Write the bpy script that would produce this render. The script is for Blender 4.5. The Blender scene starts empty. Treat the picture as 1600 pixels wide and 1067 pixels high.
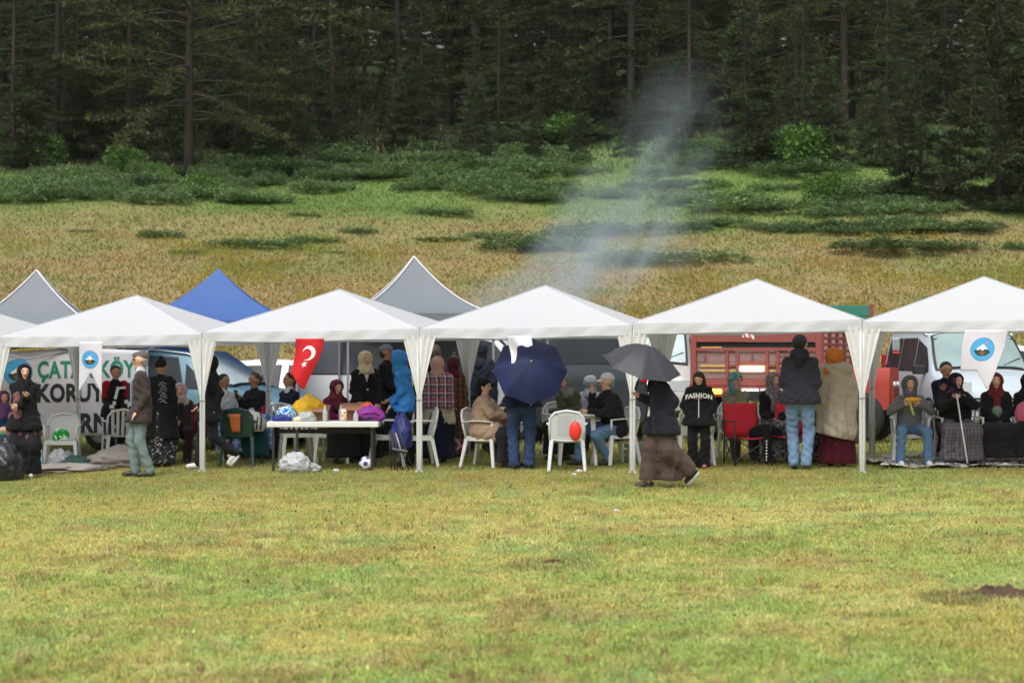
import bpy, bmesh, math, random
import numpy as np
from math import sin, cos, pi, radians as R
random.seed(7)
rng = np.random.default_rng(7)
C = bpy.context.scene.collection
sc = bpy.context.scene
# ------------------------------------------------------------------ camera, light, exposure
FPX, CX, HY = 3360.0, 800.0, 551.0          # focal length, centre and horizon of the 1600 px photograph
EYE = 1.7
cam_d = bpy.data.cameras.new('camera'); cam = bpy.data.objects.new('camera', cam_d); C.objects.link(cam)
cam.location = (0, 0, EYE)
cam.rotation_euler = (R(90) + math.atan((HY-533.5)/FPX), 0, 0)
cam_d.sensor_width = 36.0; cam_d.lens = FPX/1600*36
cam_d.clip_start = .1; cam_d.clip_end = 2000
cam_d.dof.use_dof = True; cam_d.dof.focus_distance = 31.0; cam_d.dof.aperture_fstop = 2.8
sc.camera = cam
W = bpy.data.worlds.new('World'); sc.world = W; W.use_nodes = True
nt = W.node_tree; bg = nt.nodes['Background']
sky = nt.nodes.new('ShaderNodeTexSky'); sky.sky_type = 'NISHITA'; sky.sun_disc = False
SUN_EL, SUN_ROT = 58, 200
sky.sun_elevation = R(SUN_EL); sky.sun_rotation = R(SUN_ROT)
sky.air_density = 1.6; sky.dust_density = 6.0
hs = nt.nodes.new('ShaderNodeHueSaturation'); hs.inputs['Saturation'].default_value = .22   # cloud cover: a grey sky
nt.links.new(sky.outputs[0], hs.inputs['Color']); nt.links.new(hs.outputs[0], bg.inputs['Color'])
bg.inputs['Strength'].default_value = .13
sl = bpy.data.lights.new('sun', 'SUN'); sl.energy = 1.1; sl.angle = R(40); sl.color = (1, .975, .95)
so = bpy.data.objects.new('sun', sl); C.objects.link(so)
so.rotation_euler = (R(90-SUN_EL), 0, R(180-SUN_ROT))
sc.view_settings.view_transform = 'Standard'; sc.view_settings.look = 'None'
sc.view_settings.exposure = 0.42; sc.view_settings.gamma = 1.0; sc.view_settings.use_curve_mapping = False
sc.cycles.max_bounces = 8; sc.cycles.diffuse_bounces = 3; sc.cycles.volume_bounces = 1
sc.cycles.transparent_max_bounces = 12
sc.cycles.use_denoising = True
# ------------------------------------------------------------------ noise and terrain
def _h(i, j, s):
    n = (i.astype(np.int64)*374761393 + j.astype(np.int64)*668265263 + s*1442695041) & 0xffffffff
    n = ((n ^ (n >> 13))*1274126177) & 0xffffffff
    return ((n ^ (n >> 16)) & 0xffff)/65535.0
def vn(x, y, s=0):
    x = np.asarray(x, float); y = np.asarray(y, float)
    i = np.floor(x); j = np.floor(y); fx = x-i; fy = y-j
    fx = fx*fx*(3-2*fx); fy = fy*fy*(3-2*fy)
    a = _h(i, j, s); b = _h(i+1, j, s); c = _h(i, j+1, s); d = _h(i+1, j+1, s)
    return (a*(1-fx)+b*fx)*(1-fy)+(c*(1-fx)+d*fx)*fy
def fbm(x, y, s=0, o=3):
    v = 0; a = .5; t = 0
    for k in range(o):
        v = v+a*vn(x*2**k, y*2**k, s+k*17); t += a; a *= .55
    return v/t
def sst(a, b, x): t = np.clip((x-a)/(b-a), 0, 1); return t*t*(3-2*t)
_py = np.array([-60, 28, 30, 33, 38, 44, 48, 54, 60, 80, 100, 120, 150, 200, 300, 460.])
_pz = np.array([0, -.0, .02, .12, .19, .25, .55, 1.45, 2.55, 6.0, 10., 14., 20., 29.5, 41., 52.])
_gy = np.linspace(-60, 460, 2601); _gz = np.interp(_gy, _py, _pz)
_k = np.hanning(25); _k /= _k.sum(); _gz = np.convolve(np.pad(_gz, 12, mode='edge'), _k, 'valid')
def ground(x, y):
    x = np.asarray(x, float); y = np.asarray(y, float)
    z = np.interp(y, _gy, _gz)
    z = z-np.clip(z, 0, .12)*(1-sst(-7.5, -3.8, x))*(1-sst(34, 42, y))
    z = z+.013*np.clip(x, -12, 12)*(1-sst(40, 60, y))
    z = z+(vn(x*.12+9, y*.12, 5)-.5)*.10*(1-sst(24, 29, y))+(fbm(x*.06, y*.06, 8)-.5)*2.2*sst(46, 110, y)
    return z
def gz(x, y): return float(ground(x, y))
def xat(px, Y): return (px-CX)/FPX*Y
def at(px, Y):
    x = xat(px, Y); return (x, Y, gz(x, Y))
def zat(py, Y): return EYE+(HY-py)/FPX*Y
def hit(px, py):                                          # where the ray through a pixel meets the ground
    ys = np.arange(8, 440, .25); d = EYE+(HY-py)/FPX*ys-ground((px-CX)/FPX*ys, ys)
    k = np.argmax(d < 0) if (d < 0).any() else len(ys)-1
    Y = ys[k]; return at(px, Y)
A12 = R(12)
def row(t, s=0.):                                         # the line of white gazebos: t along it, s towards the hill
    x = t*cos(A12)+s*sin(A12); y = 30-t*sin(A12)+s*cos(A12)
    return x, y, gz(x, y)
# ------------------------------------------------------------------ tagging
def tag(o, label=None, cat=None, group=None, kind=None):
    if label: o['label'] = label
    if cat: o['category'] = cat
    if group: o['group'] = group
    if kind: o['kind'] = kind
    return o
def empty(name, loc, rz=0, label=None, cat=None, group=None, kind=None):
    o = bpy.data.objects.new(name, None); C.objects.link(o); o.location = loc; o.rotation_euler = (0, 0, rz)
    o.empty_display_size = .2
    return tag(o, label, cat, group, kind)
def link(name, me, parent=None):
    o = bpy.data.objects.new(name, me); C.objects.link(o)
    if parent: o.parent = parent
    return o
def kids(o): return [c for c in bpy.data.objects if c.parent == o]
def copy_tree(o, parent=None, _m=None):
    if _m is None:
        _m = {}
        for c in bpy.data.objects:
            if c.parent: _m.setdefault(c.parent.name, []).append(c)
    c = o.copy(); C.objects.link(c); c.parent = parent
    for ch in _m.get(o.name, []): copy_tree(ch, c, _m)
    return c
# ------------------------------------------------------------------ materials
_mc = {}
def srgb(r, g, b):
    f = lambda c: (c/255/12.92 if c/255 <= .04045 else ((c/255+.055)/1.055)**2.4)
    return (f(r), f(g), f(b))
def mat(name, col, rough=.7, metal=0, var=.12, vscale=6, bump=.0, bscale=30, spec=.5, trans=0, emis=None, sheen=0, col2=None):
    if name in _mc: return _mc[name]
    m = bpy.data.materials.new(name); m.use_nodes = True; _mc[name] = m
    n = m.node_tree; N = n.nodes; b = N['Principled BSDF']; L = n.links.new
    b.inputs['Roughness'].default_value = rough; b.inputs['Metallic'].default_value = metal
    b.inputs['Specular IOR Level'].default_value = spec
    if sheen: b.inputs['Sheen Weight'].default_value = sheen
    tc = N.new('ShaderNodeTexCoord')
    no = N.new('ShaderNodeTexNoise'); no.inputs['Scale'].default_value = vscale; no.inputs['Detail'].default_value = 5
    L(tc.outputs['Object'], no.inputs['Vector'])
    mx = N.new('ShaderNodeMix'); mx.data_type = 'RGBA'
    c2 = col2 or tuple(min(1, c*(1+var)) for c in col)
    c1 = col if col2 else tuple(c*(1-var) for c in col)
    mx.inputs['A'].default_value = (*c1, 1); mx.inputs['B'].default_value = (*c2, 1)
    L(no.outputs['Fac'], mx.inputs['Factor']); L(mx.outputs['Result'], b.inputs['Base Color'])
    if bump:
        n2 = N.new('ShaderNodeTexNoise'); n2.inputs['Scale'].default_value = bscale; n2.inputs['Detail'].default_value = 4
        L(tc.outputs['Object'], n2.inputs['Vector'])
        bp = N.new('ShaderNodeBump'); bp.inputs['Strength'].default_value = bump; bp.inputs['Distance'].default_value = .02
        L(n2.outputs['Fac'], bp.inputs['Height']); L(bp.outputs[0], b.inputs['Normal'])
    if emis:
        b.inputs['Emission Color'].default_value = (*emis[0], 1); b.inputs['Emission Strength'].default_value = emis[1]
    if trans:
        tr = N.new('ShaderNodeBsdfTranslucent'); L(mx.outputs['Result'], tr.inputs['Color'])
        ms = N.new('ShaderNodeMixShader'); ms.inputs[0].default_value = trans
        L(b.outputs[0], ms.inputs[1]); L(tr.outputs[0], ms.inputs[2]); L(ms.outputs[0], N['Material Output'].inputs['Surface'])
    return m
def cloth(r, g, b, tag_='cloth'):
    return mat(f'{tag_}_{r}_{g}_{b}', srgb(r, g, b), .92, var=.28, vscale=6, bump=.6, bscale=17, spec=.15, sheen=.06)
def attr_mat(name, rough=.8, trans=.3, spec=.2, mul=1.0):
    m = bpy.data.materials.new(name); m.use_nodes = True; n = m.node_tree; N = n.nodes; L = n.links.new
    b = N['Principled BSDF']; b.inputs['Roughness'].default_value = rough; b.inputs['Specular IOR Level'].default_value = spec
    a = N.new('ShaderNodeAttribute'); a.attribute_name = 'col'
    oi = N.new('ShaderNodeObjectInfo'); mr = N.new('ShaderNodeMapRange'); L(oi.outputs['Random'], mr.inputs['Value'])
    mr.inputs['To Min'].default_value = .8*mul; mr.inputs['To Max'].default_value = 1.2*mul
    vm = N.new('ShaderNodeVectorMath'); vm.operation = 'SCALE'; L(a.outputs['Color'], vm.inputs[0]); L(mr.outputs[0], vm.inputs['Scale'])
    L(vm.outputs[0], b.inputs['Base Color'])
    if trans:
        tr = N.new('ShaderNodeBsdfTranslucent'); L(vm.outputs[0], tr.inputs['Color'])
        ms = N.new('ShaderNodeMixShader'); ms.inputs[0].default_value = trans
        L(b.outputs[0], ms.inputs[1]); L(tr.outputs[0], ms.inputs[2]); L(ms.outputs[0], N['Material Output'].inputs['Surface'])
    return m
def pattern_mat(name, cols, kind, scale=10, rough=.9):
    """plaid / spots / stripes woven or printed in a fabric"""
    if name in _mc: return _mc[name]
    m = bpy.data.materials.new(name); m.use_nodes = True; _mc[name] = m
    n = m.node_tree; N = n.nodes; L = n.links.new; b = N['Principled BSDF']
    b.inputs['Roughness'].default_value = rough; b.inputs['Specular IOR Level'].default_value = .15
    tc = N.new('ShaderNodeTexCoord'); sp = N.new('ShaderNodeSeparateXYZ'); L(tc.outputs['Object'], sp.inputs[0])
    def math_(op, a, bv=0.):
        q = N.new('ShaderNodeMath'); q.operation = op
        for k, v in enumerate((a, bv)):
            if isinstance(v, (int, float)): q.inputs[k].default_value = v
            else: L(v, q.inputs[k])
        return q.outputs[0]
    def mix(f, a, bb):
        q = N.new('ShaderNodeMix'); q.data_type = 'RGBA'; L(f, q.inputs['Factor'])
        for nm, v in (('A', a), ('B', bb)):
            if isinstance(v, tuple): q.inputs[nm].default_value = (*v, 1)
            else: L(v, q.inputs[nm])
        return q.outputs['Result']
    if kind == 'plaid':
        xy = math_('ADD', sp.outputs['X'], math_('MULTIPLY', sp.outputs['Y'], .35))
        def band(c, off, w):
            return math_('LESS_THAN', math_('FRACT', math_('ADD', math_('MULTIPLY', c, scale), off)), w)
        c = mix(math_('MULTIPLY', band(xy, 0, .34), .85), cols[0], cols[1])
        c = mix(math_('MULTIPLY', band(sp.outputs['Z'], .1, .25), .6), c, cols[1])
        c = mix(math_('MULTIPLY', band(xy, .45, .16), .9), c, cols[2])
        c = mix(math_('MULTIPLY', band(sp.outputs['Z'], .55, .16), .7), c, cols[2])
        if len(cols) > 3:
            c = mix(math_('MULTIPLY', band(xy, .7, .1), .8), c, cols[3])
            c = mix(math_('MULTIPLY', band(sp.outputs['Z'], .8, .1), .6), c, cols[3])
    elif kind == 'stripes':
        c = mix(math_('LESS_THAN', math_('FRACT', math_('MULTIPLY', math_('ADD', sp.outputs['X'], math_('MULTIPLY', sp.outputs['Z'], .4)), scale)), .4), cols[0], cols[1])
    else:
        v = N.new('ShaderNodeTexNoise'); v.inputs['Scale'].default_value = scale; v.inputs['Detail'].default_value = 3; v.inputs['Roughness'].default_value = .7
        L(tc.outputs['Object'], v.inputs['Vector'])
        cr = N.new('ShaderNodeValToRGB'); L(v.outputs['Fac'], cr.inputs[0]); e = cr.color_ramp; e.interpolation = 'CONSTANT'
        ps = {2: (0, .53), 3: (0, .45, .56), 4: (0, .42, .5, .58)}[len(cols)]
        e.elements[0].position = 0; e.elements[0].color = (*cols[0], 1); e.elements[1].position = ps[1]; e.elements[1].color = (*cols[1], 1)
        for p_, c_ in zip(ps[2:], cols[2:]):
            q = e.elements.new(p_); q.color = (*c_, 1)
        c = cr.outputs[0]
    L(c, b.inputs['Base Color'])
    return m
# ------------------------------------------------------------------ mesh builder
class MB:
    def __init__(s): s.v = []; s.f = []
    def add(s, vs, fs):
        o = len(s.v); s.v += [tuple(map(float, q)) for q in vs]; s.f += [tuple(o+i for i in f) for f in fs]; return s
    def box(s, c, d, rz=0, rx=0, ry=0, taper=1.0):
        from mathutils import Euler, Vector
        M = Euler((rx, ry, rz)).to_matrix(); vs = []
        for z in (-.5, .5):
            k = 1 if z < 0 else taper
            for x, y in ((-.5, -.5), (.5, -.5), (.5, .5), (-.5, .5)):
                vs.append(M @ Vector((x*d[0]*k, y*d[1]*k, z*d[2]))+Vector(c))
        return s.add(vs, [(0, 3, 2, 1), (4, 5, 6, 7), (0, 1, 5, 4), (1, 2, 6, 5), (2, 3, 7, 6), (3, 0, 4, 7)])
    def tube(s, pts, r, n=8, cap=True):
        pts = [np.array(p, float) for p in pts]; rs = r if isinstance(r, (list, tuple, np.ndarray)) else [r]*len(pts)
        vs = []; fs = []; u = None
        for i, p in enumerate(pts):
            d = pts[min(i+1, len(pts)-1)]-pts[max(i-1, 0)]; d = d/(np.linalg.norm(d)+1e-9)
            if u is None: u = np.cross(d, (0, 0, 1) if abs(d[2]) < .9 else (1, 0, 0))
            u = u-d*np.dot(u, d); u /= np.linalg.norm(u)+1e-9; w = np.cross(d, u)
            for k in range(n):
                a = 2*pi*k/n; vs.append(p+rs[i]*(cos(a)*u+sin(a)*w))
        for i in range(len(pts)-1):
            for k in range(n):
                fs.append((i*n+k, i*n+(k+1) % n, (i+1)*n+(k+1) % n, (i+1)*n+k))
        if cap:
            fs.append(tuple(range(n-1, -1, -1))); fs.append(tuple((len(pts)-1)*n+k for k in range(n)))
        return s.add(vs, fs)
    def sheet(s, fn, nu, nv, closed=False):
        vs = [fn(i/nu, j/nv) for j in range(nv+1) for i in range(nu+1)]
        return s.add(vs, [(j*(nu+1)+i, j*(nu+1)+i+1, (j+1)*(nu+1)+i+1, (j+1)*(nu+1)+i) for j in range(nv) for i in range(nu)])
    def ell(s, c, r, n=12, m=8, fn=None):
        vs = []
        for j in range(m+1):
            t = pi*j/m
            for i in range(n):
                a = 2*pi*i/n; k = fn(a, t) if fn else 1
                vs.append((c[0]+r[0]*k*sin(t)*cos(a), c[1]+r[1]*k*sin(t)*sin(a), c[2]+r[2]*k*cos(t)))
        return s.add(vs, [(j*n+i, (j+1)*n+i, (j+1)*n+(i+1) % n, j*n+(i+1) % n) for j in range(m) for i in range(n)])
    def lathe(s, c, prof, n=16, ax='z'):
        vs = []
        for r, h in prof:
            for i in range(n):
                a = 2*pi*i/n
                q = (r*cos(a), r*sin(a), h) if ax == 'z' else ((r*cos(a), h, r*sin(a)) if ax == 'y' else (h, r*cos(a), r*sin(a)))
                vs.append((c[0]+q[0], c[1]+q[1], c[2]+q[2]))
        m = len(prof)
        fs = [(j*n+i, j*n+(i+1) % n, (j+1)*n+(i+1) % n, (j+1)*n+i) for j in range(m-1) for i in range(n)]
        fs += [tuple(range(n)), tuple((m-1)*n+i for i in range(n))]
        return s.add(vs, fs)
    def mesh(s, name, m, smooth=False, angle=None):
        me = bpy.data.meshes.new(name); me.from_pydata(s.v, [], s.f); me.materials.append(m)
        if smooth: me.shade_smooth()
        me.validate(); me.update()
        if angle: me.shade_smooth(); me.set_sharp_from_angle(angle=R(angle))
        return me
    def build(s, name, m, parent=None, smooth=False, angle=None, bevel=0, solid=0):
        o = link(name, s.mesh(name, m, smooth, angle), parent)
        if solid:
            md = o.modifiers.new('s', 'SOLIDIFY'); md.thickness = solid; md.offset = 0
        if bevel:
            md = o.modifiers.new('b', 'BEVEL'); md.width = bevel; md.segments = 2; md.limit_method = 'ANGLE'
        return o
def fast_mesh(name, V, F, m, col=None, smooth=False):
    me = bpy.data.meshes.new(name); V = np.ascontiguousarray(V, np.float32); F = np.ascontiguousarray(F, np.int32); k = F.shape[1]
    me.vertices.add(len(V)); me.vertices.foreach_set('co', V.ravel())
    me.loops.add(F.size); me.loops.foreach_set('vertex_index', F.ravel())
    me.polygons.add(len(F)); me.polygons.foreach_set('loop_start', np.arange(0, F.size, k, dtype=np.int32))
    if smooth: me.polygons.foreach_set('use_smooth', np.ones(len(F), bool))
    me.materials.append(m)
    if col is not None:
        a = me.color_attributes.new('col', 'FLOAT_COLOR', 'POINT')
        a.data.foreach_set('color', np.c_[col, np.ones(len(V))].astype(np.float32).ravel())
    me.update(calc_edges=True); return me
# ------------------------------------------------------------------ ground
def mixc(a, b, t): t = np.asarray(t)[..., None]; return a*(1-t)+b*t
c3 = lambda *c: np.array(c, float)
def gcol(x, y):
    """grass colour: dry, green and reddish patches, painted gazebo shade, darker forest floor"""
    x = np.asarray(x, float); y = np.asarray(y, float)
    n1 = fbm(x*.55, y*.35, 3); n2 = fbm(x*.9+40, y*.7, 11); n3 = fbm(x*2.3, y*2.0, 23)
    near = mixc(c3(.58, .53, .165), c3(.36, .46, .12), sst(.42, .60, n1*.35+n2*.35+fbm(x*5, y*4, 29)*.3)); near = mixc(near, c3(.30, .47, .16), sst(.56, .68, fbm(x*1.7+20, y*1.0, 141))*.75); near = mixc(near, c3(.62, .62, .24), sst(.56, .70, fbm(x*2.6+11, y*1.5, 143))*.6)
    near = mixc(near, c3(.40, .26, .11), sst(.52, .74, n3)*.6); near = mixc(near, c3(.56, .46, .20), sst(.58, .75, fbm(x*6+3, y*5, 83))*.5); near = mixc(near, c3(.14, .15, .035), sst(.66, .8, fbm(x*4+9, y*4, 87))*.6)
    band = np.exp(-((y-16.6)/1.3)**2)*sst(.35, .6, fbm(x*.4, y*.3, 51))+np.exp(-((y-12.3)/.8)**2)*sst(-.3, 1.5, x)*sst(.3, .5, n1)
    near = mixc(near, c3(.34, .46, .12), np.clip(band, 0, 1)*sst(.35, .6, fbm(x*2.2, y*1.6, 53))*.8)
    near = mixc(near, c3(.46, .40, .10), sst(.5, .75, fbm(x*.3+7, y*.25, 61))*.5)
    near = mixc(near, c3(.21, .19, .045), sst(24, 29, y)*.55)  # shade under the gazebos painted into the grass colour
    m1 = fbm(x*.13, y*.12, 31); m2 = fbm(x*.6, y*.45, 37)
    hill = mixc(c3(.375, .27, .112), c3(.355, .295, .115), m2)
    hill = mixc(hill, c3(.25, .28, .10), sst(.48, .64, m1)*.65)
    hill = mixc(hill, c3(.40, .31, .16), sst(.52, .75, fbm(x*.3, y*.9, 77))*.7); hill = mixc(hill, c3(.37, .255, .13), sst(.52, .7, fbm(x*.5+5, y*.8, 79))*.7); hill = mixc(hill, c3(.19, .24, .08), sst(.60, .75, fbm(x*.9, y*1.1, 57))*.5); hill = mixc(hill, c3(.40, .33, .06), sst(.54, .7, fbm(x*.35+3, y*.25*1., 101))*sst(78, 55, y)*.45)
    top = mixc(c3(.12, .23, .05), c3(.22, .28, .08), m2)
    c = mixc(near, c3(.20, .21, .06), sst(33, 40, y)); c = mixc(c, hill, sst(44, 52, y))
    edge = y-(m1-.5)*40-sst(-8, 8, x)*0
    c = mixc(c, top, sst(72, 92, edge)); c = mixc(c, c3(.05, .065, .03), sst(110, 124, y+15*sst(2, -14, x)-(m1-.5)*14))  # green upper slope, then a darker forest floor
    return c
ny, nx = 330, 200
ys = np.r_[-30, -10, 0, 4, 7, np.linspace(9, 50, 150), np.linspace(50.5, 140, 115), np.geomspace(142, 455, 60)]; ny = len(ys)
us = np.linspace(-1, 1, nx); us = np.sign(us)*np.abs(us)**1.35
X = us[None, :]*(22+np.maximum(ys, 0)[:, None]*.62); Y = np.repeat(ys[:, None], nx, 1)
Z = ground(X, Y); V = np.stack([X, Y, Z], -1).reshape(-1, 3)
ii = (np.arange(ny-1)[:, None]*nx+np.arange(nx-1)[None]).ravel(); F = np.stack([ii, ii+1, ii+nx+1, ii+nx], -1)
gm = bpy.data.materials.new('meadow_soil'); gm.use_nodes = True
n = gm.node_tree; N = n.nodes; L = n.links.new; b = N['Principled BSDF']; b.inputs['Roughness'].default_value = .95; b.inputs['Specular IOR Level'].default_value = .1
a = N.new('ShaderNodeAttribute'); a.attribute_name = 'col'; tc = N.new('ShaderNodeTexCoord')
no = N.new('ShaderNodeTexNoise'); no.inputs['Scale'].default_value = 9; no.inputs['Detail'].default_value = 8; no.inputs['Roughness'].default_value = .7
L(tc.outputs['Object'], no.inputs['Vector'])
mr = N.new('ShaderNodeMapRange'); mr.inputs['From Min'].default_value = .3; mr.inputs['From Max'].default_value = .7; mr.inputs['To Min'].default_value = .45; mr.inputs['To Max'].default_value = 1.15
L(no.outputs['Fac'], mr.inputs['Value'])
vm = N.new('ShaderNodeVectorMath'); vm.operation = 'SCALE'; L(a.outputs['Color'], vm.inputs[0]); L(mr.outputs[0], vm.inputs['Scale']); L(vm.outputs[0], b.inputs['Base Color'])
bp = N.new('ShaderNodeBump'); bp.inputs['Strength'].default_value = .8; bp.inputs['Distance'].default_value = .08; L(no.outputs['Fac'], bp.inputs['Height']); L(bp.outputs[0], b.inputs['Normal'])
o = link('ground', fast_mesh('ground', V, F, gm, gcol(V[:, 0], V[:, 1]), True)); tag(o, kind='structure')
grass_m = attr_mat('grass_blade', .75, .35, .25)
def blades(x, y, h, w, col, segs=1, lean=.5):
    n = len(x); z = ground(x, y); a = rng.uniform(0, 2*pi, n); la = rng.uniform(0, 2*pi, n); ln = rng.uniform(.1, 1, n)*lean*h
    dx, dy = np.cos(a)*w/2, np.sin(a)*w/2; tx, ty = np.cos(la)*ln, np.sin(la)*ln
    p = lambda X_, Y_, Z_: np.stack([X_, Y_, Z_], -1)
    if segs == 1:
        V = np.stack([p(x-dx, y-dy, z-.01), p(x+dx, y+dy, z-.01), p(x+tx, y+ty, z+h)], 1).reshape(-1, 3)
        F = np.arange(3*n).reshape(n, 3); c = np.repeat(col, 3, 0)
    else:
        V = np.stack([p(x-dx, y-dy, z-.01), p(x+dx, y+dy, z-.01), p(x+dx*.8+tx*.35, y+dy*.8+ty*.35, z+h*.6),
                      p(x-dx*.8+tx*.35, y-dy*.8+ty*.35, z+h*.6), p(x+tx*1.2, y+ty*1.2, z+h*.92)], 1).reshape(-1, 3)
        i = np.arange(n)[:, None]*5; F = np.r_[i+[[0, 1, 2]], i+[[0, 2, 3]], i+[[3, 2, 4]]]; c = np.repeat(col, 5, 0)
    return V, F, c
def spread(n, y0, y1, power=2.0, margin=1.25):
    """points over the wedge the meadow shows, thinning out with distance"""
    u = rng.uniform(0, 1, n); y = (y0**(-power+2)+(y1**(-power+2)-y0**(-power+2))*u)**(1/(2-power)) if power != 2 else y0*(y1/y0)**u
    x = rng.uniform(-1, 1, n)*(.2381*margin*y+1.2); return x, y
def tuftcol(x, y, amp=.3):
    c = gcol(x, y); k = rng.normal(1, amp*.6, len(x)).clip(.45, 1.7)
    c = c*k[:, None]; w = np.where(y < 42, rng.uniform(0, 1, len(x)), rng.uniform(.12, .94, len(x))); c = np.where((w < .16)[:, None], c3(.50, .44, .20)*rng.uniform(.6, 1.15, (len(x), 1)), c)
    c = np.where((w > .93)[:, None], c3(.30, .17, .06)*rng.uniform(.6, 1.2, (len(x), 1)), c); return c
parts = []
x, y = spread(170000, 9.6, 20, 1.6)
cl = fbm(x*4, y*4, 91); hh = rng.uniform(.010, .038, len(x))*(.3+1.3*cl); parts.append(blades(x, y, hh, rng.uniform(.004, .009, len(x)), tuftcol(x, y, .42), 2, 2.6))
x, y = spread(170000, 18, 33, 1.2)
cl = fbm(x*3, y*3, 91); hh = rng.uniform(.012, .045, len(x))*(.4+1.2*cl); parts.append(blades(x, y, hh, rng.uniform(.008, .016, len(x)), tuftcol(x, y, .42), 1, 2.2))
x, y = spread(40000, 9.6, 33, 1.8)                         # broad clover leaves in the green patches
keep = (gcol(x, y)[:, 1] > gcol(x, y)[:, 0]*1.02); x, y = x[keep], y[keep]
c = gcol(x, y)*rng.uniform(.7, 1.35, (len(x), 1)); c[:, 1] *= 1.1
parts.append(blades(x, y, rng.uniform(.012, .035, len(x)), rng.uniform(.015, .03, len(x)), c, 1, 2.4))
def join(parts):
    V, F, K = [], [], []; o = 0
    for v, f, c in parts: V.append(v); F.append(f+o); K.append(c); o += len(v)
    return np.concatenate(V), np.concatenate(F), np.concatenate(K)
x0_, y0_ = spread(2600, 9.8, 30, 1.9); k0 = fbm(x0_*.8, y0_*.8, 131) > .46; x0_, y0_ = x0_[k0], y0_[k0]       # taller tufts and weeds
nb_ = 16; x = np.repeat(x0_, nb_)+rng.normal(0, .035, len(x0_)*nb_); y = np.repeat(y0_, nb_)+rng.normal(0, .035, len(x0_)*nb_)
tc_ = c3(.34, .42, .12)*rng.uniform(.6, 1.3, (len(x0_), 1)); st_ = rng.uniform(0, 1, len(x0_)) < .35; tc_[st_] = c3(.55, .47, .22)*rng.uniform(.7, 1.15, (st_.sum(), 1)); dk = rng.uniform(0, 1, len(x0_)) < .12; tc_[dk] = c3(.30, .19, .10)
parts.append(blades(x, y, rng.uniform(.03, .085, len(x)), rng.uniform(.004, .009, len(x)), np.repeat(tc_, nb_, 0)*rng.uniform(.75, 1.2, (len(x), 1)), 2, .9))
x0_, y0_ = spread(1500, 9.8, 26, 1.9); nb_ = 9; x = np.repeat(x0_, nb_)+rng.normal(0, .03, len(x0_)*nb_); y = np.repeat(y0_, nb_)+rng.normal(0, .03, len(x0_)*nb_)
parts.append(blades(x, y, rng.uniform(.01, .03, len(x)), rng.uniform(.02, .035, len(x)), np.repeat(c3(.26, .40, .14)*rng.uniform(.6, 1.25, (len(x0_), 1)), nb_, 0), 1, 2.5))
for px, py, rr_ in ((1562, 938, .36), (866, 884, .34), (1490, 938, .22)):         # weeds and dry stems round the bare patches
    q_ = hit(px, py); n_ = 420; a_ = rng.uniform(0, 2*pi, n_); r__ = rr_*np.sqrt(rng.uniform(.15, 1.2, n_)); cc_ = np.where(rng.uniform(0, 1, (n_, 1)) < .45, c3(.28, .36, .11), c3(.32, .23, .12))*rng.uniform(.6, 1.25, (n_, 1))
    parts.append(blades(q_[0]+r__*np.cos(a_), q_[1]+r__*np.sin(a_)*1.6, rng.uniform(.02, .06, n_), rng.uniform(.005, .012, n_), cc_, 2, 1.2))
V, F, K = join(parts)
tag(link('grass', fast_mesh('grass', V, F, grass_m, K)), 'short yellow green meadow grass in front of and under the white gazebos', 'grass', kind='stuff')
parts = []
x, y = spread(45000, 33, 50, 1.5); parts.append(blades(x, y, rng.uniform(.04, .11, len(x)), rng.uniform(.012, .025, len(x)), tuftcol(x, y), 1, 1.2))
x, y = spread(170000, 46, 108, 1.7); k = fbm(x*.9, y*.9, 71)
parts.append(blades(x, y, rng.uniform(.04, .13, len(x))*(.4+1.2*k), rng.uniform(.04, .10, len(x)), tuftcol(x, y, .15), 1, 1.6))
x, y = spread(50000, 104, 170, 1.7, 1.4); parts.append(blades(x, y, rng.uniform(.1, .4, len(x)), rng.uniform(.06, .16, len(x)), tuftcol(x, y, .5), 1, 1.0))
x, y = spread(80000, 47, 80, 1.9); k = fbm(x*.35+3, y*.25, 101); kk = (k > .57) & (rng.uniform(0, 1, len(x)) < .55); x, y = x[kk], y[kk]
V_, F_, K_ = blades(x, y, rng.uniform(.12, .22, len(x)), rng.uniform(.02, .04, len(x)), np.tile(c3(.30, .28, .06), (len(x), 1)), 1, .5)
V_[2::3, 2] += .02; parts.append((V_, F_, K_))
a = rng.uniform(0, pi, len(x)); z = ground(x, y)+rng.uniform(.10, .22, len(x)); s = rng.uniform(.012, .04, len(x))
V_ = np.stack([np.stack([x-s, y, z], -1), np.stack([x+s, y+s*.5, z], -1), np.stack([x, y-s*.4, z+s*1.6], -1)], 1).reshape(-1, 3)
parts.append((V_, np.arange(len(V_)).reshape(-1, 3), np.repeat(c3(.52, .43, .05)*rng.uniform(.7, 1.2, (len(x), 1)), 3, 0)))
V, F, K = join(parts)
tag(link('hillside_grass', fast_mesh('hillside_grass', V, F, grass_m, K)), 'tall brown grass with yellow flowers on the slope behind the gazebos', 'grass', kind='stuff')
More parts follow.
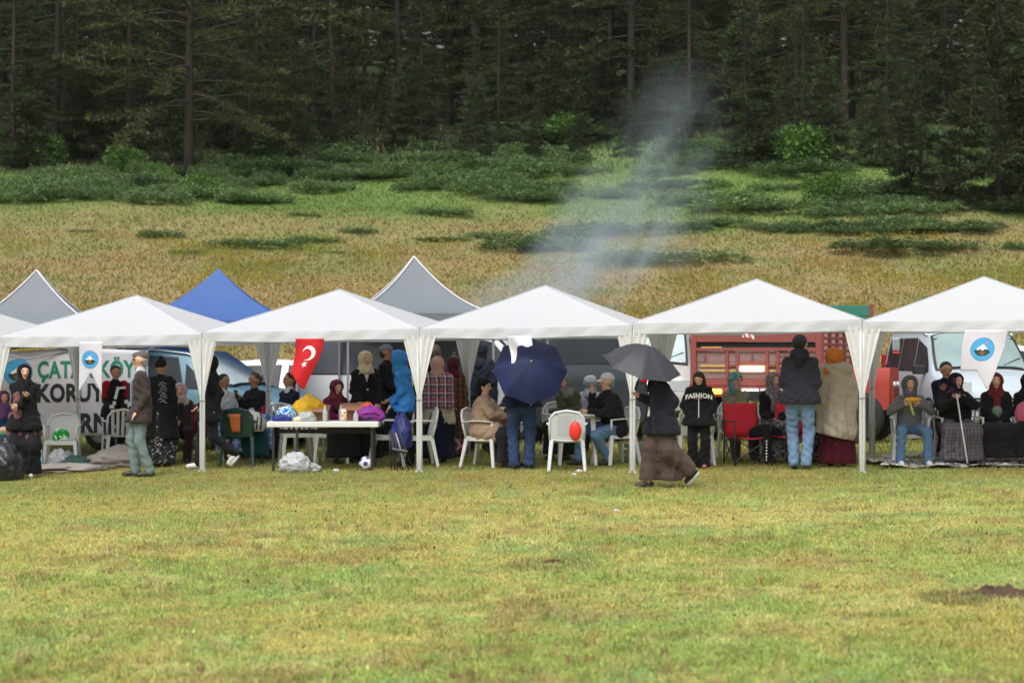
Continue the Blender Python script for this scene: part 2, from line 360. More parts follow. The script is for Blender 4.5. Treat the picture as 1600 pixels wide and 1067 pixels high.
# dark seed heads on thin stalks in the foreground
seed_spots = [(460, 812), (466, 823), (458, 850), (518, 820), (529, 852), (557, 849), (604, 814), (606, 836), (699, 821), (692, 843), (759, 830), (72, 785), (596, 905), (395, 961),
              (1000, 852), (1005, 862), (1302, 865), (1410, 848), (1545, 862), (1520, 850), (1298, 908), (560, 835), (640, 862), (330, 808), (1150, 840), (135, 812), (680, 888)]
ms = mat('seed_head', (.035, .012, .008), .8); mst = mat('dry_stalk', (.30, .24, .10), .8)
proto = None
for i, (px, py) in enumerate(seed_spots):
    q = hit(px, py+10)
    if proto is None:
        g = empty('burnet_stalk', q, label='thin dry stalk carrying one dark seed head in the foreground grass', cat='wildflower', group='dark seed heads in the foreground grass')
        MB().tube([(0, 0, 0), (.01, 0, .1), (.025, 0, .2)], .0015, 4).build('stalk', mst, g)
        MB().ell((.025, 0, .207), (.007, .007, .012), 6, 5).build('seed_head', ms, g); proto = g
    else:
        g = copy_tree(proto); g.location = q; g.scale = [rng.uniform(.7, 1.25)]*3; g.rotation_euler.z = rng.uniform(0, 6)
# mole hills
soil = mat('bare_soil', (.085, .05, .03), .95, var=.5, vscale=12, bump=1, bscale=22)
for px, py, w, h, lab in ((1562, 930, .26, .06, 'brown mound of bare soil in the grass at the right edge'), (866, 880, .12, .025, 'low scuffed patch of dry soil below the navy umbrella')):
    q = hit(px, py); m = MB(); r_ = np.random.default_rng(int(px))
    ph = r_.uniform(0, 6, 6)
    from mathutils import noise as mn_, Vector as V3
    m.sheet(lambda u, v: (w*v*cos(2*pi*u)*(1+.5*mn_.noise(V3((cos(2*pi*u)*2, sin(2*pi*u)*2, ph[0])))), w*.8*v*sin(2*pi*u)*(1+.5*mn_.noise(V3((cos(2*pi*u)*2, sin(2*pi*u)*2, ph[1])))), h*(1-v*v)*(1+.9*mn_.noise(V3((v*5*cos(2*pi*u), v*5*sin(2*pi*u), ph[2]))))+.012*mn_.noise(V3((v*14*cos(2*pi*u), v*14*sin(2*pi*u), 3)))-.006), 60, 24)
    o = m.build('soil_mound', soil, None, True); o.location = q; tag(o, lab, 'soil mound')
# ------------------------------------------------------------------ junipers and trees
leaf_m = attr_mat('needles', .7, .18, .3)
def tufts(P, D, l, w, base, amp=.35, n=2):
    """n crossed narrow faces per tuft at P pointing along D"""
    Vs = []; Ks = []; N_ = len(P); D = D/np.linalg.norm(D, axis=1, keepdims=True)
    cols = base*rng.normal(1, amp, (N_, 1)).clip(.3, 2.2)*(1+rng.normal(0, .08, (N_, 3)))
    for k in range(n):
        S = np.cross(D, rng.normal(0, 1, (N_, 3))); S /= np.linalg.norm(S, axis=1, keepdims=True)+1e-9
        lw = (w*rng.uniform(.6, 1.3, N_))[:, None]; ll = (l*rng.uniform(.6, 1.3, N_))[:, None]
        Vs.append(np.stack([P, P+D*ll*.45+S*lw, P+D*ll, P+D*ll*.55-S*lw], 1).reshape(-1, 3)); Ks.append(np.repeat(cols, 4, 0))
    V = np.concatenate(Vs); K = np.clip(np.concatenate(Ks), .002, 1); return V, np.arange(len(V)).reshape(-1, 4), K
def juniper_mesh(seed, n=5200):
    r_ = np.random.default_rng(seed); nb = 34
    P = []; D = []
    cx = r_.uniform(-.82, .82, nb); cy = r_.uniform(-.6, .6, nb); ok = cx**2+cy**2*1.6 < .8; cx, cy = cx[ok], cy[ok]; nb = len(cx)
    rr = r_.uniform(.13, .30, nb); hh = r_.uniform(.45, 1.0, nb)
    k = r_.integers(0, nb, n); a = r_.uniform(0, 2*pi, n); t = np.sqrt(r_.uniform(0, 1, n))
    x = cx[k]+rr[k]*t*np.cos(a); y = cy[k]+rr[k]*t*np.sin(a); z = hh[k]*(1-t**2*.8)*r_.uniform(.55, 1, n)
    D = np.stack([np.cos(a)*t, np.sin(a)*t, .5+.4*r_.uniform(-1, 1, n)], -1)+r_.normal(0, .25, (n, 3))
    P = np.stack([x, y, z], -1)
    V, F, K = tufts(P, D, .085, .016, c3(.125, .195, .07), .4, 1)
    return fast_mesh('juniper', V, F, leaf_m, K)
junipers = [juniper_mesh(s) for s in (1, 2, 3, 4)]
LM = ((-200, 'left of the left grey peak'), (95, 'above the left grey peak'), (190, 'above the flat cap man'), (290, 'left above the blue peak'), (380, 'above the blue peak'), (470, 'above the red flag'), (560, 'above the long table gazebo'), (610, 'left above the tall grey peak'),
      (700, 'above the tall grey peak'), (790, 'right of the tall grey peak'), (880, 'above the navy umbrella'), (960, 'left of the smoke'), (1040, 'behind the smoke'), (1110, 'right of the smoke'), (1200, 'above the red truck'), (1290, 'above the man in jeans'), (1370, 'above the green trailer'), (1450, 'above the boy with corn'), (1530, 'above the pale blue van'), (1700, 'at the right edge'))
def where(px): return [b for a, b in LM if px < a+0 or a == 1700][0] if px > -150 else LM[0][1]
def juniper(px, py, wpx, hpx=None, label=None, depth=None, grp='low juniper mats on the slope'):
    q = hit(px, py); s = wpx/2/FPX*q[1]; h = (hpx or max(10, wpx*.16))/FPX*q[1]*.68
    o = link('juniper_shrub', junipers[int(rng.integers(4))]); o.location = (q[0], q[1], q[2]-.05)
    o.scale = (s*1.05, (depth or s*1.1), h*1.25); o.rotation_euler.z = rng.uniform(-.2, .2)+(pi if rng.random() < .5 else 0)
    return tag(o, label or '%s juniper mat %s, %s' % ('wide' if wpx > 130 else 'narrow' if wpx < 95 else 'medium', 'at the forest foot' if py < 245 else 'in the upper thicket' if py < 272 else 'in the middle thicket' if py < 298 else 'at the lower thicket edge', where(px)), 'shrub', grp)
for a in ((475, 338, 55, 12, 'small round juniper tuft alone on the upper left brown slope'), (250, 372, 75, 22, 'single dark juniper patch on the brown slope between the left grey and blue peaks'),
          (292, 396, 60, 12, 'flat juniper strip just above the blue gazebo peak'), (400, 386, 150, 20, 'long low juniper mat above the second white gazebo'),
          (490, 378, 90, 16, 'juniper mat joined to the long one above the second white gazebo'), (560, 364, 64, 16, 'dark juniper strip left of the tall grey gazebo peak'),
          (690, 336, 110, 18, 'green juniper mat above the tall grey gazebo peak'), (690, 375, 90, 10, 'thin juniper strip just above the tall grey gazebo peak'),
          (830, 392, 190, 42, 'broad bluish juniper mat just left of the smoke'), (900, 372, 120, 34, 'juniper mat half veiled by the smoke'),
          (1040, 408, 250, 28, 'long low juniper mat right of the smoke above the fourth gazebo'), (1010, 362, 240, 26, 'juniper mat behind the rising smoke'),
          (1415, 392, 270, 32, 'widest juniper mat on the right slope'), (1450, 362, 200, 20, 'juniper mat just above the widest one on the right'),
          (1588, 392, 46, 24, 'rounded juniper cut by the right edge'), (1200, 330, 240, 34, 'thick dark juniper mat in the middle right slope'),
          (1340, 330, 150, 20, 'pale green juniper mat below the forest on the right'), (770, 372, 90, 16, 'thin juniper patch left of the broad bluish mat'),
          (130, 362, 50, 8, 'faint juniper patch on the far left slope'), (520, 395, 40, 8, 'tiny juniper tuft above the second gazebo roof'),
          (1130, 352, 110, 22, 'juniper clump at the right edge of the smoke')):
    juniper(*a[:4], label=a[4])
for k in range(40):                                        # left band
    juniper(rng.uniform(-60, 420), rng.uniform(268, 320), rng.uniform(60, 150), rng.uniform(22, 40))
for k in range(30):
    px = rng.uniform(380, 820); juniper(px, rng.uniform(238, 306)-max(0, px-600)*.04, rng.uniform(80, 200), rng.uniform(18, 34))
for k in range(52):
    px = rng.uniform(760, 1660); juniper(px, rng.uniform(215, 318), rng.uniform(90, 210), rng.uniform(16, 32))
for k in range(14):
    juniper(rng.uniform(1200, 1620), rng.uniform(310, 372), rng.uniform(80, 190), rng.uniform(16, 28))
lb = [mat('dummy', (0, 0, 0))]
def broadleaf_mesh(seed):
    r_ = np.random.default_rng(seed); n = 3000; d = r_.normal(0, 1, (n, 3)); d /= np.linalg.norm(d, axis=1, keepdims=True)
    P = d*(r_.uniform(.3, 1, n)**.5*(.8+.25*np.sin(d[:, 0]*5+seed)))[:, None]; P[:, 2] = P[:, 2]*.8+.75
    V, F, K = tufts(P, d+r_.normal(0, .7, (n, 3)), .13, .035, c3(.10, .20, .035), .35, 1); return fast_mesh('shrub', V, F, leaf_m, K)
bl = [broadleaf_mesh(5), broadleaf_mesh(6)]
for px, py, w, lab in ((315, 308, 60, 'bright green leafy bush at the foot of the large left pine'), (125, 290, 40, 'small bright bush left of the large left pine'), (195, 268, 70, 'pale leafy bush in the shade at the left forest edge'),
                       (972, 232, 34, 'bright green sapling at the foot of the middle pine'), (1250, 262, 110, 'fresh green bush below the forest right of the young spruce'), (245, 285, 50, 'grey green bush beside the large left pine'),
                       (430, 250, 70, 'dull green bush right of the large left pine'), (1290, 318, 80, 'light green bush on the right slope'), (60, 262, 90, 'green bush at the far left forest edge'), (890, 225, 80, 'bush in the shade left of the middle pine'), (1100, 250, 60, 'bush at the foot of the young spruce')):
    q = hit(px, py); s = w/2/FPX*q[1]; o = link('leafy_bush', bl[int(rng.integers(2))]); o.location = q; o.scale = (s, s, s*.8); o.rotation_euler.z = rng.uniform(0, 6)
    tag(o, lab, 'bush')
bark = mat('pine_bark', (.024, .020, .016), .95, var=.4, vscale=4, bump=1, bscale=9, col2=(.055, .038, .029))
def tree_mesh(seed, H=19, base=3.0, spread_=4.2, tr=.24, nb=60, kind='pine', dens=1.0):
    r_ = np.random.default_rng(seed); tk = MB(); bend = r_.uniform(-.25, .25, 2)
    cl = lambda z: np.array((bend[0]*sin(z/H*3), bend[1]*sin(z/H*2.3+1)-bend[1]*sin(1), z))
    zs = np.linspace(-.6, H, 12); tk.tube([cl(z) for z in zs], [tr*(1.25 if z < 0 else 1)*(1-max(z, 0)/H*.88) for z in zs], 9)
    lm = MB(); P = []; D = []
    for i in range(nb):
        f = (i+r_.uniform(0, 1))/nb; z = base+(H-base)*f**1.05
        if kind == 'pine':
            ln = spread_*(.55+.45*sin(pi*min(1, f*1.3+.15)))*(1-f**3)*r_.uniform(.55, 1.15); up0 = r_.uniform(-.1, .35)+f*.4
        else:
            ln = spread_*(1-f*.93)*r_.uniform(.75, 1.1); up0 = .05+f*.35
        az = r_.uniform(0, 2*pi); p = cl(z); n = 6; pts = [p]; d = np.array((cos(az), sin(az), up0)); d /= np.linalg.norm(d)
        for k in range(n):
            d = d+np.array((r_.normal(0, .12), r_.normal(0, .12), (-.10 if k < 4 else .12)+r_.normal(0, .06))); d /= np.linalg.norm(d)
            pts.append(pts[-1]+d*ln/n)
        lm.tube(pts, [max(.012, tr*.28*(1-k/(n+.5))*(1-.5*f)) for k in range(n+1)], 4, False)
        m = int(100*dens*ln)
        for _ in range(m//3):
            t = r_.uniform(.28 if kind == 'pine' else .08, 1)**.8; k = min(n-1, int(t*n)); q = pts[k]+(pts[k+1]-pts[k])*(t*n-k); bd = pts[k+1]-pts[k]; bd = bd/np.linalg.norm(bd)
            sd = np.array((-bd[1], bd[0], 0))*r_.choice((-1, 1)); tw = bd*.6+sd*r_.uniform(.3, 1)+np.array((0, 0, r_.uniform(-.12, .22)))
            L_ = r_.uniform(.15, .75)*(1.15-t*.5)
            for j in range(3):
                P.append(q+tw*L_*(j+1)/3); D.append(tw+r_.normal(0, .45, 3)+np.array((0, 0, .25)))
    P = np.array(P); D = np.array(D)
    base_c = c3(.082, .092, .032) if kind == 'pine' else c3(.054, .076, .031)
    V, F, K = tufts(P, D, .30 if kind == 'pine' else .24, .024 if kind == 'pine' else .022, base_c, .4, 2)
    return tk.mesh('trunk', bark, True), lm.mesh('limbs', bark, True), fast_mesh('crown', V, F, leaf_m, K)
TV = [tree_mesh(11, 20, 2.4, 7.2, .24, 84, dens=.62), tree_mesh(12, 22, 3.6, 4.2, .22, 70), tree_mesh(13, 18, 1.2, 3.4, .18, 80, 'spruce'),
      tree_mesh(14, 20, 3.2, 4.0, .2, 70), tree_mesh(15, 17, .8, 3.6, .16, 80, 'spruce'), tree_mesh(16, 6.5, .3, 1.9, .08, 60, 'spruce', 1.6), tree_mesh(17, 21, 6.0, 3.8, .24, 56)]
def tree(v, x, y, s, label, grp=None, name='pine_tree', rz=None, parts=True):
    e = empty(name, (x, y, gz(x, y)), rng.uniform(0, 6.28) if rz is None else rz, label, 'tree', grp); e.scale = (s, s, s)
    for nm, me in zip(('trunk', 'limbs', 'crown'), TV[v]):
        q = link(nm, me, e)
        if nm != 'trunk': q['kind'] = 'stuff'
    return e
for px, py, v, s, lab, nm in ((295, 276, 0, 1.0, 'large pine with a straight trunk and wide drooping boughs at the left forest edge', 'pine_tree'),
        (86, 252, 3, 1.0, 'dark trunked pine at the far left of the forest edge', 'pine_tree'), (700, 196, 6, 1.25, 'tall reddish trunked pine left of centre, bare low down', 'pine_tree'),
        (643, 160, 6, 1.0, 'slim pine with a reddish trunk just left of the tall reddish one', 'pine_tree'), (745, 205, 1, .8, 'thin pale trunked pine right of the tall reddish one', 'pine_tree'),
        (985, 218, 1, 1.1, 'pine with spreading crown and bare trunk left of the smoke', 'pine_tree'), (1320, 206, 1, 1.1, 'pine with a thin bare trunk right of centre', 'pine_tree'),
        (1232, 165, 6, 1.1, 'tall pine between the young spruce and the thin bare pine', 'pine_tree'), (1165, 262, 5, 1.15, 'young spruce with its crown down to the ground right of the smoke', 'spruce_tree'),
        (1560, 330, 5, 1.45, 'largest young pine at the right edge with light shoot tips', 'spruce_tree'), (1440, 312, 5, .95, 'smaller young pine left of the largest one at the right edge', 'spruce_tree'),
        (1500, 320, 5, .7, 'lowest young pine between the two larger ones at the right', 'spruce_tree'), (1625, 320, 5, 1.3, 'young pine cut by the right edge', 'spruce_tree'),
        (1385, 240, 4, .8, 'dark spruce behind the smaller young pine', 'spruce_tree'), (20, 262, 4, .85, 'dark spruce in the far left corner', 'spruce_tree'),
        (1290, 262, 5, .8, 'slim young spruce by the green bush at the forest edge', 'spruce_tree'), (205, 240, 2, .9, 'dark spruce left of the large left pine', 'spruce_tree'), (400, 245, 2, .95, 'spruce just right of the large left pine', 'spruce_tree'),
        (520, 215, 3, 1., 'pine over the left middle slope with low limbs', 'pine_tree'), (860, 205, 4, .95, 'spruce left of the pine with the spreading crown', 'spruce_tree'), (1080, 225, 2, .8, 'spruce just behind the smoke', 'spruce_tree')):
    q = hit(px, py); tree(v, q[0], q[1], s, lab, None, nm)
cnt = 0; used = []
for k in range(4000):
    y = rng.uniform(118, 235); x = rng.uniform(-1, 1)*(.30*y+5)
    if y < 118+6*vn(x*.1, 3., 4): continue
    if any((x-a)**2+(y-b)**2 < (3.0+(y-118)*.02)**2 for a, b in used): continue
    used.append((x, y)); cnt += 1
    v = int(rng.choice([0, 1, 2, 3, 4, 6], p=[.16, .2, .2, .18, .16, .1]))
    far = y > 165
    tree(v, x, y, rng.uniform(.85, 1.2), '%s %s, %s' % ('spruce' if v in (2, 4) else 'bare pine' if v == 6 else 'broad pine' if v == 0 else 'pine', 'deep in the dark forest' if y > 190 else 'in the middle of the forest' if y > 165 else 'in the third row of the forest' if y > 148 else 'in the second row of the forest' if y > 132 else 'in the front row of the forest', where(800+x/y*3360)),
         'trees deep in the forest' if far else 'trees in the front rows of the forest', 'spruce_tree' if v in (2, 4) else 'pine_tree')
    if cnt > 255: break
for k in range(64):                                        # young growth in the shade of the forest edge
    px = rng.uniform(-60, 1660); q = hit(px, rng.uniform(186, 262) if px > 560 else rng.uniform(215, 262)); v = int(rng.choice([5, 5, 4, 2])); s_ = rng.uniform(.35, .85) if v == 5 else rng.uniform(.35, .6)
    tree(v, q[0], q[1], s_, ('dark ' if k % 2 else '')+'%s young spruce at the forest edge %s' % ('tiny' if s_ < .42 else 'small' if s_ < .52 else 'medium' if s_ < .68 else 'bushy', where(px)), 'young spruces along the forest edge', 'spruce_tree')

# ------------------------------------------------------------------ white gazebos
white_fab = mat('white_canopy_fabric', (.735, .75, .79), .55, var=.03, vscale=1.6, bump=.16, bscale=4, spec=.3, trans=.36)
white_fab2 = mat('white_curtain_fabric', (.80, .80, .80), .7, var=.03, vscale=3, bump=.1, bscale=9, spec=.2, trans=.25)
steel_w = mat('white_painted_steel', (.72, .72, .72), .4, var=.05)
steel_g = mat('grey_steel_tube', (.32, .33, .35), .4, .4, var=.1)
black_p = mat('black_plastic', (.02, .02, .022), .5, var=.2)
TK = [-10.95, -7.76, -4.56, -1.336, 1.696, 4.826, 8.05]
TL = ['white gazebo cut by the left edge', 'white gazebo over the banner and the man in the flat cap', 'white gazebo with the red flag and the long white table',
      'white gazebo over the navy umbrella and the round white table', 'white gazebo in front of the red truck', 'white gazebo cut by the right edge over the seated women on the rug']
def gazebo(k):
    a, b_ = TK[k]+.004, TK[k+1]-.004; w = b_-a; d = 3.0; tm = (a+b_)/2
    x0, y0, _ = row(a, 0); e = empty('gazebo', (x0, y0, 0), -A12, TL[k], 'gazebo', 'row of white gazebos')
    ew = lambda u: 2.06+.013*np.clip(x0+u*w*cos(A12), -12, 12)+(.03 if k == 4 else 0)+(-.03 if k == 1 else 0)
    pk = ew(.5)+.62; cxp, cyp = w/2, d/2; r_ = np.random.default_rng(k+40)
    # roof: four slightly slack panels meeting at hips
    m = MB(); corners = [(0, 0), (w, 0), (w, d), (0, d)]
    for i in range(4):
        p, q = corners[i], corners[(i+1) % 4]
        def fn(u, v, p=p, q=q, i=i):
            x = p[0]+(q[0]-p[0])*u; y = p[1]+(q[1]-p[1])*u; X = x+(cxp-x)*v; Y = y+(cyp-y)*v
            z = ew(x/w)*(1-v)+pk*v
            z -= .045*sin(pi*v)*(.35+.65*sin(pi*u))+.012*sin(pi*u)*(1-v)
            z -= .006*sin(u*23+i)*(1-v)*v*2
            return (X, Y, z)
        m.sheet(fn, 16, 12)
    m.build('roof_canopy', white_fab, e, angle=60, smooth=True)
    # valance all round
    vb = MB(); ph = r_.uniform(0, 6, 4)
    for i in range(4):
        p, q = corners[i], corners[(i+1) % 4]
        n = np.array((0, -1)) if i == 0 else np.array((1, 0)) if i == 1 else np.array((0, 1)) if i == 2 else np.array((-1, 0))
        def fn(u, v, p=p, q=q, n=n, i=i):
            x = p[0]+(q[0]-p[0])*u; y = p[1]+(q[1]-p[1])*u; o = (.012+.012*sin(u*19+ph[i])*v+.006*sin(u*47+v*4+ph[i])+.02*v*sin(pi*u))*min(1, 12*u, 12*(1-u))
            if i in (1, 3): o *= .3
            return (x+n[0]*o, y+n[1]*o, ew(x/w)-.012*sin(pi*u)-v*(.145+.008*sin(u*9+ph[i])))
        vb.sheet(fn, 48, 5)
    vb.build('valance', white_fab, e, smooth=True)
    sm = MB()
    for i in range(4):
        p = corners[i]; pts = []
        for j in range(9):
            v = j/8; x = p[0]+(cxp-p[0])*v; y = p[1]+(cyp-p[1])*v; pts.append((x, y, ew(p[0]/w)*(1-v)+pk*v-.045*.35*sin(pi*v)+.006))
        sm.tube(pts, .007, 5)
    sm.build('hip_seam', white_fab, e, True)
    fr = MB()
    for i in range(4):
        p, q = corners[i], corners[(i+1) % 4]; fr.tube([(p[0]*.985+.02, p[1]*.985+.02, ew(p[0]/w)-.04), (q[0]*.985+.02, q[1]*.985+.02, ew(q[0]/w)-.04)], .014, 6)
        fr.tube([(p[0]*.985+.02, p[1]*.985+.02, ew(p[0]/w)-.04), (cxp, cyp, pk-.07)], .012, 6)
    fr.build('roof_frame', steel_w, e)
    # legs and gathered corner curtains
    for i, (px_, py_) in enumerate(corners):
        ix, iy = (.014 if px_ == 0 else -.014), (.014 if py_ == 0 else -.014)
        X, Y = px_+ix, py_+iy
        wx = x0+X*cos(A12)+Y*sin(A12); wy = y0-X*sin(A12)+Y*cos(A12); g = gz(wx, wy)
        sx = (-1 if px_ == 0 else 1)*(.03 if k in (2, 4) else .012)
        MB().tube([(X+ix*1.2, Y, g-.04), (X, Y, ew(px_/w)-.03)], .0145, 8).build('leg', steel_w, e, True)
        MB().box((X+ix*1.2, Y, g+.012), (.045, .05, .012)).build('foot_plate', steel_w, e)
        if k == 0 and px_ == 0: continue
        cb = MB(); top = ew(px_/w)-.10; tie = g+1.02; npl = 40; ph = r_.uniform(0, 6)
        tw = (.24 if py_ == 0 else .22)*(1 if (k+i) % 2 else .9)
        def cf(u, v, X=X, Y=Y, ix=ix, iy=iy, top=top, tie=tie, g=g, ph=ph, tw=tw):
            z = top+(g+.03-top)*v; s = 2*u-1
            if z > tie: f = (z-tie)/(top-tie); wd = .018+(tw-.018)*f**1.1; dp = .006+.016*f
            else: f = (tie-z)/(tie-g); wd = .016+.012*sin(pi*min(1, f*1.1)); dp = .006
            pl = dp*sin(u*npl*.8+ph+z*.6)
            sgx, sgy = (1 if ix > 0 else -1), (1 if iy > 0 else -1)
            if s < 0: return (X-ix*.7+sgx*(-s)*wd, Y-iy*.9+sgy*pl*.6-sgy*.004, z)
            return (X-ix*.9+sgx*pl*.6, Y-iy*.7+sgy*s*wd, z)
        cb.sheet(cf, 44, 30); cb.build('corner_curtain', white_fab2, e, smooth=True)
        MB().tube([(X-.022, Y-.024, tie), (X+.022, Y-.024, tie), (X+.022, Y+.024, tie), (X-.022, Y+.024, tie), (X-.022, Y-.024, tie)], .007, 5).build('curtain_tie', mat('tie_tape', (.35, .36, .38), .8), e)
    return e
for k in range(6): gazebo(k)
# ------------------------------------------------------------------ pop-up gazebos of the back row (peaked, hollow-sided roofs)
def popup(px, pk_py, Y, half, fab, trim, label, eave=2.12, rz=8, val=.26, depth=None):
    x = xat(px, Y); g0 = gz(x, Y); e = empty('popup_gazebo', (x, Y, g0), R(rz), label, 'gazebo', 'pop-up gazebos of the back row')
    pk = zat(pk_py, Y)-g0; h = half; co = [(-h, -h), (h, -h), (h, h), (-h, h)]; m = MB()
    for i in range(4):
        p, q = co[i], co[(i+1) % 4]
        def fn(u, v, p=p, q=q):
            x_ = p[0]+(q[0]-p[0])*u; y_ = p[1]+(q[1]-p[1])*u; k_ = 1-v
            f = v**1.9*.8+.20*v; return (x_*k_, y_*k_, eave+(pk-eave)*f-.05*sin(pi*u)*sin(pi*min(1, v*1.3)))
        m.sheet(fn, 12, 16)
    m.build('roof_canopy', fab, e, smooth=True, angle=50)
    v_ = MB()
    for i in range(4):
        p, q = co[i], co[(i+1) % 4]
        v_.sheet(lambda u, v, p=p, q=q: (p[0]+(q[0]-p[0])*u, p[1]+(q[1]-p[1])*u, eave-val*v+.02*sin(pi*2*u)*v), 16, 3)
    v_.build('valance', fab, e, smooth=False)
    s = MB()
    for p in co: s.tube([(p[0]*(1-v), p[1]*(1-v), eave+(pk-eave)*(v**1.9*.8+.20*v)+.012) for v in np.linspace(0, 1, 12)], .016, 5)
    if trim: s.build('hip_piping', trim, e, True)
    for p in co:
        X, Y_ = p[0]*.97, p[1]*.97; wx = x+X*cos(R(rz))-Y_*sin(R(rz)); wy = Y+X*sin(R(rz))+Y_*cos(R(rz)); gg = gz(wx, wy)-g0
        MB().box((X, Y_, (gg+eave)/2-.02), (.035, .035, eave-gg)).build('leg', steel_g, e)
        MB().box((X, Y_, eave-.42), (.06, .06, .06)).build('slider_joint', black_p, e)
    f = MB()
    for i in range(4):
        p, q = np.array(co[i])*.97, np.array(co[(i+1) % 4])*.97
        for j in range(2):
            a, b2 = p+(q-p)*j/2, p+(q-p)*(j+1)/2
            f.tube([(a[0], a[1], eave-.40), (b2[0], b2[1], eave-.12)], .011, 4); f.tube([(a[0], a[1], eave-.12), (b2[0], b2[1], eave-.40)], .011, 4)
    f.build('scissor_frame', steel_g, e)
    return e
grey_fab = mat('grey_canopy_fabric', (.21, .235, .265), .5, var=.06, vscale=3, bump=.15, bscale=4, trans=.22)
blue_fab = mat('blue_canopy_fabric', (.065, .15, .42), .45, var=.1, vscale=3, bump=.2, bscale=4, trans=.25)
piping = mat('white_piping', (.62, .63, .66), .6)
popup(57, 423, 36.6, 1.5, grey_fab, piping, 'grey peaked gazebo with white piping behind the far left tents', 2.02, 6, .2)
popup(341, 419, 37.4, 1.5, blue_fab, None, 'blue peaked gazebo rising behind the second white tent', 2.14, 2, .22)
popup(647, 402, 36.6, 1.24, grey_fab, piping, 'tall steep grey gazebo with white piping behind the third tent', 2.2, 8, .22)
# ------------------------------------------------------------------ printed cloths: banner, pennants, flag
def text_mesh(s, size, off=0., shear=0):
    cu = bpy.data.curves.new('t', 'FONT'); cu.body = s; cu.size = size; cu.offset = off; cu.resolution_u = 3; cu.shear = shear; cu.space_character = 1.05
    o = bpy.data.objects.new('t', cu); C.objects.link(o); dg = bpy.context.evaluated_depsgraph_get()
    me = bpy.data.meshes.new_from_object(o.evaluated_get(dg)); vs = [tuple(v.co) for v in me.vertices]; fs = [tuple(p.vertices) for p in me.polygons]
    bpy.data.objects.remove(o); bpy.data.meshes.remove(me); return vs, fs
def disc(cx_, cy_, r, n=28, sx=1): return [(cx_+r*sx*cos(2*pi*i/n), cy_+r*sin(2*pi*i/n), 0) for i in range(n)]
def printed(parent, name, m, fn, vs, fs, off=.004):
    """flat print lying on the cloth surface fn(x, z)"""
    mb = MB(); out = []
    if len(fs) == 1 or max(v[0] for v in vs)-min(v[0] for v in vs) < 1.2 and len(vs) < 60:
        bm = bmesh.new(); q = [bm.verts.new(v) for v in vs]
        for f in fs: bm.faces.new([q[i] for i in f])
        bmesh.ops.triangulate(bm, faces=bm.faces[:])
        for _ in range(2): bmesh.ops.subdivide_edges(bm, edges=bm.edges[:], cuts=1, use_grid_fill=True)
        bm.verts.index_update(); vs = [tuple(v.co) for v in bm.verts]; fs = [tuple(v.index for v in f.verts) for f in bm.faces]; bm.free()
    for v in vs:
        p = np.array(fn(v[0], v[1])); out.append((p[0], p[1]-off, p[2]))
    mb.add(out, fs); return mb.build(name, m, parent)
e_blue = mat('emblem_blue', srgb(70, 165, 222), .6, var=.03); e_navy = mat('emblem_outline', srgb(40, 110, 160), .6)
e_dark = mat('emblem_dark_green', srgb(48, 62, 50), .7); e_white = mat('emblem_white', (.8, .8, .82), .6); e_brown = mat('emblem_brown', srgb(120, 84, 66), .7); e_pink = mat('emblem_pink', srgb(205, 130, 190), .6)
def emblem(parent, fn, cx_, cy_, r):
    printed(parent, 'emblem_ring', e_navy, fn, disc(cx_, cy_, r*1.04), [tuple(range(28))], .003)
    printed(parent, 'emblem_disc', e_blue, fn, disc(cx_, cy_, r), [tuple(range(28))], .005)
    P = lambda pts: [(cx_+a*r, cy_+b*r, 0) for a, b in pts]
    printed(parent, 'emblem_mountain', e_dark, fn, P([(-.72, -.12), (-.35, .12), (.05, .45), (.25, .30), (.72, -.28), (.3, -.55), (-.25, -.58), (-.55, -.4)]), [tuple(range(8))], .007)
    printed(parent, 'emblem_snow', e_white, fn, P([(-.58, .0), (-.3, .22), (.05, .48), (.22, .3), (.5, -.02), (.2, .02), (.02, -.12), (-.2, .02), (-.35, -.08)]), [tuple(range(9))], .009)
    printed(parent, 'emblem_rock', e_brown, fn, P([(-.3, -.25), (.0, -.12), (.28, -.28), (.1, -.5), (-.2, -.5)]), [tuple(range(5))], .009)
    printed(parent, 'emblem_mark', e_pink, fn, P([(.18, .55), (.36, .72), (.42, .5), (.3, .42)]), [(0, 1, 2, 3)], .009)
def cloth_thing(name, label, cat, loc, rz, outline, fn, m, n=18, group=None):
    """outline: function u->(top z, bottom z) over x in [0,w]"""
    e = empty(name, loc, R(rz), label, cat, group)
    w, zf = outline; mb = MB()
    mb.sheet(lambda u, v: fn(u*w, zf(u)[0]+(zf(u)[1]-zf(u)[0])*v), n, n)
    mb.build('cloth', m, e, smooth=True, solid=.0015); return e
pen_w = mat('pennant_white', (.80, .78, .86), .75, var=.02, bump=.05, bscale=8, trans=.25)
# swallow-tailed pennant hanging from the first valance
x, y, _ = row(-6.42, -.03)
def f1(a, b): return (a, -.02+.012*sin(a*14+b*5), b+(.0))
tail = lambda u: (1.86, 1.86-.56-.17+.32*min(u, .52)/.52*.9-(.32*max(0, u-.52)/.48*1.05))
e = cloth_thing('pennant', 'white swallow tailed pennant with round mountain emblem beside the flat cap man', 'pennant', (x-.01, y, 0), -12, (.36, tail), f1, pen_w)
emblem(e, f1, .175, 1.60, .125)
# right pennant, folded on the bias
x, y, _ = row(6.17, -.06)
def f2(a, b): return (a+.02*sin(b*6)-.02-.16*(1.95-b)+.06, -.03+.018*sin(a*7+b*6), b)
def tail2(u): return (2.0, (1.46 if u < .38 else 1.46-.26*((u-.38)/.30) if u < .68 else 1.20+.60*((u-.68)/.32)))
e = cloth_thing('pennant', 'white pennant with round mountain emblem hanging before the pale van windscreen', 'pennant', (x-.02, y, 0), -12, (.56, tail2), f2, pen_w, 26)
emblem(e, f2, .27, 1.745, .15)
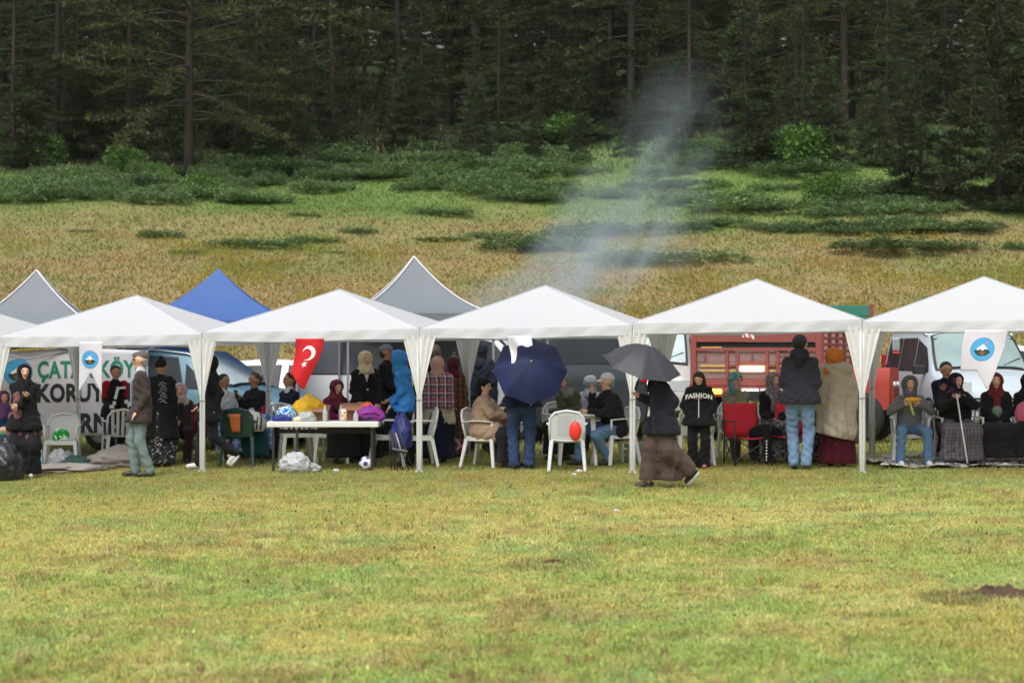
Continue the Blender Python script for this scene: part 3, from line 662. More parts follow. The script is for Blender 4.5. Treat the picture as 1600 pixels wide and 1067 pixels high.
# red flag with white crescent and star
flag_red = mat('flag_red', srgb(222, 38, 48), .75, var=.08, vscale=4, bump=.1, bscale=12, trans=.3); flag_w = mat('flag_white', (.85, .83, .83), .7)
x, y, _ = row(-3.13, -.05)
def f3(a, b): t = 1.9-b; return (a-.16*t+.02*sin(t*7), -.03+.03*sin(a*13+t*5), b)
def tail3(u): return (1.90, 1.90-.50-.22*sst(0, .62, u) if u < .62 else 1.18+.66*((u-.62)/.38)**1.0)
e = cloth_thing('flag', 'red flag with white crescent and star hanging above the long white table', 'flag', (x, y, 0), -12, (.43, tail3), f3, flag_red, 24)
ang = np.linspace(.62, 2*pi-.62, 24)+R(-60); cx_, cz_, r1 = .215, 1.695, .105
rot = R(148)
outer = [(cx_+r1*cos(t+rot+pi/3), cz_+r1*sin(t+rot+pi/3), 0) for t in np.linspace(.55, 2*pi-.55, 26)]
ox, oz = cx_+.034*cos(rot+pi/3), cz_+.034*sin(rot+pi/3); r2 = .078
a0 = math.atan2(outer[0][1]-oz, outer[0][0]-ox); a1 = math.atan2(outer[-1][1]-oz, outer[-1][0]-ox)
if a1 < a0: a1 += 2*pi
inner = [(ox+r2*cos(t), oz+r2*sin(t), 0) for t in np.linspace(a0, a1, 26)]
printed(e, 'crescent', flag_w, f3, outer+inner, [(i, i+1, 27+i, 26+i) for i in range(25)])
sx_, sz_ = .185, 1.535
star = [(sx_+(.052 if i % 2 == 0 else .02)*cos(pi/2+i*pi/5+.3), sz_+(.052 if i % 2 == 0 else .02)*sin(pi/2+i*pi/5+.3), 0) for i in range(10)]
printed(e, 'star', flag_w, f3, star+[(sx_, sz_, 0)], [(i, (i+1) % 10, 10) for i in range(10)])
# big banner under the first gazebo
ban = mat('banner_vinyl', (.60, .58, .64), .6, var=.04, vscale=2, bump=.1, bscale=3, trans=.1)
Yb = 35.2; x0_ = xat(2, Yb); bw = xat(232, Yb)-x0_
def fb(a, b): return (a, .05*sin(a*2.1)+.02*sin(a*7+b*3), b+.07*sin(pi*min(1, max(0, a/bw)))*0+.012*a)
e = empty('banner', (x0_, Yb, 0), 0, 'large white banner with green and black lettering behind the first gazebo', 'banner')
MB().sheet(lambda u, v: fb(u*bw, 1.70-v*1.42+.05*sin(pi*u)), 40, 20).build('banner_sheet', ban, e, smooth=True, solid=.003)
gtx = mat('green_lettering', srgb(18, 120, 88), .6); btx = mat('black_lettering', srgb(26, 26, 30), .6)
zb = lambda py: zat(py, Yb); xb = lambda px: xat(px, Yb)-x0_
for s, px, py, size, m, off, nm in (('ÇATAK KÖYÜ', 57, 591, .38, gtx, .013, 'green_lettering'), ('KORUYALIM', 56, 628, .40, btx, .016, 'black_lettering'), ('DERNEĞİ', 82, 676, .42, btx, .018, 'black_lettering')):
    vs, fs = text_mesh(s, size, off)
    wmax = bw-xb(px)-.03; wv = max(v[0] for v in vs); k_ = min(1, wmax/wv) if s != 'ÇATAK KÖYÜ' else min(1., wmax/wv)
    vs = [(xb(px)+v[0]*k_, zb(py)+v[1]+.03*v[0]*0, 0) for v in vs]
    printed(e, nm, m, fb, vs, fs, .006)
emblem(e, fb, xb(28), zb(583), .22)
MB().tube([(0, 0, 1.7), (-.35, -.2, 1.95)], .005, 4).build('tie_rope', mat('rope', (.4, .38, .33), .9), e); MB().tube([(bw, 0, 1.74), (bw+.4, -.1, 1.95)], .005, 4).build('tie_rope', mat('rope', (.4, .38, .33), .9), e)
# white cloth flapping over the navy umbrella and two small pennant tips
x, y, _ = row(.02, -.14)
def f4(a, b): t = 1.9-b; return (a+.03*sin(b*9), -.04+.035*sin(a*16+b*8), b)
def tail4(u): return (1.93, 1.55 if u < .12 else 1.55+.24*(u-.12)/.25 if u < .37 else 1.79+.012*sin(u*14))
cloth_thing('white_cloth', 'white cloth strip hanging from the valance over the navy umbrella', 'cloth', (x-.02, y, 0), -12, (.34, tail4), f4, mat('bright_cloth', (.78, .78, .9), .8, bump=.1), 20)
x, y, _ = row(3.22, -.05)
MB().sheet(lambda u, v: (.16*u, -.02*sin(u*8), 1.955-.05*v-.03*u+.02*sin(u*3)), 8, 3).build('pennant_tip', pattern_mat('tip', [(.75, .75, .8), (.5, .08, .1)], 'stripes', 14), None, solid=.003).location = (x, y, 0)
o = bpy.data.objects['pennant_tip']; o.rotation_euler.z = -A12; tag(o, 'small red and white pennant tip showing below the valance over the truck', 'pennant')
# ------------------------------------------------------------------ people: signed-distance bodies and clothes, meshed as single skins
def surface_nets(val, org, h):
    s = val < 0; nx_, ny_, nz_ = val.shape
    acc = np.zeros((nx_-1, ny_-1, nz_-1, 3)); cnt_ = np.zeros((nx_-1, ny_-1, nz_-1))
    idx = [(0, 0, 0), (1, 0, 0), (0, 1, 0), (1, 1, 0), (0, 0, 1), (1, 0, 1), (0, 1, 1), (1, 1, 1)]
    sl = lambda a, o: a[o[0]:nx_-1+o[0], o[1]:ny_-1+o[1], o[2]:nz_-1+o[2]]
    for i in range(8):
        for j in range(i+1, 8):
            d = [idx[j][k]-idx[i][k] for k in range(3)]
            if sum(map(abs, d)) != 1: continue
            a, b = sl(val, idx[i]), sl(val, idx[j]); cr = (a < 0) != (b < 0)
            t = np.where(cr, a/np.where(cr, a-b, 1), 0); ax = d.index(1)
            for k in range(3):
                acc[..., k] += np.where(cr, idx[i][k]+(t if k == ax else 0), 0)
            cnt_ += cr
    m = cnt_ > 0; ids = -np.ones(m.shape, int); ids[m] = np.arange(m.sum())
    g = np.stack(np.nonzero(m), -1); V = (g+acc[m]/cnt_[m][:, None])*h+org; F = []
    for ax in range(3):
        o1, o2 = [(1, 2), (2, 0), (0, 1)][ax]
        A = s[tuple(slice(None, -1) if k == ax else slice(1, -1) for k in range(3))]
        B = s[tuple(slice(1, None) if k == ax else slice(1, -1) for k in range(3))]
        c = np.stack(np.nonzero(A != B), -1); fl = A[A != B]
        if not len(c): continue
        base = c.copy()
        for k in range(3):
            if k != ax: base[:, k] += 1
        def gid(da, db):
            q = base.copy(); q[:, o1] += da; q[:, o2] += db; return ids[q[:, 0], q[:, 1], q[:, 2]]
        f = np.stack([gid(-1, -1), gid(0, -1), gid(0, 0), gid(-1, 0)], -1); f[~fl] = f[~fl][:, ::-1]; F.append(f)
    F = np.concatenate(F); F = F[(F >= 0).all(1)]; return V, F
def mesh_sdf(prims, h, k=.03, cuts=(), wr=0., wf=22., seed=0, subs=(), vf=0.):
    """prims: (a, b, ra, rb); smooth union, optional cutting planes (point, normal kept side) and cloth folds"""
    P = np.array([np.r_[p[0], p[1]] for p in prims]); r = np.array([max(p[2], p[3]) for p in prims])
    lo = np.minimum(P[:, :3], P[:, 3:]).min(0)-r.max()-.05; hi = np.maximum(P[:, :3], P[:, 3:]).max(0)+r.max()+.05
    n = np.ceil((hi-lo)/h).astype(int)+1; ax = [lo[i]+np.arange(n[i])*h for i in range(3)]
    X, Y, Z = np.meshgrid(*ax, indexing='ij'); X = X.astype(np.float32); Y = Y.astype(np.float32); Z = Z.astype(np.float32); d = None
    for a, b, ra, rb in prims:
        a = np.asarray(a, float); b = np.asarray(b, float); ab = b-a; L2 = float(ab@ab)+1e-9
        t = np.clip(((X-a[0])*ab[0]+(Y-a[1])*ab[1]+(Z-a[2])*ab[2])/L2, 0, 1)
        q = np.sqrt((X-a[0]-t*ab[0])**2+(Y-a[1]-t*ab[1])**2+(Z-a[2]-t*ab[2])**2)-(ra+(rb-ra)*t)
        if d is None: d = q
        else:
            hh = np.clip(.5+.5*(q-d)/k, 0, 1); d = q*(1-hh)+d*hh; d = d-k*hh*(1-hh)
    if wr:
        r_ = np.random.default_rng(seed); p = r_.uniform(0, 6, 6)
        wg = wf*3.0; q1 = X*wg*.55+Z*wg*.40+p[0]+1.8*np.sin(Z*wf*.4+p[1]+X*wf*.25); q2 = Z*wg*.7-X*wg*.30+Y*wg*.25+p[2]+1.8*np.sin(X*wf*.45+p[3]+Y*wf*.4); q3 = Y*wg*.6+Z*wg*.35+X*wg*.2+p[4]+1.6*np.sin(Z*wf*.5+p[5])
        m1_ = .5+.5*np.sin(X*9+p[1]*2+Y*4)*np.sin(Z*7+p[4]); m2_ = .5+.5*np.sin(X*7+p[3]+Z*5)*np.sin(Z*11+p[0])
        d = d+wr*1.35*(m1_*(1-np.abs(np.sin(q1*.5))*2)*.7+m2_*(1-np.abs(np.sin(q2*.5))*2)*.8+(1-m1_)*(1-np.abs(np.sin(q3*.5))*2)*.5)
    if vf:
        cx0, cy0 = X.mean(), Y.mean(); th_ = np.arctan2(Y-cy0, X-cx0); zt_ = np.clip((Z.max()-.25-Z)/.6, 0, 1)
        d = d+vf*zt_*(np.sin(th_*9+1.2*np.sin(Z*5+seed)+seed)+.6*np.sin(th_*17+2*np.sin(Z*4+seed*2)))
    for pt, nm in cuts:
        d = np.maximum(d, (X-pt[0])*nm[0]+(Y-pt[1])*nm[1]+(Z-pt[2])*nm[2])
    for a, b, ra, rb in subs:
        a = np.asarray(a, float); b = np.asarray(b, float); ab = b-a; L2 = float(ab@ab)+1e-9
        t = np.clip(((X-a[0])*ab[0]+(Y-a[1])*ab[1]+(Z-a[2])*ab[2])/L2, 0, 1)
        q = np.sqrt((X-a[0]-t*ab[0])**2+(Y-a[1]-t*ab[1])**2+(Z-a[2]-t*ab[2])**2)-(ra+(rb-ra)*t); d = np.maximum(d, -q)
    return surface_nets(d, lo, h)
def ik(a, c, l1, l2, hint):
    a, c, hint = map(lambda q: np.array(q, float), (a, c, hint)); d = c-a; L_ = np.linalg.norm(d)
    if L_ > (l1+l2)*.995: c = a+d/L_*(l1+l2)*.995; d = c-a; L_ = np.linalg.norm(d)
    u = d/L_; x_ = (l1*l1-l2*l2+L_*L_)/(2*L_); hh = math.sqrt(max(0, l1*l1-x_*x_)); w = hint-u*(hint@u); w /= np.linalg.norm(w)+1e-9
    return a+u*x_+w*hh, c
skin_l = mat('skin_light', srgb(222, 174, 152), .6, var=.06, spec=.3); skin_d = mat('skin_tan', srgb(190, 140, 116), .6, var=.06, spec=.3)
hair_k = mat('hair_black', (.012, .010, .009), .6, var=.3, vscale=60, bump=.4, bscale=90); hair_g = mat('hair_grey', (.28, .27, .26), .7, var=.25, vscale=60, bump=.4, bscale=90)
hair_b = mat('hair_brown', (.05, .03, .02), .6, var=.3, vscale=60, bump=.4, bscale=90)
eye_m = mat('eye_dark', (.02, .015, .012), .3); lip_m = mat('lips', srgb(150, 80, 72), .5); shoe_k = mat('shoe_black', (.02, .02, .022), .5, var=.2); shoe_w = mat('shoe_white', (.7, .7, .7), .5, var=.05)
VB, VC = .0175, .019
def mk(name, prims, m, parent, h=VC, k=.03, extra=None, **kw):
    V, F = mesh_sdf(prims, h, k, **kw)
    if extra is not None:
        # join fingers to the same skin
        v2 = np.array(extra.v); f2 = [f for f in extra.f]
        me = bpy.data.meshes.new(name); me.from_pydata([tuple(q) for q in V]+extra.v, [], [tuple(int(i) for i in f) for f in F]+[tuple(i+len(V) for i in f) for f in f2]); me.materials.append(m); me.shade_smooth(); me.update()
    else: me = fast_mesh(name, V, F, m, None, True)
    return link(name, me, parent)
def person(label, px, Y, H=1.65, yaw=0, pose='stand', lean=0, side=0, hyaw=0, nod=0, hands=None, feet=None, seat=.43, hint=None,
           top=None, under=None, bottom=None, head=None, skin=skin_l, shoes=shoe_k, bulk=0., group=None, zoff=0, fat=0., extras=None, x=None, shoulders=1., shoe_up=False):
    """top=(kind, material, hem z), bottom=(kind, material), head=list of (kind, material). Hands and feet in body coordinates of a 1.70 m person facing -y"""
    if x is None: x = xat(px, Y)
    e = empty('person', (x, Y, gz(x, Y)+zoff), R(yaw), label, 'person', group); s = H/1.70; sd = int(abs(px)*7)
    v = lambda *a: np.array(a, float)*s
    sit = pose == 'sit'; P = np.array((0, 0, .93*s)) if not sit else np.array((0, .02*s, seat+.10*s))
    l, sdn = R(lean), R(side); up = np.array((sin(sdn), -sin(l)*cos(sdn), cos(l)*cos(sdn))); up /= np.linalg.norm(up)
    rt = np.array((cos(sdn), 0, -sin(sdn))); SC = P+up*.47*s; NB = P+up*.53*s
    l2 = R(lean*.6); hup = np.array((sin(sdn*.6), -sin(l2), cos(l2))); hup /= np.linalg.norm(hup); HC = NB+hup*.135*s
    from mathutils import Matrix, Vector
    Mh = np.array(Matrix.Rotation(R(hyaw), 3, 'Z') @ Matrix.Rotation(R(nod), 3, 'X'))   # nod>0 looks down
    hp = lambda *a: HC+Mh @ (np.array(a, float)*s)
    shw = .155*s*shoulders*(.93 if any(k_[0] in ('hijab', 'turban') for k_ in head or ()) else 1); SH = [SC-rt*shw-up*.02*s, SC+rt*shw-up*.02*s]; hpw = .085*s; HP = [P-rt*hpw*np.array((1, 1, 1)), P+rt*hpw]
    hands = hands or [(-.23, -.04, .80), (.23, -.04, .80)]
    if sit and hands[0][2] > .7 and hands[0] == (-.23, -.04, .80): hands = [(-.08, -.30, .62), (.08, -.30, .62)]
    hint = hint or [(-.38, 1, -.45), (.38, 1, -.45)]
    EL, WR = [], []
    for i in range(2):
        el, wr_ = ik(SH[i], np.array(hands[i])*s, .28*s, .25*s, hint[i]); EL.append(el); WR.append(wr_)
    feet = feet or ([(-.10, 0, 0), (.10, 0, 0)] if not sit else [(-.14, -.44, 0), (.14, -.44, 0)])
    KN, AN = [], []
    for i in range(2):
        an = np.array(feet[i])*s+np.array((0, .02*s, .085*s)); kn, an = ik(HP[i], an, .44*s, .43*s, (-.25 if i == 0 else .25, -1, .35)); KN.append(kn); AN.append(an)
    f_ = fat
    # ---- body: one skin with five fingers on each hand
    lat = rt*.075*s; body = [(P-lat*.8, SC-lat*.9-up*.11*s, .092*s+f_, .092*s+f_*.5), (P+lat*.8, SC+lat*.9-up*.11*s, .092*s+f_, .092*s+f_*.5), (SH[0], SH[1], .044*s, .044*s), (SC, HC-Mh@v(0, -.0, .02), .055*s, .05*s),
            (hp(0, .018, .022), hp(0, .0, .03), .092*s, .088*s), (hp(0, -.022, .0), hp(0, -.040, -.075), .072*s, .036*s), (hp(0, -.085, .005), hp(0, -.108, -.028), .010*s, .014*s),
            (hp(-.075, .0, -.01), hp(-.083, .008, .01), .015*s, .017*s), (hp(.075, .0, -.01), hp(.083, .008, .01), .015*s, .017*s)]
    fing = MB()
    for i in range(2):
        sg = -1 if i == 0 else 1; body += [(SH[i], EL[i], .046*s, .038*s), (EL[i], WR[i], .038*s, .026*s)]
        fd = WR[i]-EL[i]; fd /= np.linalg.norm(fd); pw = np.cross(fd, (0, 1, 0)); 
        if np.linalg.norm(pw) < .2: pw = np.cross(fd, (1, 0, 0))
        pw /= np.linalg.norm(pw); pn = np.cross(pw, fd); kn_ = WR[i]+fd*.085*s
        body += [(WR[i]+pw*.012*s, kn_+pw*.02*s, .020*s, .018*s), (WR[i]-pw*.012*s, kn_-pw*.02*s, .020*s, .018*s)]
        for j in range(4):
            o_ = pw*(.03-.02*j)*s; ln = (.068, .078, .072, .056)[j]*s; a = kn_+o_-fd*.012*s; b_ = a+fd*ln*.55; c_ = b_+(fd*.75+pn*sg*.55)*ln*.45; fing.tube([a, b_, c_], [.0095*s, .0088*s, .007*s], 6)
        a = WR[i]+pw*.025*s+fd*.02*s; b_ = a+(fd*.6+pw*.8)*.04*s; fing.tube([a, b_, b_+fd*.035*s], [.012*s, .0105*s, .008*s], 6)
        body += [(HP[i], KN[i], .085*s+f_*.5, .055*s), (KN[i], AN[i], .052*s, .036*s), (AN[i], AN[i]+np.array((0, -.10*s, -.045*s)), .034*s, .028*s)]
    mk('body', body, skin, e, VB, .028*s, fing)
    for sg in (-1, 1):
        c_ = hp(sg*.031, -.078, .012); MB().ell(c_, (.015*s, .011*s, .009*s), 8, 5).build('eye', eye_m, e, True)
        a_, b_, c2 = hp(sg*.015, -.090, .032), hp(sg*.032, -.088, .037), hp(sg*.05, -.078, .031); MB().tube([a_, b_, c2], .0055*s, 5).build('eyebrow', hair_k, e)
    MB().tube([hp(-.022, -.074, -.052), hp(0, -.083, -.054), hp(.022, -.074, -.052)], [.005*s, .0085*s, .005*s], 6).build('mouth', lip_m, e, True)
    # ---- bottom
    if bottom:
        kd, bm = bottom[:2]
        if kd == 'trousers':
            w0, w1 = bottom[2] if len(bottom) > 2 else (.018, .03); pr = [(P-lat*.9, P+lat*.9, .115*s+f_, .115*s+f_)]
            for i in range(2):
                pr += [(HP[i], KN[i], .086*s+w0*.7+f_*.5, .058*s+w0*.7), (KN[i], AN[i], .056*s+w0*.7, .044*s+w1*.75)]
            mk('trousers', pr, bm, e, VC, .03*s, wr=.0085, wf=30, seed=sd, cuts=[((0, 0, P[2]+.10*s), (0, 0, 1))])
        else:
            hem = bottom[2] if len(bottom) > 2 else .06; w1 = bottom[3] if len(bottom) > 3 else .16
            A0 = (AN[0]+AN[1])/2; K0 = (KN[0]+KN[1])/2
            if not sit:
                pr = [(P-lat, P+lat, .12*s+f_, .12*s+f_)]; hz = max(hem-.08, -.02)
                for i in range(2):
                    sg = -1 if i == 0 else 1; q = AN[i].copy(); q[2] = min(q[2], hz+.1) if not shoe_up else q[2]
                    if shoe_up and i == 1: q = q*.72+KN[i]*.28
                    pr += [(HP[i], KN[i], .11*s+f_, .115*s+(w1-.12)*.6), (KN[i], q+np.array((sg*.02, 0, -.05)), .12*s, w1*.85)]
                c1 = (AN[0]+AN[1])/2; c1[2] = hz+.12
                pr += [(P, c1, .14*s+f_, w1), (c1-rt*w1*.45, c1+rt*w1*.45, w1*.8, w1*.8)]
                mk('skirt', pr, bm, e, VC, .06*s, wr=.006, wf=26, vf=.011, seed=sd, cuts=[((0, 0, P[2]+.10*s), (0, 0, 1)), ((0, 0, hem), (0, 0, -1))])
            else:
                pr = [(P-lat, P+lat, .135*s+f_, .135*s+f_)]
                for i in range(2):
                    sg = -1 if i == 0 else 1; q = AN[i]+np.array((sg*.03, .02, 0)); pr += [(HP[i], KN[i]+np.array((0, 0, -.01)), .11*s+f_*.7, .095*s+f_*.3), (KN[i], q, .10*s, .10*s)]
                pr += [(K0+np.array((-.1, .02, -.03)), K0+np.array((.1, .02, -.03)), .09, .09), (A0+np.array((-w1*.8, .02, .02)), A0+np.array((w1*.8, .02, .02)), .12, .12), (K0, A0, .12, .14), (P+np.array((0, -.05, -.05)), A0+np.array((0, .12, .05)), .12, .12)]
                mk('skirt', pr, bm, e, VC, .07*s, wr=.008, wf=24, vf=.009, seed=sd, cuts=[((0, 0, P[2]+.14*s), (0, 0, 1)), ((0, 0, hem), (0, 0, -1))])
    # ---- shoes
    if shoes:
        for i in range(2):
            a = AN[i]; hd = np.array((0, -1, 0)) 
            if a[2] > .16*s:      # raised heel: the toe points down
                pr = [(a+v(0, .02, -.03), a+v(0, -.05, -.09), .038*s, .042*s), (a+v(0, -.05, -.09), a+v(0, -.10, -.16), .042*s, .032*s)]; sole = [a+v(0, .055, -.035), a+v(0, -.02, -.135), a+v(0, -.075, -.20)]
            else:
                pr = [(a+v(0, .03, -.04), a+v(0, -.06, -.045), .042*s, .042*s), (a+v(0, -.06, -.045), a+v(0, -.15, -.052), .042*s, .036*s)]; sole = None
            o = mk('shoe', pr, shoes, e, .016, .02, cuts=[((0, 0, .004), (0, 0, -1))] if not sole else ())
            if sole: MB().tube(sole, [.028*s, .034*s, .03*s], 8).build('sole', shoe_w, o, True)
    # ---- upper clothes
    def upper(nm, m, hem, th, sleeves=True, open_=False, hood=False):
        th = th+bulk; pr = [(P+up*.08*s-lat*.85, SC-lat*.95-up*.12*s, .104*s+th*.8+f_, .104*s+th*.7+f_*.5), (P+up*.08*s+lat*.85, SC+lat*.95-up*.12*s, .104*s+th*.8+f_, .104*s+th*.7+f_*.5), (SH[0]-up*.01*s, SH[1]-up*.01*s, .050*s+th*.6, .050*s+th*.6), (SC-up*.02*s, NB-up*.01*s, .082*s+th*.4, .058*s+th*.2), (SH[0]*.5+SC*.5, SC*.4+NB*.6, .056*s+th*.4, .05*s), (SH[1]*.5+SC*.5, SC*.4+NB*.6, .056*s+th*.4, .05*s)]
        for i in range(2):
            pr += [(P+up*.1*s, HP[i]+np.array((0, 0, -.03)), .11*s+th+f_, .108*s+th+f_)]
            if not sit and hem < P[2]-.05:
                q = HP[i]*.4+KN[i]*.6 if hem > .5*s else HP[i]*.2+KN[i]*.4+AN[i]*.4; q = q.copy(); q[2] = hem+.03; pr.append((HP[i], q, .11*s+th+f_, .115*s+th*1.6))
            if sit and hem < .385*s: pr.append((HP[i], HP[i]*.45+KN[i]*.55, .122*s+th+f_*.85, .110*s+th+f_*.5))
            if sleeves:
                w_ = WR[i]-(WR[i]-EL[i])*.06; pr += [(SH[i]-up*.012*s, EL[i], .050*s+th*.75, .042*s+th*.7), (EL[i], w_, .042*s+th*.7, .034*s+th*.6)]
        cuts = [] if sit and hem < P[2] else [((0, 0, hem), (0, 0, -1))]
        return mk(nm, pr, m, e, VC, .026*s, wr=.0085, wf=26, seed=sd+3, cuts=cuts)
    if under: upper(under[0], under[1], under[2]*s if len(under) > 2 else .84*s, .004)
    if top: upper(top[0], top[1], (top[2] if len(top) > 2 else .82)*s, .020)
    # ---- head wear
    for hd in head or ():
        kd, hm = hd[:2]
        if kd == 'hair':
            mk('hair', [(hp(0, .030, .035), hp(0, .012, .048), .094*s, .092*s), (hp(0, .05, .0), hp(0, .05, -.04), .07*s, .055*s)], hm, e, .015, .02, wr=.003, wf=70, cuts=[(hp(0, -.062, .050), Mh@np.array((0, -.72, -.70))), (hp(0, -.035, .0), Mh@np.array((0, -1, -.12)))])
        elif kd == 'low_hair':
            mk('hair', [(hp(-.03, .045, .0), hp(-.03, .055, -.03), .062*s, .05*s), (hp(.03, .045, .0), hp(.03, .055, -.03), .062*s, .05*s), (hp(-.075, .0, .02), hp(-.078, .01, -.02), .014*s, .012*s), (hp(.075, .0, .02), hp(.078, .01, -.02), .014*s, .012*s)], hm, e, .013, .02, wr=.002, wf=90)
        elif kd == 'long_hair':
            mk('hair', [(hp(0, .030, .035), hp(0, .012, .045), .096*s, .093*s), (hp(-.06, .02, .02), hp(-.085, -.0, -.14), .05*s, .04*s), (hp(.06, .02, .02), hp(.085, .0, -.14), .05*s, .04*s), (hp(0, .05, 0), hp(0, .06, -.16), .08*s, .06*s)], hm, e, .015, .02, wr=.004, wf=60,
               subs=[(hp(0, -.09, -.01), hp(0, -.09, -.08), .066*s, .06*s)])
        elif kd in ('hijab', 'hood', 'hood_jacket'):
            dr = hd[2] if len(hd) > 2 else .12; gro = .012 if kd == 'hijab' else .026
            pr = [(hp(0, .02, .025), hp(0, -.005, .03), (.100+gro)*s, (.098+gro)*s), (hp(0, .01, -.02), hp(0, .0, -.08), (.088+gro)*s, (.075+gro)*s),
                  (hp(0, .015, -.09), NB+np.array((0, -.01, -.02)), .085*s, .10*s)]
            if kd == 'hijab':
                fr = SC+np.array((0, -.09*s, -dr*s))-up*0; pr += [(NB, SC-rt*.09*s-up*.02*s, .09*s, .085*s), (NB, SC+rt*.09*s-up*.02*s, .09*s, .085*s), (NB+np.array((0, -.05*s, 0)), fr, .075*s, .05*s+.02)]
            else: pr += [(NB, SC+np.array((0, .05*s, -.03*s)), .10*s, .11*s)]
            mk('headscarf' if kd == 'hijab' else 'hood', pr, hm, e, .017, .03*s, wr=.004, wf=40, seed=sd, subs=[(hp(0, -.125, .022), hp(0, -.125, -.050), .082*s, .072*s)])
        elif kd == 'turban':
            mk('headscarf', [(hp(0, .04, .04), hp(0, -.005, .05), .108*s, .10*s), (hp(0, .08, -.0), hp(0, .075, -.05), .075*s, .065*s), (hp(0, .05, -.07), hp(0, .045, -.12), .065*s, .075*s)], hm, e, .016, .02, wr=.004, wf=50, cuts=[(hp(0, -.06, .03), Mh@np.array((0, -.8, -.6)))])
        elif kd == 'beanie':
            mk('beanie', [(hp(0, .02, .045), hp(0, .01, .06), .098*s, .092*s), (hp(0, .01, .13), hp(0, .01, .16), .03*s, .035*s)], hm, e, .015, .015, wr=.003, wf=60, cuts=[(hp(0, 0, .02), Mh@np.array((0, -.25, -.97)))])
        elif kd in ('cap', 'flat_cap'):
            o = mk('cap', [(hp(0, .02, .045), hp(0, -.005, .05), .098*s, .094*s)] if kd == 'cap' else [(hp(0, .025, .05), hp(0, -.055, .052), .098*s, .066*s)], hm, e, .014, .02, cuts=[(hp(0, 0, .04), Mh@np.array((0, -.12, -.99)))])
            ln = .10 if kd == 'cap' else .04
            MB().sheet(lambda a, b: tuple(hp((a-.5)*.15*(1-.35*b*b), -.075-ln*b*(1-.9*(2*a-1)**2*.5), .048-.018*b-.03*(2*a-1)**2)), 10, 5).build('brim', hm, o, True, solid=.008)
        elif kd == 'beard':
            mk('beard', [(hp(-.05, -.02, -.055), hp(0, -.058, -.085), .03*s, .034*s), (hp(.05, -.02, -.055), hp(0, -.058, -.085), .03*s, .034*s)], hm, e, .014, .02, wr=.003, wf=80)
        elif kd == 'glasses':
            g = MB()
            for sg in (-1, 1): g.tube([tuple(hp(sg*.033+.022*cos(t), -.096, .010+.017*sin(t))) for t in np.linspace(0, 2*pi, 11)], .0025, 4); g.tube([hp(sg*.055, -.094, .015), hp(sg*.082, .0, .015)], .0025, 4)
            g.tube([hp(-.011, -.098, .012), hp(.011, -.098, .012)], .0025, 4).build('glasses', black_p, e)
    J = dict(e=e, s=s, P=P, SC=SC, NB=NB, HC=HC, SH=SH, EL=EL, WR=WR, KN=KN, AN=AN, hp=hp, up=up, rt=rt, lat=lat)
    return J
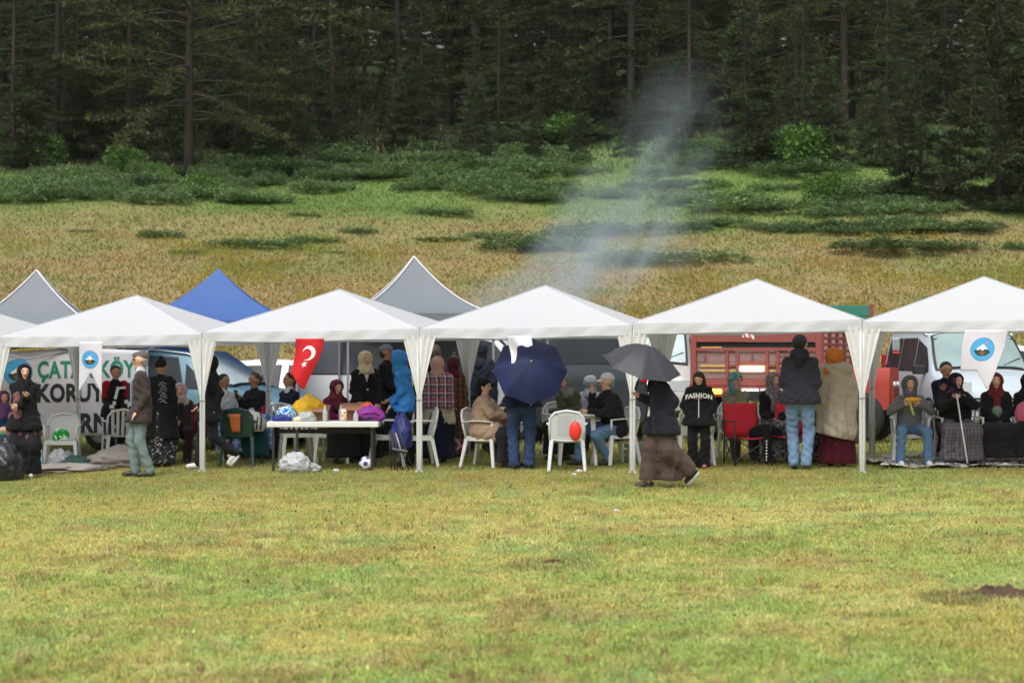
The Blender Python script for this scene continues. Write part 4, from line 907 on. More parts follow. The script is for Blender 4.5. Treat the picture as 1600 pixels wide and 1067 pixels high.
# ------------------------------------------------------------------ vehicles
glass_d = mat('tinted_glass', (.025, .031, .038), .22, var=.35, vscale=1.5, spec=.14); glass_b = mat('windscreen_glass', (.42, .52, .52), .35, var=.35, vscale=1.2, spec=.8)
rubber = mat('tyre_rubber', (.022, .022, .023), .85, var=.3, bump=.4, bscale=30); rim_m = mat('wheel_rim', (.35, .36, .37), .35, .6); trim_k = mat('black_trim', (.015, .015, .017), .55)
lamp_c = mat('headlamp_glass', (.55, .58, .60), .12, var=.3, vscale=20); lamp_r = mat('tail_lamp', (.35, .01, .012), .2); chrome = mat('mirror_glass', (.35, .38, .40), .15, .3)
def vehicle(name, label, cat, x, Y, yaw, paint, st, wheels, side_win, wsx=None, rsx=None, wr=.33, hl=None, tl=None, mirror=None, doors=(), handles=(), ws_col=None, rail=None, grille=None, win_m=None, pillar=None, z0=None):
    """st: stations (x, sill z, belt z, top z, half width, half width at roof) from tail to nose (+x forward)"""
    e = empty(name, (x, Y, gz(x, Y) if z0 is None else z0), R(yaw), label, cat)
    S = np.array(st, float); xs = np.linspace(S[0, 0], S[-1, 0], 56)
    T = np.stack([np.interp(xs, S[:, 0], S[:, k]) for k in range(6)], -1)
    ker = np.array([.2, .6, .2])
    for k in range(1, 6): T[1:-1, k] = T[:-2, k]*.2+T[1:-1, k]*.6+T[2:, k]*.2
    def half(t):
        _, zb, zt, zp, w, wt = t; h = zp-zt; r = min(.13, max(.03, h*.35))
        return [(0, zb), (w*.86, zb), (w*.96, zb+.06), (w, zb+(zt-zb)*.38), (w*.995, zb+(zt-zb)*.72), (w*.965, zt), (wt+(w*.965-wt)*.45, zt+(h-r)*.55), (wt, zp-r), (wt-.05, zp-r*.35), (wt-.15, zp-.015), (wt*.5, zp+.012), (0, zp+.02)]
    vs = []; 
    for t in T:
        h = half(t); ring = h+[(-a, b) for a, b in h[-2:0:-1]]; vs += [(t[0], a, b) for a, b in ring]
    n = len(vs)//len(T); m = MB(); fs = [(i*n+k, (i+1)*n+k, (i+1)*n+(k+1) % n, i*n+(k+1) % n) for i in range(len(T)-1) for k in range(n)]
    fs += [tuple(range(n)), tuple((len(T)-1)*n+k for k in range(n-1, -1, -1))]; m.add(vs, fs); m.build('body', paint, e, angle=38)
    def tat(q): return [float(np.interp(q, T[:, 0], T[:, k])) for k in range(6)]
    def sy(q, z):
        h = half(tat(q)); zz = [p[1] for p in h[1:9]]; return float(np.interp(z, zz, [p[0] for p in h[1:9]]))
    def side_patch(q4, name_, m_, off, sg, n_=8):
        # q4: quad in (x,z): bottom-left, bottom-right, top-right, top-left
        b_ = MB()
        def fn(u, v):
            a = np.array(q4[0])*(1-u)+np.array(q4[1])*u; c = np.array(q4[3])*(1-u)+np.array(q4[2])*u; p = a*(1-v)+c*v; return (p[0], sg*(sy(p[0], p[1])+off), p[1])
        b_.sheet(fn, n_, 4); return b_.build(name_, m_, e, True)
    for q in side_win:
        for sg in (-1, 1):
            ctr = np.mean(np.array(q), 0); big = [tuple(ctr+(np.array(p)-ctr)*1.07) for p in q]
            f = side_patch(big, 'window_frame', pillar or trim_k, .005, sg); w_ = side_patch(q, 'window', win_m or glass_d, .010, sg)
    def front_patch(xa, xb, vv, name_, m_, off, fr=.0):
        b_ = MB()
        def fn(u, v):
            q = xa+(xb-xa)*v; t = tat(q); w_ = (t[5]-.05+(t[4]*.93-t[5])*(.55*v if True else 0))*vv; y_ = (2*u-1)*w_
            sl = (tat(q+.04)[3]-tat(q-.04)[3])/.08; nn = np.array((-sl, 1)); nn /= np.linalg.norm(nn); dz = .02*(1-abs(2*u-1))**.5-.03*abs(2*u-1)**4*0
            return (q+nn[0]*off, y_, t[3]+dz*.6-(.045*abs(2*u-1)**6)+nn[1]*off)
        b_.sheet(fn, 14, 6); return b_.build(name_, m_, e, True)
    if wsx:
        d = .06 if wsx[1] > wsx[0] else -.06
        front_patch(wsx[0]-d*.5, wsx[1]+d*.5, 1.0, 'windscreen_frame', trim_k, .03); front_patch(wsx[0], wsx[1], .94, 'windscreen', ws_col or glass_b, .042)
        q = wsx[1]-.04; t = tat(q); MB().tube([(q+.05, -.1, t[3]+.03), (q-.18, .45, tat(q-.18)[3]+.05)], .008, 4).tube([(q+.05, .35, t[3]+.03), (q-.12, .75*t[4], tat(q-.12)[3]+.05)], .008, 4).build('wiper', trim_k, e)
    if rsx:
        front_patch(rsx[0], rsx[1], .92, 'rear_window', glass_d, .014)
    for wx in wheels:
        for sg in (-1, 1):
            w0 = tat(wx)[4]; yc = sg*(w0-.10); lab = MB()
            side = MB().lathe((wx, yc, wr-.02), [(wr*.4, -.105), (wr*.86, -.11), (wr, -.07), (wr, .07), (wr*.86, .11), (wr*.4, .105)], 24, 'y').build('tyre', rubber, e, angle=40)
            r_ = MB().lathe((wx, yc+sg*.095, wr-.02), [(.03, .012*sg), (wr*.2, .02*sg), (wr*.55, .012*sg), (wr*.62, .025*sg), (wr*.62, -.02*sg)], 18, 'y')
            for k in range(5): a = 2*pi*k/5; r_.tube([(wx, yc+sg*.118, wr-.02), (wx+cos(a)*wr*.6, yc+sg*.115, wr-.02+sin(a)*wr*.6)], .022, 4)
            r_.build('rim', rim_m, side)
            MB().tube([(wx+cos(a)*wr*1.12, sg*(sy(min(max(wx+cos(a)*wr*1.12, T[0, 0]), T[-1, 0]), .5)+.004), wr-.02+sin(a)*wr*1.12) for a in np.linspace(0, pi, 14)], .028, 5).build('wheel_arch', trim_k, e, True)
    for dx in doors:
        for sg in (-1, 1):
            t = tat(dx); MB().tube([(dx, sg*(sy(dx, z)+.001), z) for z in np.linspace(t[1]+.08, t[2]-.01, 6)], .006, 4).build('door_seam', trim_k, e)
    for hx, hz in handles:
        for sg in (-1, 1): MB().tube([(hx-.08, sg*(sy(hx, hz)+.01), hz), (hx-.05, sg*(sy(hx, hz)+.035), hz), (hx+.05, sg*(sy(hx, hz)+.035), hz), (hx+.08, sg*(sy(hx, hz)+.01), hz)], .013, 5).build('door_handle', trim_k if name == 'parked_pickup' else paint, e)
    if hl:
        x0_, z0_, z1_, back = hl
        for sg in (-1, 1):
            side_patch([(x0_-back, z0_), (x0_, z0_), (x0_-.02, z1_-.03), (x0_-back, z1_)], 'headlight', lamp_c, .012, sg)
            w_ = tat(x0_)[4]; MB().sheet(lambda u, v: (T[-1, 0]+.015-.06*u*u, sg*(w_*.52+u*w_*.45), z0_+(z1_-z0_)*v), 6, 3).build('headlight', lamp_c, e, True)
    if grille:
        z0_, z1_, w_ = grille; g = MB()
        for k in range(4): g.box((T[-1, 0]+.012, 0, z0_+(z1_-z0_)*(k+.5)/4), (.02, w_, (z1_-z0_)/4*.6))
        g.build('grille', trim_k, e)
        MB().box((T[-1, 0]+.02, 0, z0_-.14), (.015, .5, .11)).build('number_plate', mat('plate_white', (.7, .7, .68), .5), e)
    if tl:
        for sg in (-1, 1):
            w_ = tat(T[0, 0]+.02)[4]; MB().box((T[0, 0]+.02, sg*(w_-.05), (tl[0]+tl[1])/2), (.08, .12, tl[1]-tl[0])).build('tail_light', lamp_r, e, bevel=.015)
    if mirror:
        mx_, mz = mirror
        for sg in (-1, 1):
            yb = sy(mx_, mz); MB().box((mx_, sg*(yb+.13), mz+.03), (.10, .20, .15)).box((mx_, sg*(yb+.02), mz-.02), (.05, .08, .04)).build('wing_mirror', trim_k if name != 'parked_sedan' else paint, e, bevel=.03)
    if rail:
        for sg in (-1, 1):
            MB().tube([(q, sg*(tat(q)[5]-.02), tat(q)[3]-.03+.0) for q in np.linspace(rail[0], rail[1], 14)], .018, 6).build('roof_rail', mat('chrome_rail', (.75, .75, .76), .25, .4), e, True)
    return e
P_teal = mat('paint_teal', srgb(96, 132, 146), .3, .1, var=.1, vscale=2, spec=.6); P_white = mat('paint_white', (.72, .74, .76), .3, var=.04, vscale=2, spec=.5)
P_dark = mat('paint_charcoal', (.035, .045, .055), .3, .1, var=.15, vscale=2); P_silver = mat('paint_beige_silver', (.50, .48, .45), .35, .2, var=.05, vscale=2); P_pale = mat('paint_pale_blue', (.48, .545, .60), .3, .1, var=.05, vscale=2)
suv = [(-2.2, .35, .95, 1.1, .78, .60), (-2.05, .26, 1.0, 1.5, .88, .60), (-1.7, .24, 1.02, 1.68, .92, .64), (-.5, .24, 1.0, 1.72, .93, .66), (.25, .24, .98, 1.64, .93, .64), (1.05, .24, .98, 1.06, .92, .78), (1.8, .26, .88, .94, .89, .74), (2.1, .3, .7, .78, .82, .68), (2.2, .36, .55, .6, .72, .6)]
vehicle('parked_car', 'dark teal car with a rounded bonnet facing right behind the second gazebo', 'car', xat(310, 36.6), 36.6, -22, P_teal, suv, (-1.35, 1.35),
        [[(-1.55, 1.06), (-.75, 1.05), (-.75, 1.56), (-1.4, 1.5)], [(-.68, 1.05), (.2, 1.04), (-.02, 1.54), (-.68, 1.58)], [(.26, 1.04), (.85, 1.02), (.5, 1.2), (.18, 1.44)]], (.28, 1.02), None, .35, (2.05, .68, .84, .42), (.85, 1.1), (.72, 1.08), (-.7, .25, 1.05), ((-.5, .92), (.05, .92)), None, (-1.5, .9), (.42, .66, .9))
sedan = [(-2.1, .35, .9, .95, .72, .6), (-1.95, .25, .95, 1.12, .84, .6), (-1.45, .22, .95, 1.40, .86, .58), (-.6, .22, .93, 1.47, .87, .60), (.25, .22, .92, 1.42, .87, .58), (1.05, .22, .92, .97, .86, .72), (1.85, .25, .82, .85, .82, .7), (2.1, .32, .62, .66, .72, .6)]
vehicle('parked_sedan', 'white hatchback facing right behind the red flag', 'car', xat(466, 41), 41, -8, P_white, sedan, (-1.3, 1.3),
        [[(-1.5, .98), (-1.0, .97), (-1.0, 1.32), (-1.22, 1.28)], [(-.94, .97), (-.2, .96), (-.2, 1.36), (-.94, 1.34)], [(-.02, .96), (.9, .95), (.3, 1.32), (-.02, 1.36)]], (.30, 1.0), (-1.9, -1.5), .31, (1.95, .6, .76, .35), (.78, .95), (.72, .98), (-.1, .95), ((-.3, .86), (.7, .86)), None, None, (.38, .56, .8), z0=.10)
van = [(-2.45, .35, 1.05, 1.3, .88, .8), (-2.40, .25, 1.08, 1.93, .94, .78), (-2.0, .24, 1.08, 1.98, .96, .80), (.8, .24, 1.08, 1.98, .96, .80), (1.15, .24, 1.08, 1.86, .96, .78), (1.85, .24, 1.08, 1.18, .94, .82), (2.3, .28, .92, 1.0, .88, .74), (2.45, .34, .6, .7, .8, .66)]
vehicle('parked_van', 'white minibus with long grey side windows behind the third gazebo', 'van', xat(690, 38.2), 38.2, -14, P_white, van, (-1.55, 1.55),
        [[(-2.2, 1.16), (-.35, 1.16), (-.35, 1.80), (-2.2, 1.80)], [(-.08, 1.16), (.62, 1.16), (.62, 1.80), (-.08, 1.80)], [(.80, 1.16), (1.62, 1.14), (1.15, 1.68), (.80, 1.76)]], (1.15, 1.82), None, .34, (2.3, .7, .9, .3), (.85, 1.35), (1.5, 1.15), (-.2, .72), ((-.1, 1.02), (.9, 1.02)), None, None, (.42, .62, 1.0), mat('grey_window_glass', (.10, .11, .125), .2, var=.3, vscale=1.5))
mpv = [(-2.3, .32, 1.0, 1.08, .90, .86), (-2.26, .26, 1.05, 1.25, .96, .86), (-2.05, .24, 1.05, 1.92, .97, .76), (-1.7, .24, 1.05, 1.99, .97, .74), (.7, .24, 1.05, 1.96, .97, .74), (1.1, .24, 1.05, 1.8, .96, .74), (1.8, .24, 1.02, 1.1, .94, .8), (2.3, .32, .7, .8, .85, .7)]
vehicle('parked_minivan', 'charcoal minivan with its fogged rear window facing the round white table', 'van', xat(894, 38.0), 38.0, 97, P_dark, mpv, (-1.4, 1.45),
        [[(-1.9, 1.12), (-.9, 1.12), (-.9, 1.78), (-1.8, 1.78)], [(-.8, 1.12), (.2, 1.12), (.2, 1.78), (-.8, 1.78)]], (1.1, 1.75), (-2.24, -2.06), .34, None, (1.0, 1.5), (1.3, 1.1), (), (), None, (-2.0, .6))
vehicle('parked_van', 'beige silver van half hidden between the grey umbrella and the red truck', 'van', xat(1016, 43.0), 43.0, -96, P_silver, [(a, b, c, d*1.03 if d > 1.5 else d, w, t) for a, b, c, d, w, t in van], (-1.55, 1.55),
        [[(-.5, 1.22), (.15, 1.22), (.15, 1.84), (-.3, 1.84)], [(-1.3, 1.22), (-.62, 1.22), (-.42, 1.84), (-1.3, 1.84)], [(.4, 1.2), (1.5, 1.16), (1.1, 1.7), (.4, 1.82)]], (1.15, 1.82), None, .34, (2.3, .7, .9, .3), (.85, 1.35), None, (-.2,), (), None, None, (.42, .62, 1.0))
doblo = [(-2.1, .35, 1.0, 1.3, .84, .76), (-2.02, .26, 1.05, 1.80, .90, .74), (-1.4, .25, 1.05, 1.86, .92, .76), (.2, .25, 1.05, 1.84, .92, .76), (.62, .25, 1.05, 1.72, .92, .74), (1.25, .25, 1.05, 1.14, .91, .84), (1.8, .27, .95, 1.02, .88, .78), (2.05, .3, .78, .84, .82, .70), (2.12, .36, .5, .58, .76, .62)]
vehicle('parked_van', 'pale blue van facing the camera behind the women seated on the right', 'van', xat(1502, 36.6), 36.6, -86, P_pale, doblo, (-1.35, 1.3),
        [[(-1.8, 1.14), (-.9, 1.14), (-.9, 1.66), (-1.75, 1.66)], [(-.8, 1.14), (.1, 1.14), (.1, 1.66), (-.8, 1.66)], [(.2, 1.14), (1.05, 1.12), (.65, 1.5), (.2, 1.64)]], (.60, 1.24), None, .33, (1.98, .78, .96, .35), (.9, 1.4), (.95, 1.12), (-.85, .15), (), mat('windscreen_pale', (.24, .33, .33), .15, var=.5, vscale=1.4), (-1.6, .5), (.5, .72, .9))
pick = [(-2.1, .35, .95, 1.1, .8, .7), (-2.0, .25, 1.0, 1.5, .88, .64), (-1.2, .24, 1.0, 1.68, .9, .66), (.2, .24, 1.0, 1.7, .9, .66), (.95, .24, .99, 1.05, .9, .76), (2.0, .3, .9, .95, .85, .7), (2.15, .36, .6, .66, .76, .62)]
vehicle('parked_pickup', 'white car with dark windows seen side on behind the boy eating corn', 'car', xat(1466, 41.5), 41.5, 175, P_white, [(a, b, c*.93, d*.93, w, t) for a, b, c, d, w, t in pick], (-1.35, 1.35),
        [[(-1.75, .99), (-.6, .98), (-.6, 1.43), (-1.5, 1.39)], [(-.52, .98), (.75, .97), (.2, 1.42), (-.52, 1.44)]], (.25, .92), None, .34, (2.0, .7, .85, .35), (.8, 1.1), (.6, 1.06), (-.55,), ((-.3, .95), (.9, .95)))
# ---- red truck with a slatted cargo body
red = mat('truck_red', srgb(150, 72, 66), .75, var=.22, vscale=3, bump=.2, bscale=12, col2=srgb(128, 74, 68)); wood_p = mat('faded_pink_planks', srgb(164, 126, 120), .85, var=.25, vscale=2.5, bump=.5, bscale=14, col2=srgb(122, 100, 96))
wood_y = mat('yellow_load', srgb(200, 165, 90), .8, var=.2); sack_m = mat('grey_sacks', (.20, .19, .18), .9, var=.4, vscale=3, bump=.6, bscale=8); dkgap = mat('dark_inside', (.02, .018, .018), .9)
amber = mat('amber_lamp', (.9, .35, .05), .3, emis=((1., .42, .06), 3.2)); whl = mat('white_lamp', (.9, .88, .8), .3, emis=((1., .93, .78), 3.0))
Yt = 36.0; xt = xat(1080, Yt); tw_ = 2.21
tr = empty('cargo_truck', (xt, Yt, gz(xt+1, Yt)), R(-20), 'red truck with slatted tall cargo body, its lit tailgate facing the camera', 'truck')
g0 = gz(xt+1, Yt); ZZ = lambda py: zat(py, Yt)-g0
zt_, zb_ = ZZ(519), ZZ(597)
def tb(nm, c, d, m, par=tr, **k): return MB().box(c, d, **k).build(nm, m, par, bevel=.006)
for xx in (.045, tw_-.045): tb('corner_post', (xx, 0, (zt_+zb_)/2), (.10, .09, zt_-zb_+.1), red)
tb('top_rail', (tw_/2, -.004, zt_-.07), (tw_-.19, .07, .19), red); tb('dark_slot', (tw_/2, .02, zt_-.215), (tw_-.19, .03, .09), dkgap)
tb('middle_rail', (tw_/2, -.006, zt_-.29), (tw_-.19, .06, .055), red); tb('bottom_rail', (tw_/2, -.006, zb_+.0), (tw_-.19, .07, .10), red)
z1, z0 = zt_-.32, zb_+.05
for k in range(5):
    h_ = (z1-z0)/5; tb('plank', (tw_/2, .015, z0+h_*(k+.5)), (tw_-.18, .025, h_*.9), wood_p)
for xx in (.62, .80, 1.30, 1.48, tw_-.35): tb('stile', (xx, -.008, (z0+z1)/2), (.055, .045, z1-z0), red)
for xa, xb_, zz in ((.62, .8, .5), (.8, 1.3, .60), (1.3, 1.48, .5), (1.48, tw_-.35, .6)): tb('cross_rail', ((xa+xb_)/2, -.006, z0+(z1-z0)*zz), (xb_-xa-.06, .04, .045), red)
tb('yellow_board', (.9, -.0005, z0+.22), (1.5, .012, .035), wood_y); tb('yellow_board', (.9, -.0005, z0+.14), (1.5, .012, .03), wood_y); tb('yellow_board', (.35, -.0005, z0+.52), (.36, .012, .045), wood_y)
for xx in (.25, 1.05, 1.6): tb('latch', (xx, -.04, z1-.1), (.025, .03, .11), red)
# right hand side panel, going away from the camera
for k in range(7):
    yy = .02+k*.62; tb('side_post', (tw_+.0, yy, (zt_+zb_)/2), (.06, .07, zt_-zb_), red)
for k in range(9): tb('side_rail', (tw_-.0, 1.9, zb_+(zt_-zb_)*k/8), (.04, 3.75, .045), red)
for k in range(6): tb('side_rail', (-.0, 1.9, zb_+(zt_-zb_)*k/5), (.04, 3.75, .10), red)
tb('front_board', (tw_/2, 3.75, (zt_+zb_)/2), (tw_-.2, .04, zt_-zb_), wood_p)
tb('cargo_floor', (tw_/2, 1.9, zb_-.08), (tw_+.05, 3.85, .08), red)
tb('chassis', (tw_/2, 2.6, zb_-.22), (.8, 5.6, .16), trim_k)
tb('rear_beam', (tw_/2, -.03, zb_-.17), (tw_, .08, .14), red)
zl = ZZ(611)
MB().box((.40, -.085, zl+.0), (.30, .05, .085)).build('rear_lamp', amber, tr, bevel=.02); MB().box((1.03, -.085, zl), (.28, .05, .095)).build('rear_lamp', whl, tr, bevel=.02)
MB().box((1.05, -.06, ZZ(576)), (.42, .05, .085)).build('light_bar', whl, tr, bevel=.03)
tb('number_plate', (1.45, -.075, zl), (.5, .02, .1), mat('plate_white', (.7, .7, .68), .5))
for xx in (.25, tw_-.25):
    for yy in (.9, 5.2):
        o = MB().lathe((xx, yy, .40), [(.2, -.12), (.42, -.13), (.46, -.09), (.46, .09), (.42, .13), (.2, .12)], 24, 'x').build('tyre', rubber, tr, angle=40)
        MB().lathe((xx, yy, .40), [(.05, -.13), (.25, -.12), (.25, .12), (.05, .13)], 16, 'x').build('rim', mat('rim_red', srgb(150, 40, 36), .5), o)
tb('mud_flap', (.25, .38, .36), (.36, .02, .42), trim_k); tb('mud_flap', (tw_-.25, .38, .36), (.36, .02, .42), trim_k)
# cab with bonnet at the far right end
cr = mat('cab_red', srgb(158, 54, 42), .6, var=.12, vscale=3)
tb('cab', (tw_/2, 4.6, 1.35), (tw_*.86, 1.3, 1.35), cr); tb('cab_window', (tw_/2+tw_*.435, 4.6, 1.75), (.02, .8, .42), glass_d)
MB().tube([(0, 0, zt_-.03), (.0, -.05, zt_-.1)], .01, 4).build('rope_end', mat('rope', (.4, .38, .33), .9), tr)
# sacks standing inside the truck bed
for k, (sx0, sz0) in enumerate(((.45, .3), (1.0, .32), (1.55, .3))):
    o = MB().ell((0, 0, 0), (.30, .3, .30), 14, 8, lambda a, t, k=k: 1+.08*sin(3*a+k)*sin(t*2)).build('sack', sack_m, None, True); o.location = (xt+sx0, Yt+.9, g0+zb_+.28)
    tag(o, 'grey filled sack inside the slatted red truck body, %s' % ('left one', 'middle one', 'right one')[k], 'sack', 'sacks on the truck')
# ---- red tractor front beside the truck: bonnet, grille, big wheel and long mirror
xr = xat(1379, 35.2); tc_ = empty('tractor', (xr, 35.2, gz(xr, 35.2)), R(62), 'orange red tractor with a tall grey mirror left of the boy with corn', 'tractor'); g1 = gz(xr, 35.2)
Zr = lambda py: zat(py, 35.2)-g1
hm = MB(); hm.sheet(lambda u, v: (-.30+.52*v, -.02+.55*(u-.5)*0-.0+.5*(u), 0), 1, 1)
def bon(u, v):
    a = pi*u; return (-.30+.02+.27*(1-cos(a)), -.2+1.5*v, Zr(640)+(Zr(577)-Zr(640))*min(1, 1.9*sin(a))+.03*sin(a))
b_ = MB().sheet(bon, 18, 6); b_.add([bon(i/18, 0) for i in range(19)], [tuple(range(19))]); b_.build('bonnet', cr, tc_, angle=50)
MB().box((-.01, -.215, (Zr(640)+Zr(590))/2), (.34, .03, .30)).build('front_panel', cr, tc_, bevel=.02)
g_ = MB()
for k in range(5): g_.box((-.01, -.235, Zr(636)+.07*k), (.26, .012, .02))
g_.build('grille', trim_k, tc_)
for k in range(3): MB().box((.262, .15+.25*k, Zr(612)), (.012, .18, .16)).build('side_vent', trim_k, tc_)
MB().box((.27, .9, Zr(640)), (.12, .3, .04)).build('step', trim_k, tc_)
MB().ell((.07, -.235, Zr(600)), (.05, .03, .05), 12, 8).build('headlight', lamp_c, tc_, True); MB().ell((-.10, -.235, Zr(600)), (.05, .03, .05), 12, 8).build('headlight', lamp_c, tc_, True)
MB().lathe((.30, .3, .42), [(.2, -.10), (.38, -.12), (.42, -.08), (.42, .08), (.38, .12), (.2, .10)], 26, 'x').build('tyre', rubber, tc_, angle=40)
MB().lathe((-.34, .3, .42), [(.2, -.10), (.38, -.12), (.42, -.08), (.42, .08), (.38, .12), (.2, .10)], 26, 'x').build('tyre', rubber, tc_, angle=40)
MB().sheet(lambda u, v: (.17+.26*v, .3-.5*cos(pi*u)*1.0, .42+.50*sin(pi*u)), 16, 3).build('mudguard', cr, tc_, True, solid=.02)
MB().box((-.01, 1.6, Zr(595)), (.6, .8, .5)).build('cab', cr, tc_, bevel=.05); MB().box((-.01, 1.75, Zr(560)), (.36, .12, .4)).build('seat', black_p, tc_, bevel=.04)
qx, qy = xat(1400, 35.2)-xr, 0.; ql = lambda x_, y_, z_: (x_*cos(R(-62))-y_*sin(R(-62)), x_*sin(R(-62))+y_*cos(R(-62)), z_)
MB().tube([ql(-.25, .2, Zr(590)), ql(qx-.08, .05, Zr(566)), ql(qx, 0, Zr(546))], .015, 5).build('mirror_arm', trim_k, tc_)
MB().box(ql(qx, 0, Zr(538)), (.13, .05, .22), rz=R(-62)).build('mirror', chrome, tc_, bevel=.03); MB().box(ql(qx, 0, Zr(550.5)), (.11, .045, .03), rz=R(-62)).build('mirror_lamp', mat('mirror_red', (.6, .05, .03), .4), tc_)
# ---- green farm trailer top behind the truck
xg = xat(1290, 46.5); tg = empty('farm_trailer', (xg, 46.5, gz(xg, 46.5)), R(3), 'green farm trailer whose top board shows above the gazebo behind the red truck', 'trailer'); g2 = gz(xg, 46.5)
gm_ = mat('trailer_green', srgb(50, 120, 104), .6, var=.2, vscale=4); zt2 = zat(477, 46.5)-g2; wg = xat(1364, 46.5)-xg
for sy_ in (0, 3.):
    for k in range(4): MB().box((0, sy_, zt2-.12-.25*k), (2*wg-.12, .04, .235)).build('side_board', gm_, tg, bevel=.01)
for sx in (-1, 1):
    for k in range(4): MB().box((sx*(wg-.03), 1.5, zt2-.12-.25*k), (.04, 2.94, .235)).build('end_board', gm_, tg, bevel=.01)
    MB().box((sx*(wg-.03), -.0, zt2-.5), (.075, .085, 1.05)).build('corner_post', red, tg); 
MB().box((0, 1.5, zt2-1.1), (2*wg, 3.1, .1)).build('trailer_floor', gm_, tg)
for sx in (-1, 1):
    for yy in (.6, 2.4): MB().lathe((sx*(wg-.2), yy, .38), [(.1, -.1), (.38, -.1), (.40, -.06), (.40, .06), (.38, .1), (.1, .1)], 20, 'x').build('tyre', rubber, tg, angle=40)
MB().box((0, 1.5, .75), (1.2, 2.6, .14)).build('chassis', trim_k, tg)
# ------------------------------------------------------------------ furniture
pl_w = mat('white_plastic', (.70, .70, .69), .45, var=.04, vscale=3); pl_c = mat('cool_white_plastic', (.62, .66, .70), .45, var=.04, vscale=3); pl_g = mat('dark_green_plastic', (.012, .05, .045), .45, var=.15)
def plastic_chair(m, back='slats', back_m=None):
    """monobloc garden chair facing -y, seat at 0.43 m"""
    e = empty('plastic_chair', (0, 0, 0))
    for sx, sy_ in ((-1, -1), (1, -1), (1, 1), (-1, 1)):
        b = MB(); tx, ty = sx*.215, (-.20 if sy_ < 0 else .18); fx, fy = sx*.255, (-.245 if sy_ < 0 else .27)
        b.add([(tx+dx, ty+dy, .44) for dx, dy in ((-.03, -.03), (.03, -.03), (.03, .03), (-.03, .03))]+[(fx+dx, fy+dy, 0) for dx, dy in ((-.022, -.022), (.022, -.022), (.022, .022), (-.022, .022))],
              [(0, 1, 2, 3), (7, 6, 5, 4), (0, 4, 5, 1), (1, 5, 6, 2), (2, 6, 7, 3), (3, 7, 4, 0)]); b.build('leg', m, e, bevel=.01)
    MB().sheet(lambda u, v: ((u-.5)*.46*(1-.08*v), -.23+.44*v, .425+.02*abs(2*u-1)**2-.012*sin(pi*v)), 10, 10).build('seat', m, e, True, solid=.018)
    ap = MB().box((0, -.225, .405), (.42, .014, .045)); ap.box((-.225, -.02, .405), (.014, .40, .045)).box((.225, -.02, .405), (.014, .40, .045)); ap.build('seat_apron', m, e)
    by = lambda z: .20+(z-.43)*.20
    fr = MB(); pts = [(-.235, .19, .42), (-.245, by(.6), .6), (-.235, by(.74), .74), (-.17, by(.82), .82), (0, by(.85), .85), (.17, by(.82), .82), (.235, by(.74), .74), (.245, by(.6), .6), (.235, .19, .42)]
    fr.tube(pts, .018, 8); fr.build('back_frame', m, e, True)
    bk = MB(); bm = back_m or m
    if back == 'slats':
        for k in range(5):
            xx = -.15+.075*k; bk.add([(xx-.022, by(.44)-.005, .44), (xx+.022, by(.44)-.005, .44), (xx*1.1+.024, by(.82)-.005, .825), (xx*1.1-.024, by(.82)-.005, .825),
                                      (xx-.022, by(.44)+.008, .44), (xx+.022, by(.44)+.008, .44), (xx*1.1+.024, by(.82)+.008, .825), (xx*1.1-.024, by(.82)+.008, .825)], [(0, 1, 2, 3), (7, 6, 5, 4), (0, 3, 7, 4), (1, 5, 6, 2)])
    elif back == 'solid':
        bk.sheet(lambda u, v: ((u-.5)*.44*(1-.25*max(0, v-.6)), by(.44+.39*v)+.02*(1-(2*u-1)**2), .44+.38*v+.02*(1-(2*u-1)**2)*v), 8, 8)
    else:
        for k in range(-9, 19):          # crossing diagonal lattice
            for sg in (-1, 1):
                x0_ = -.13+.028*k if sg > 0 else .13-.028*k; a = (x0_, .50); c = (x0_+sg*.22, .78)
                def clip(x0, z0, x1, z1):
                    t0, t1 = 0., 1.
                    for p, q in ((-(x1-x0), x0+.13), (x1-x0, .13-x0)):
                        if p == 0: continue
                        r = q/p
                        if p < 0: t0 = max(t0, r)
                        else: t1 = min(t1, r)
                    return (t0, t1)
                t0, t1 = clip(a[0], a[1], c[0], c[1])
                if t1 > t0+.02:
                    P0 = (a[0]+(c[0]-a[0])*t0, a[1]+(c[1]-a[1])*t0); P1 = (a[0]+(c[0]-a[0])*t1, a[1]+(c[1]-a[1])*t1)
                    bk.tube([(P0[0], by(P0[1]), P0[1]), (P1[0], by(P1[1]), P1[1])], .0055, 4, False)
        for xx in (-.185, .185): bk.add([(xx-.055, by(.44), .44), (xx+.055, by(.44), .44), (xx*.95+.05, by(.81), .80), (xx*.95-.05, by(.81), .78)], [(0, 1, 2, 3)])
        bk.add([(-.13, by(.44), .44), (.13, by(.44), .44), (.13, by(.5), .5), (-.13, by(.5), .5)], [(0, 1, 2, 3)]); bk.add([(-.13, by(.78), .78), (.13, by(.78), .78), (.12, by(.84), .84), (-.12, by(.84), .84)], [(0, 1, 2, 3)])
    bk.build('backrest', bm, e, solid=.008 if back != 'slats' else 0)
    for sx in (-1, 1):
        a = MB().sheet(lambda u, v: (sx*(.245+.028*(2*u-1)+.02*sin(pi*v)), -.22+.47*v, .655+.015*sin(pi*v)), 3, 10); a.build('armrest', m, e, True, solid=.016)
        MB().tube([(sx*.225, -.21, .43), (sx*.245, -.215, .66)], .018, 6).build('arm_post', m, e, True)
    return e
proto_w = plastic_chair(pl_w); proto_p = plastic_chair(pl_c, 'lattice'); proto_g = plastic_chair(pl_g, 'solid'); proto_s = plastic_chair(pl_w, 'solid')
used_p = set()
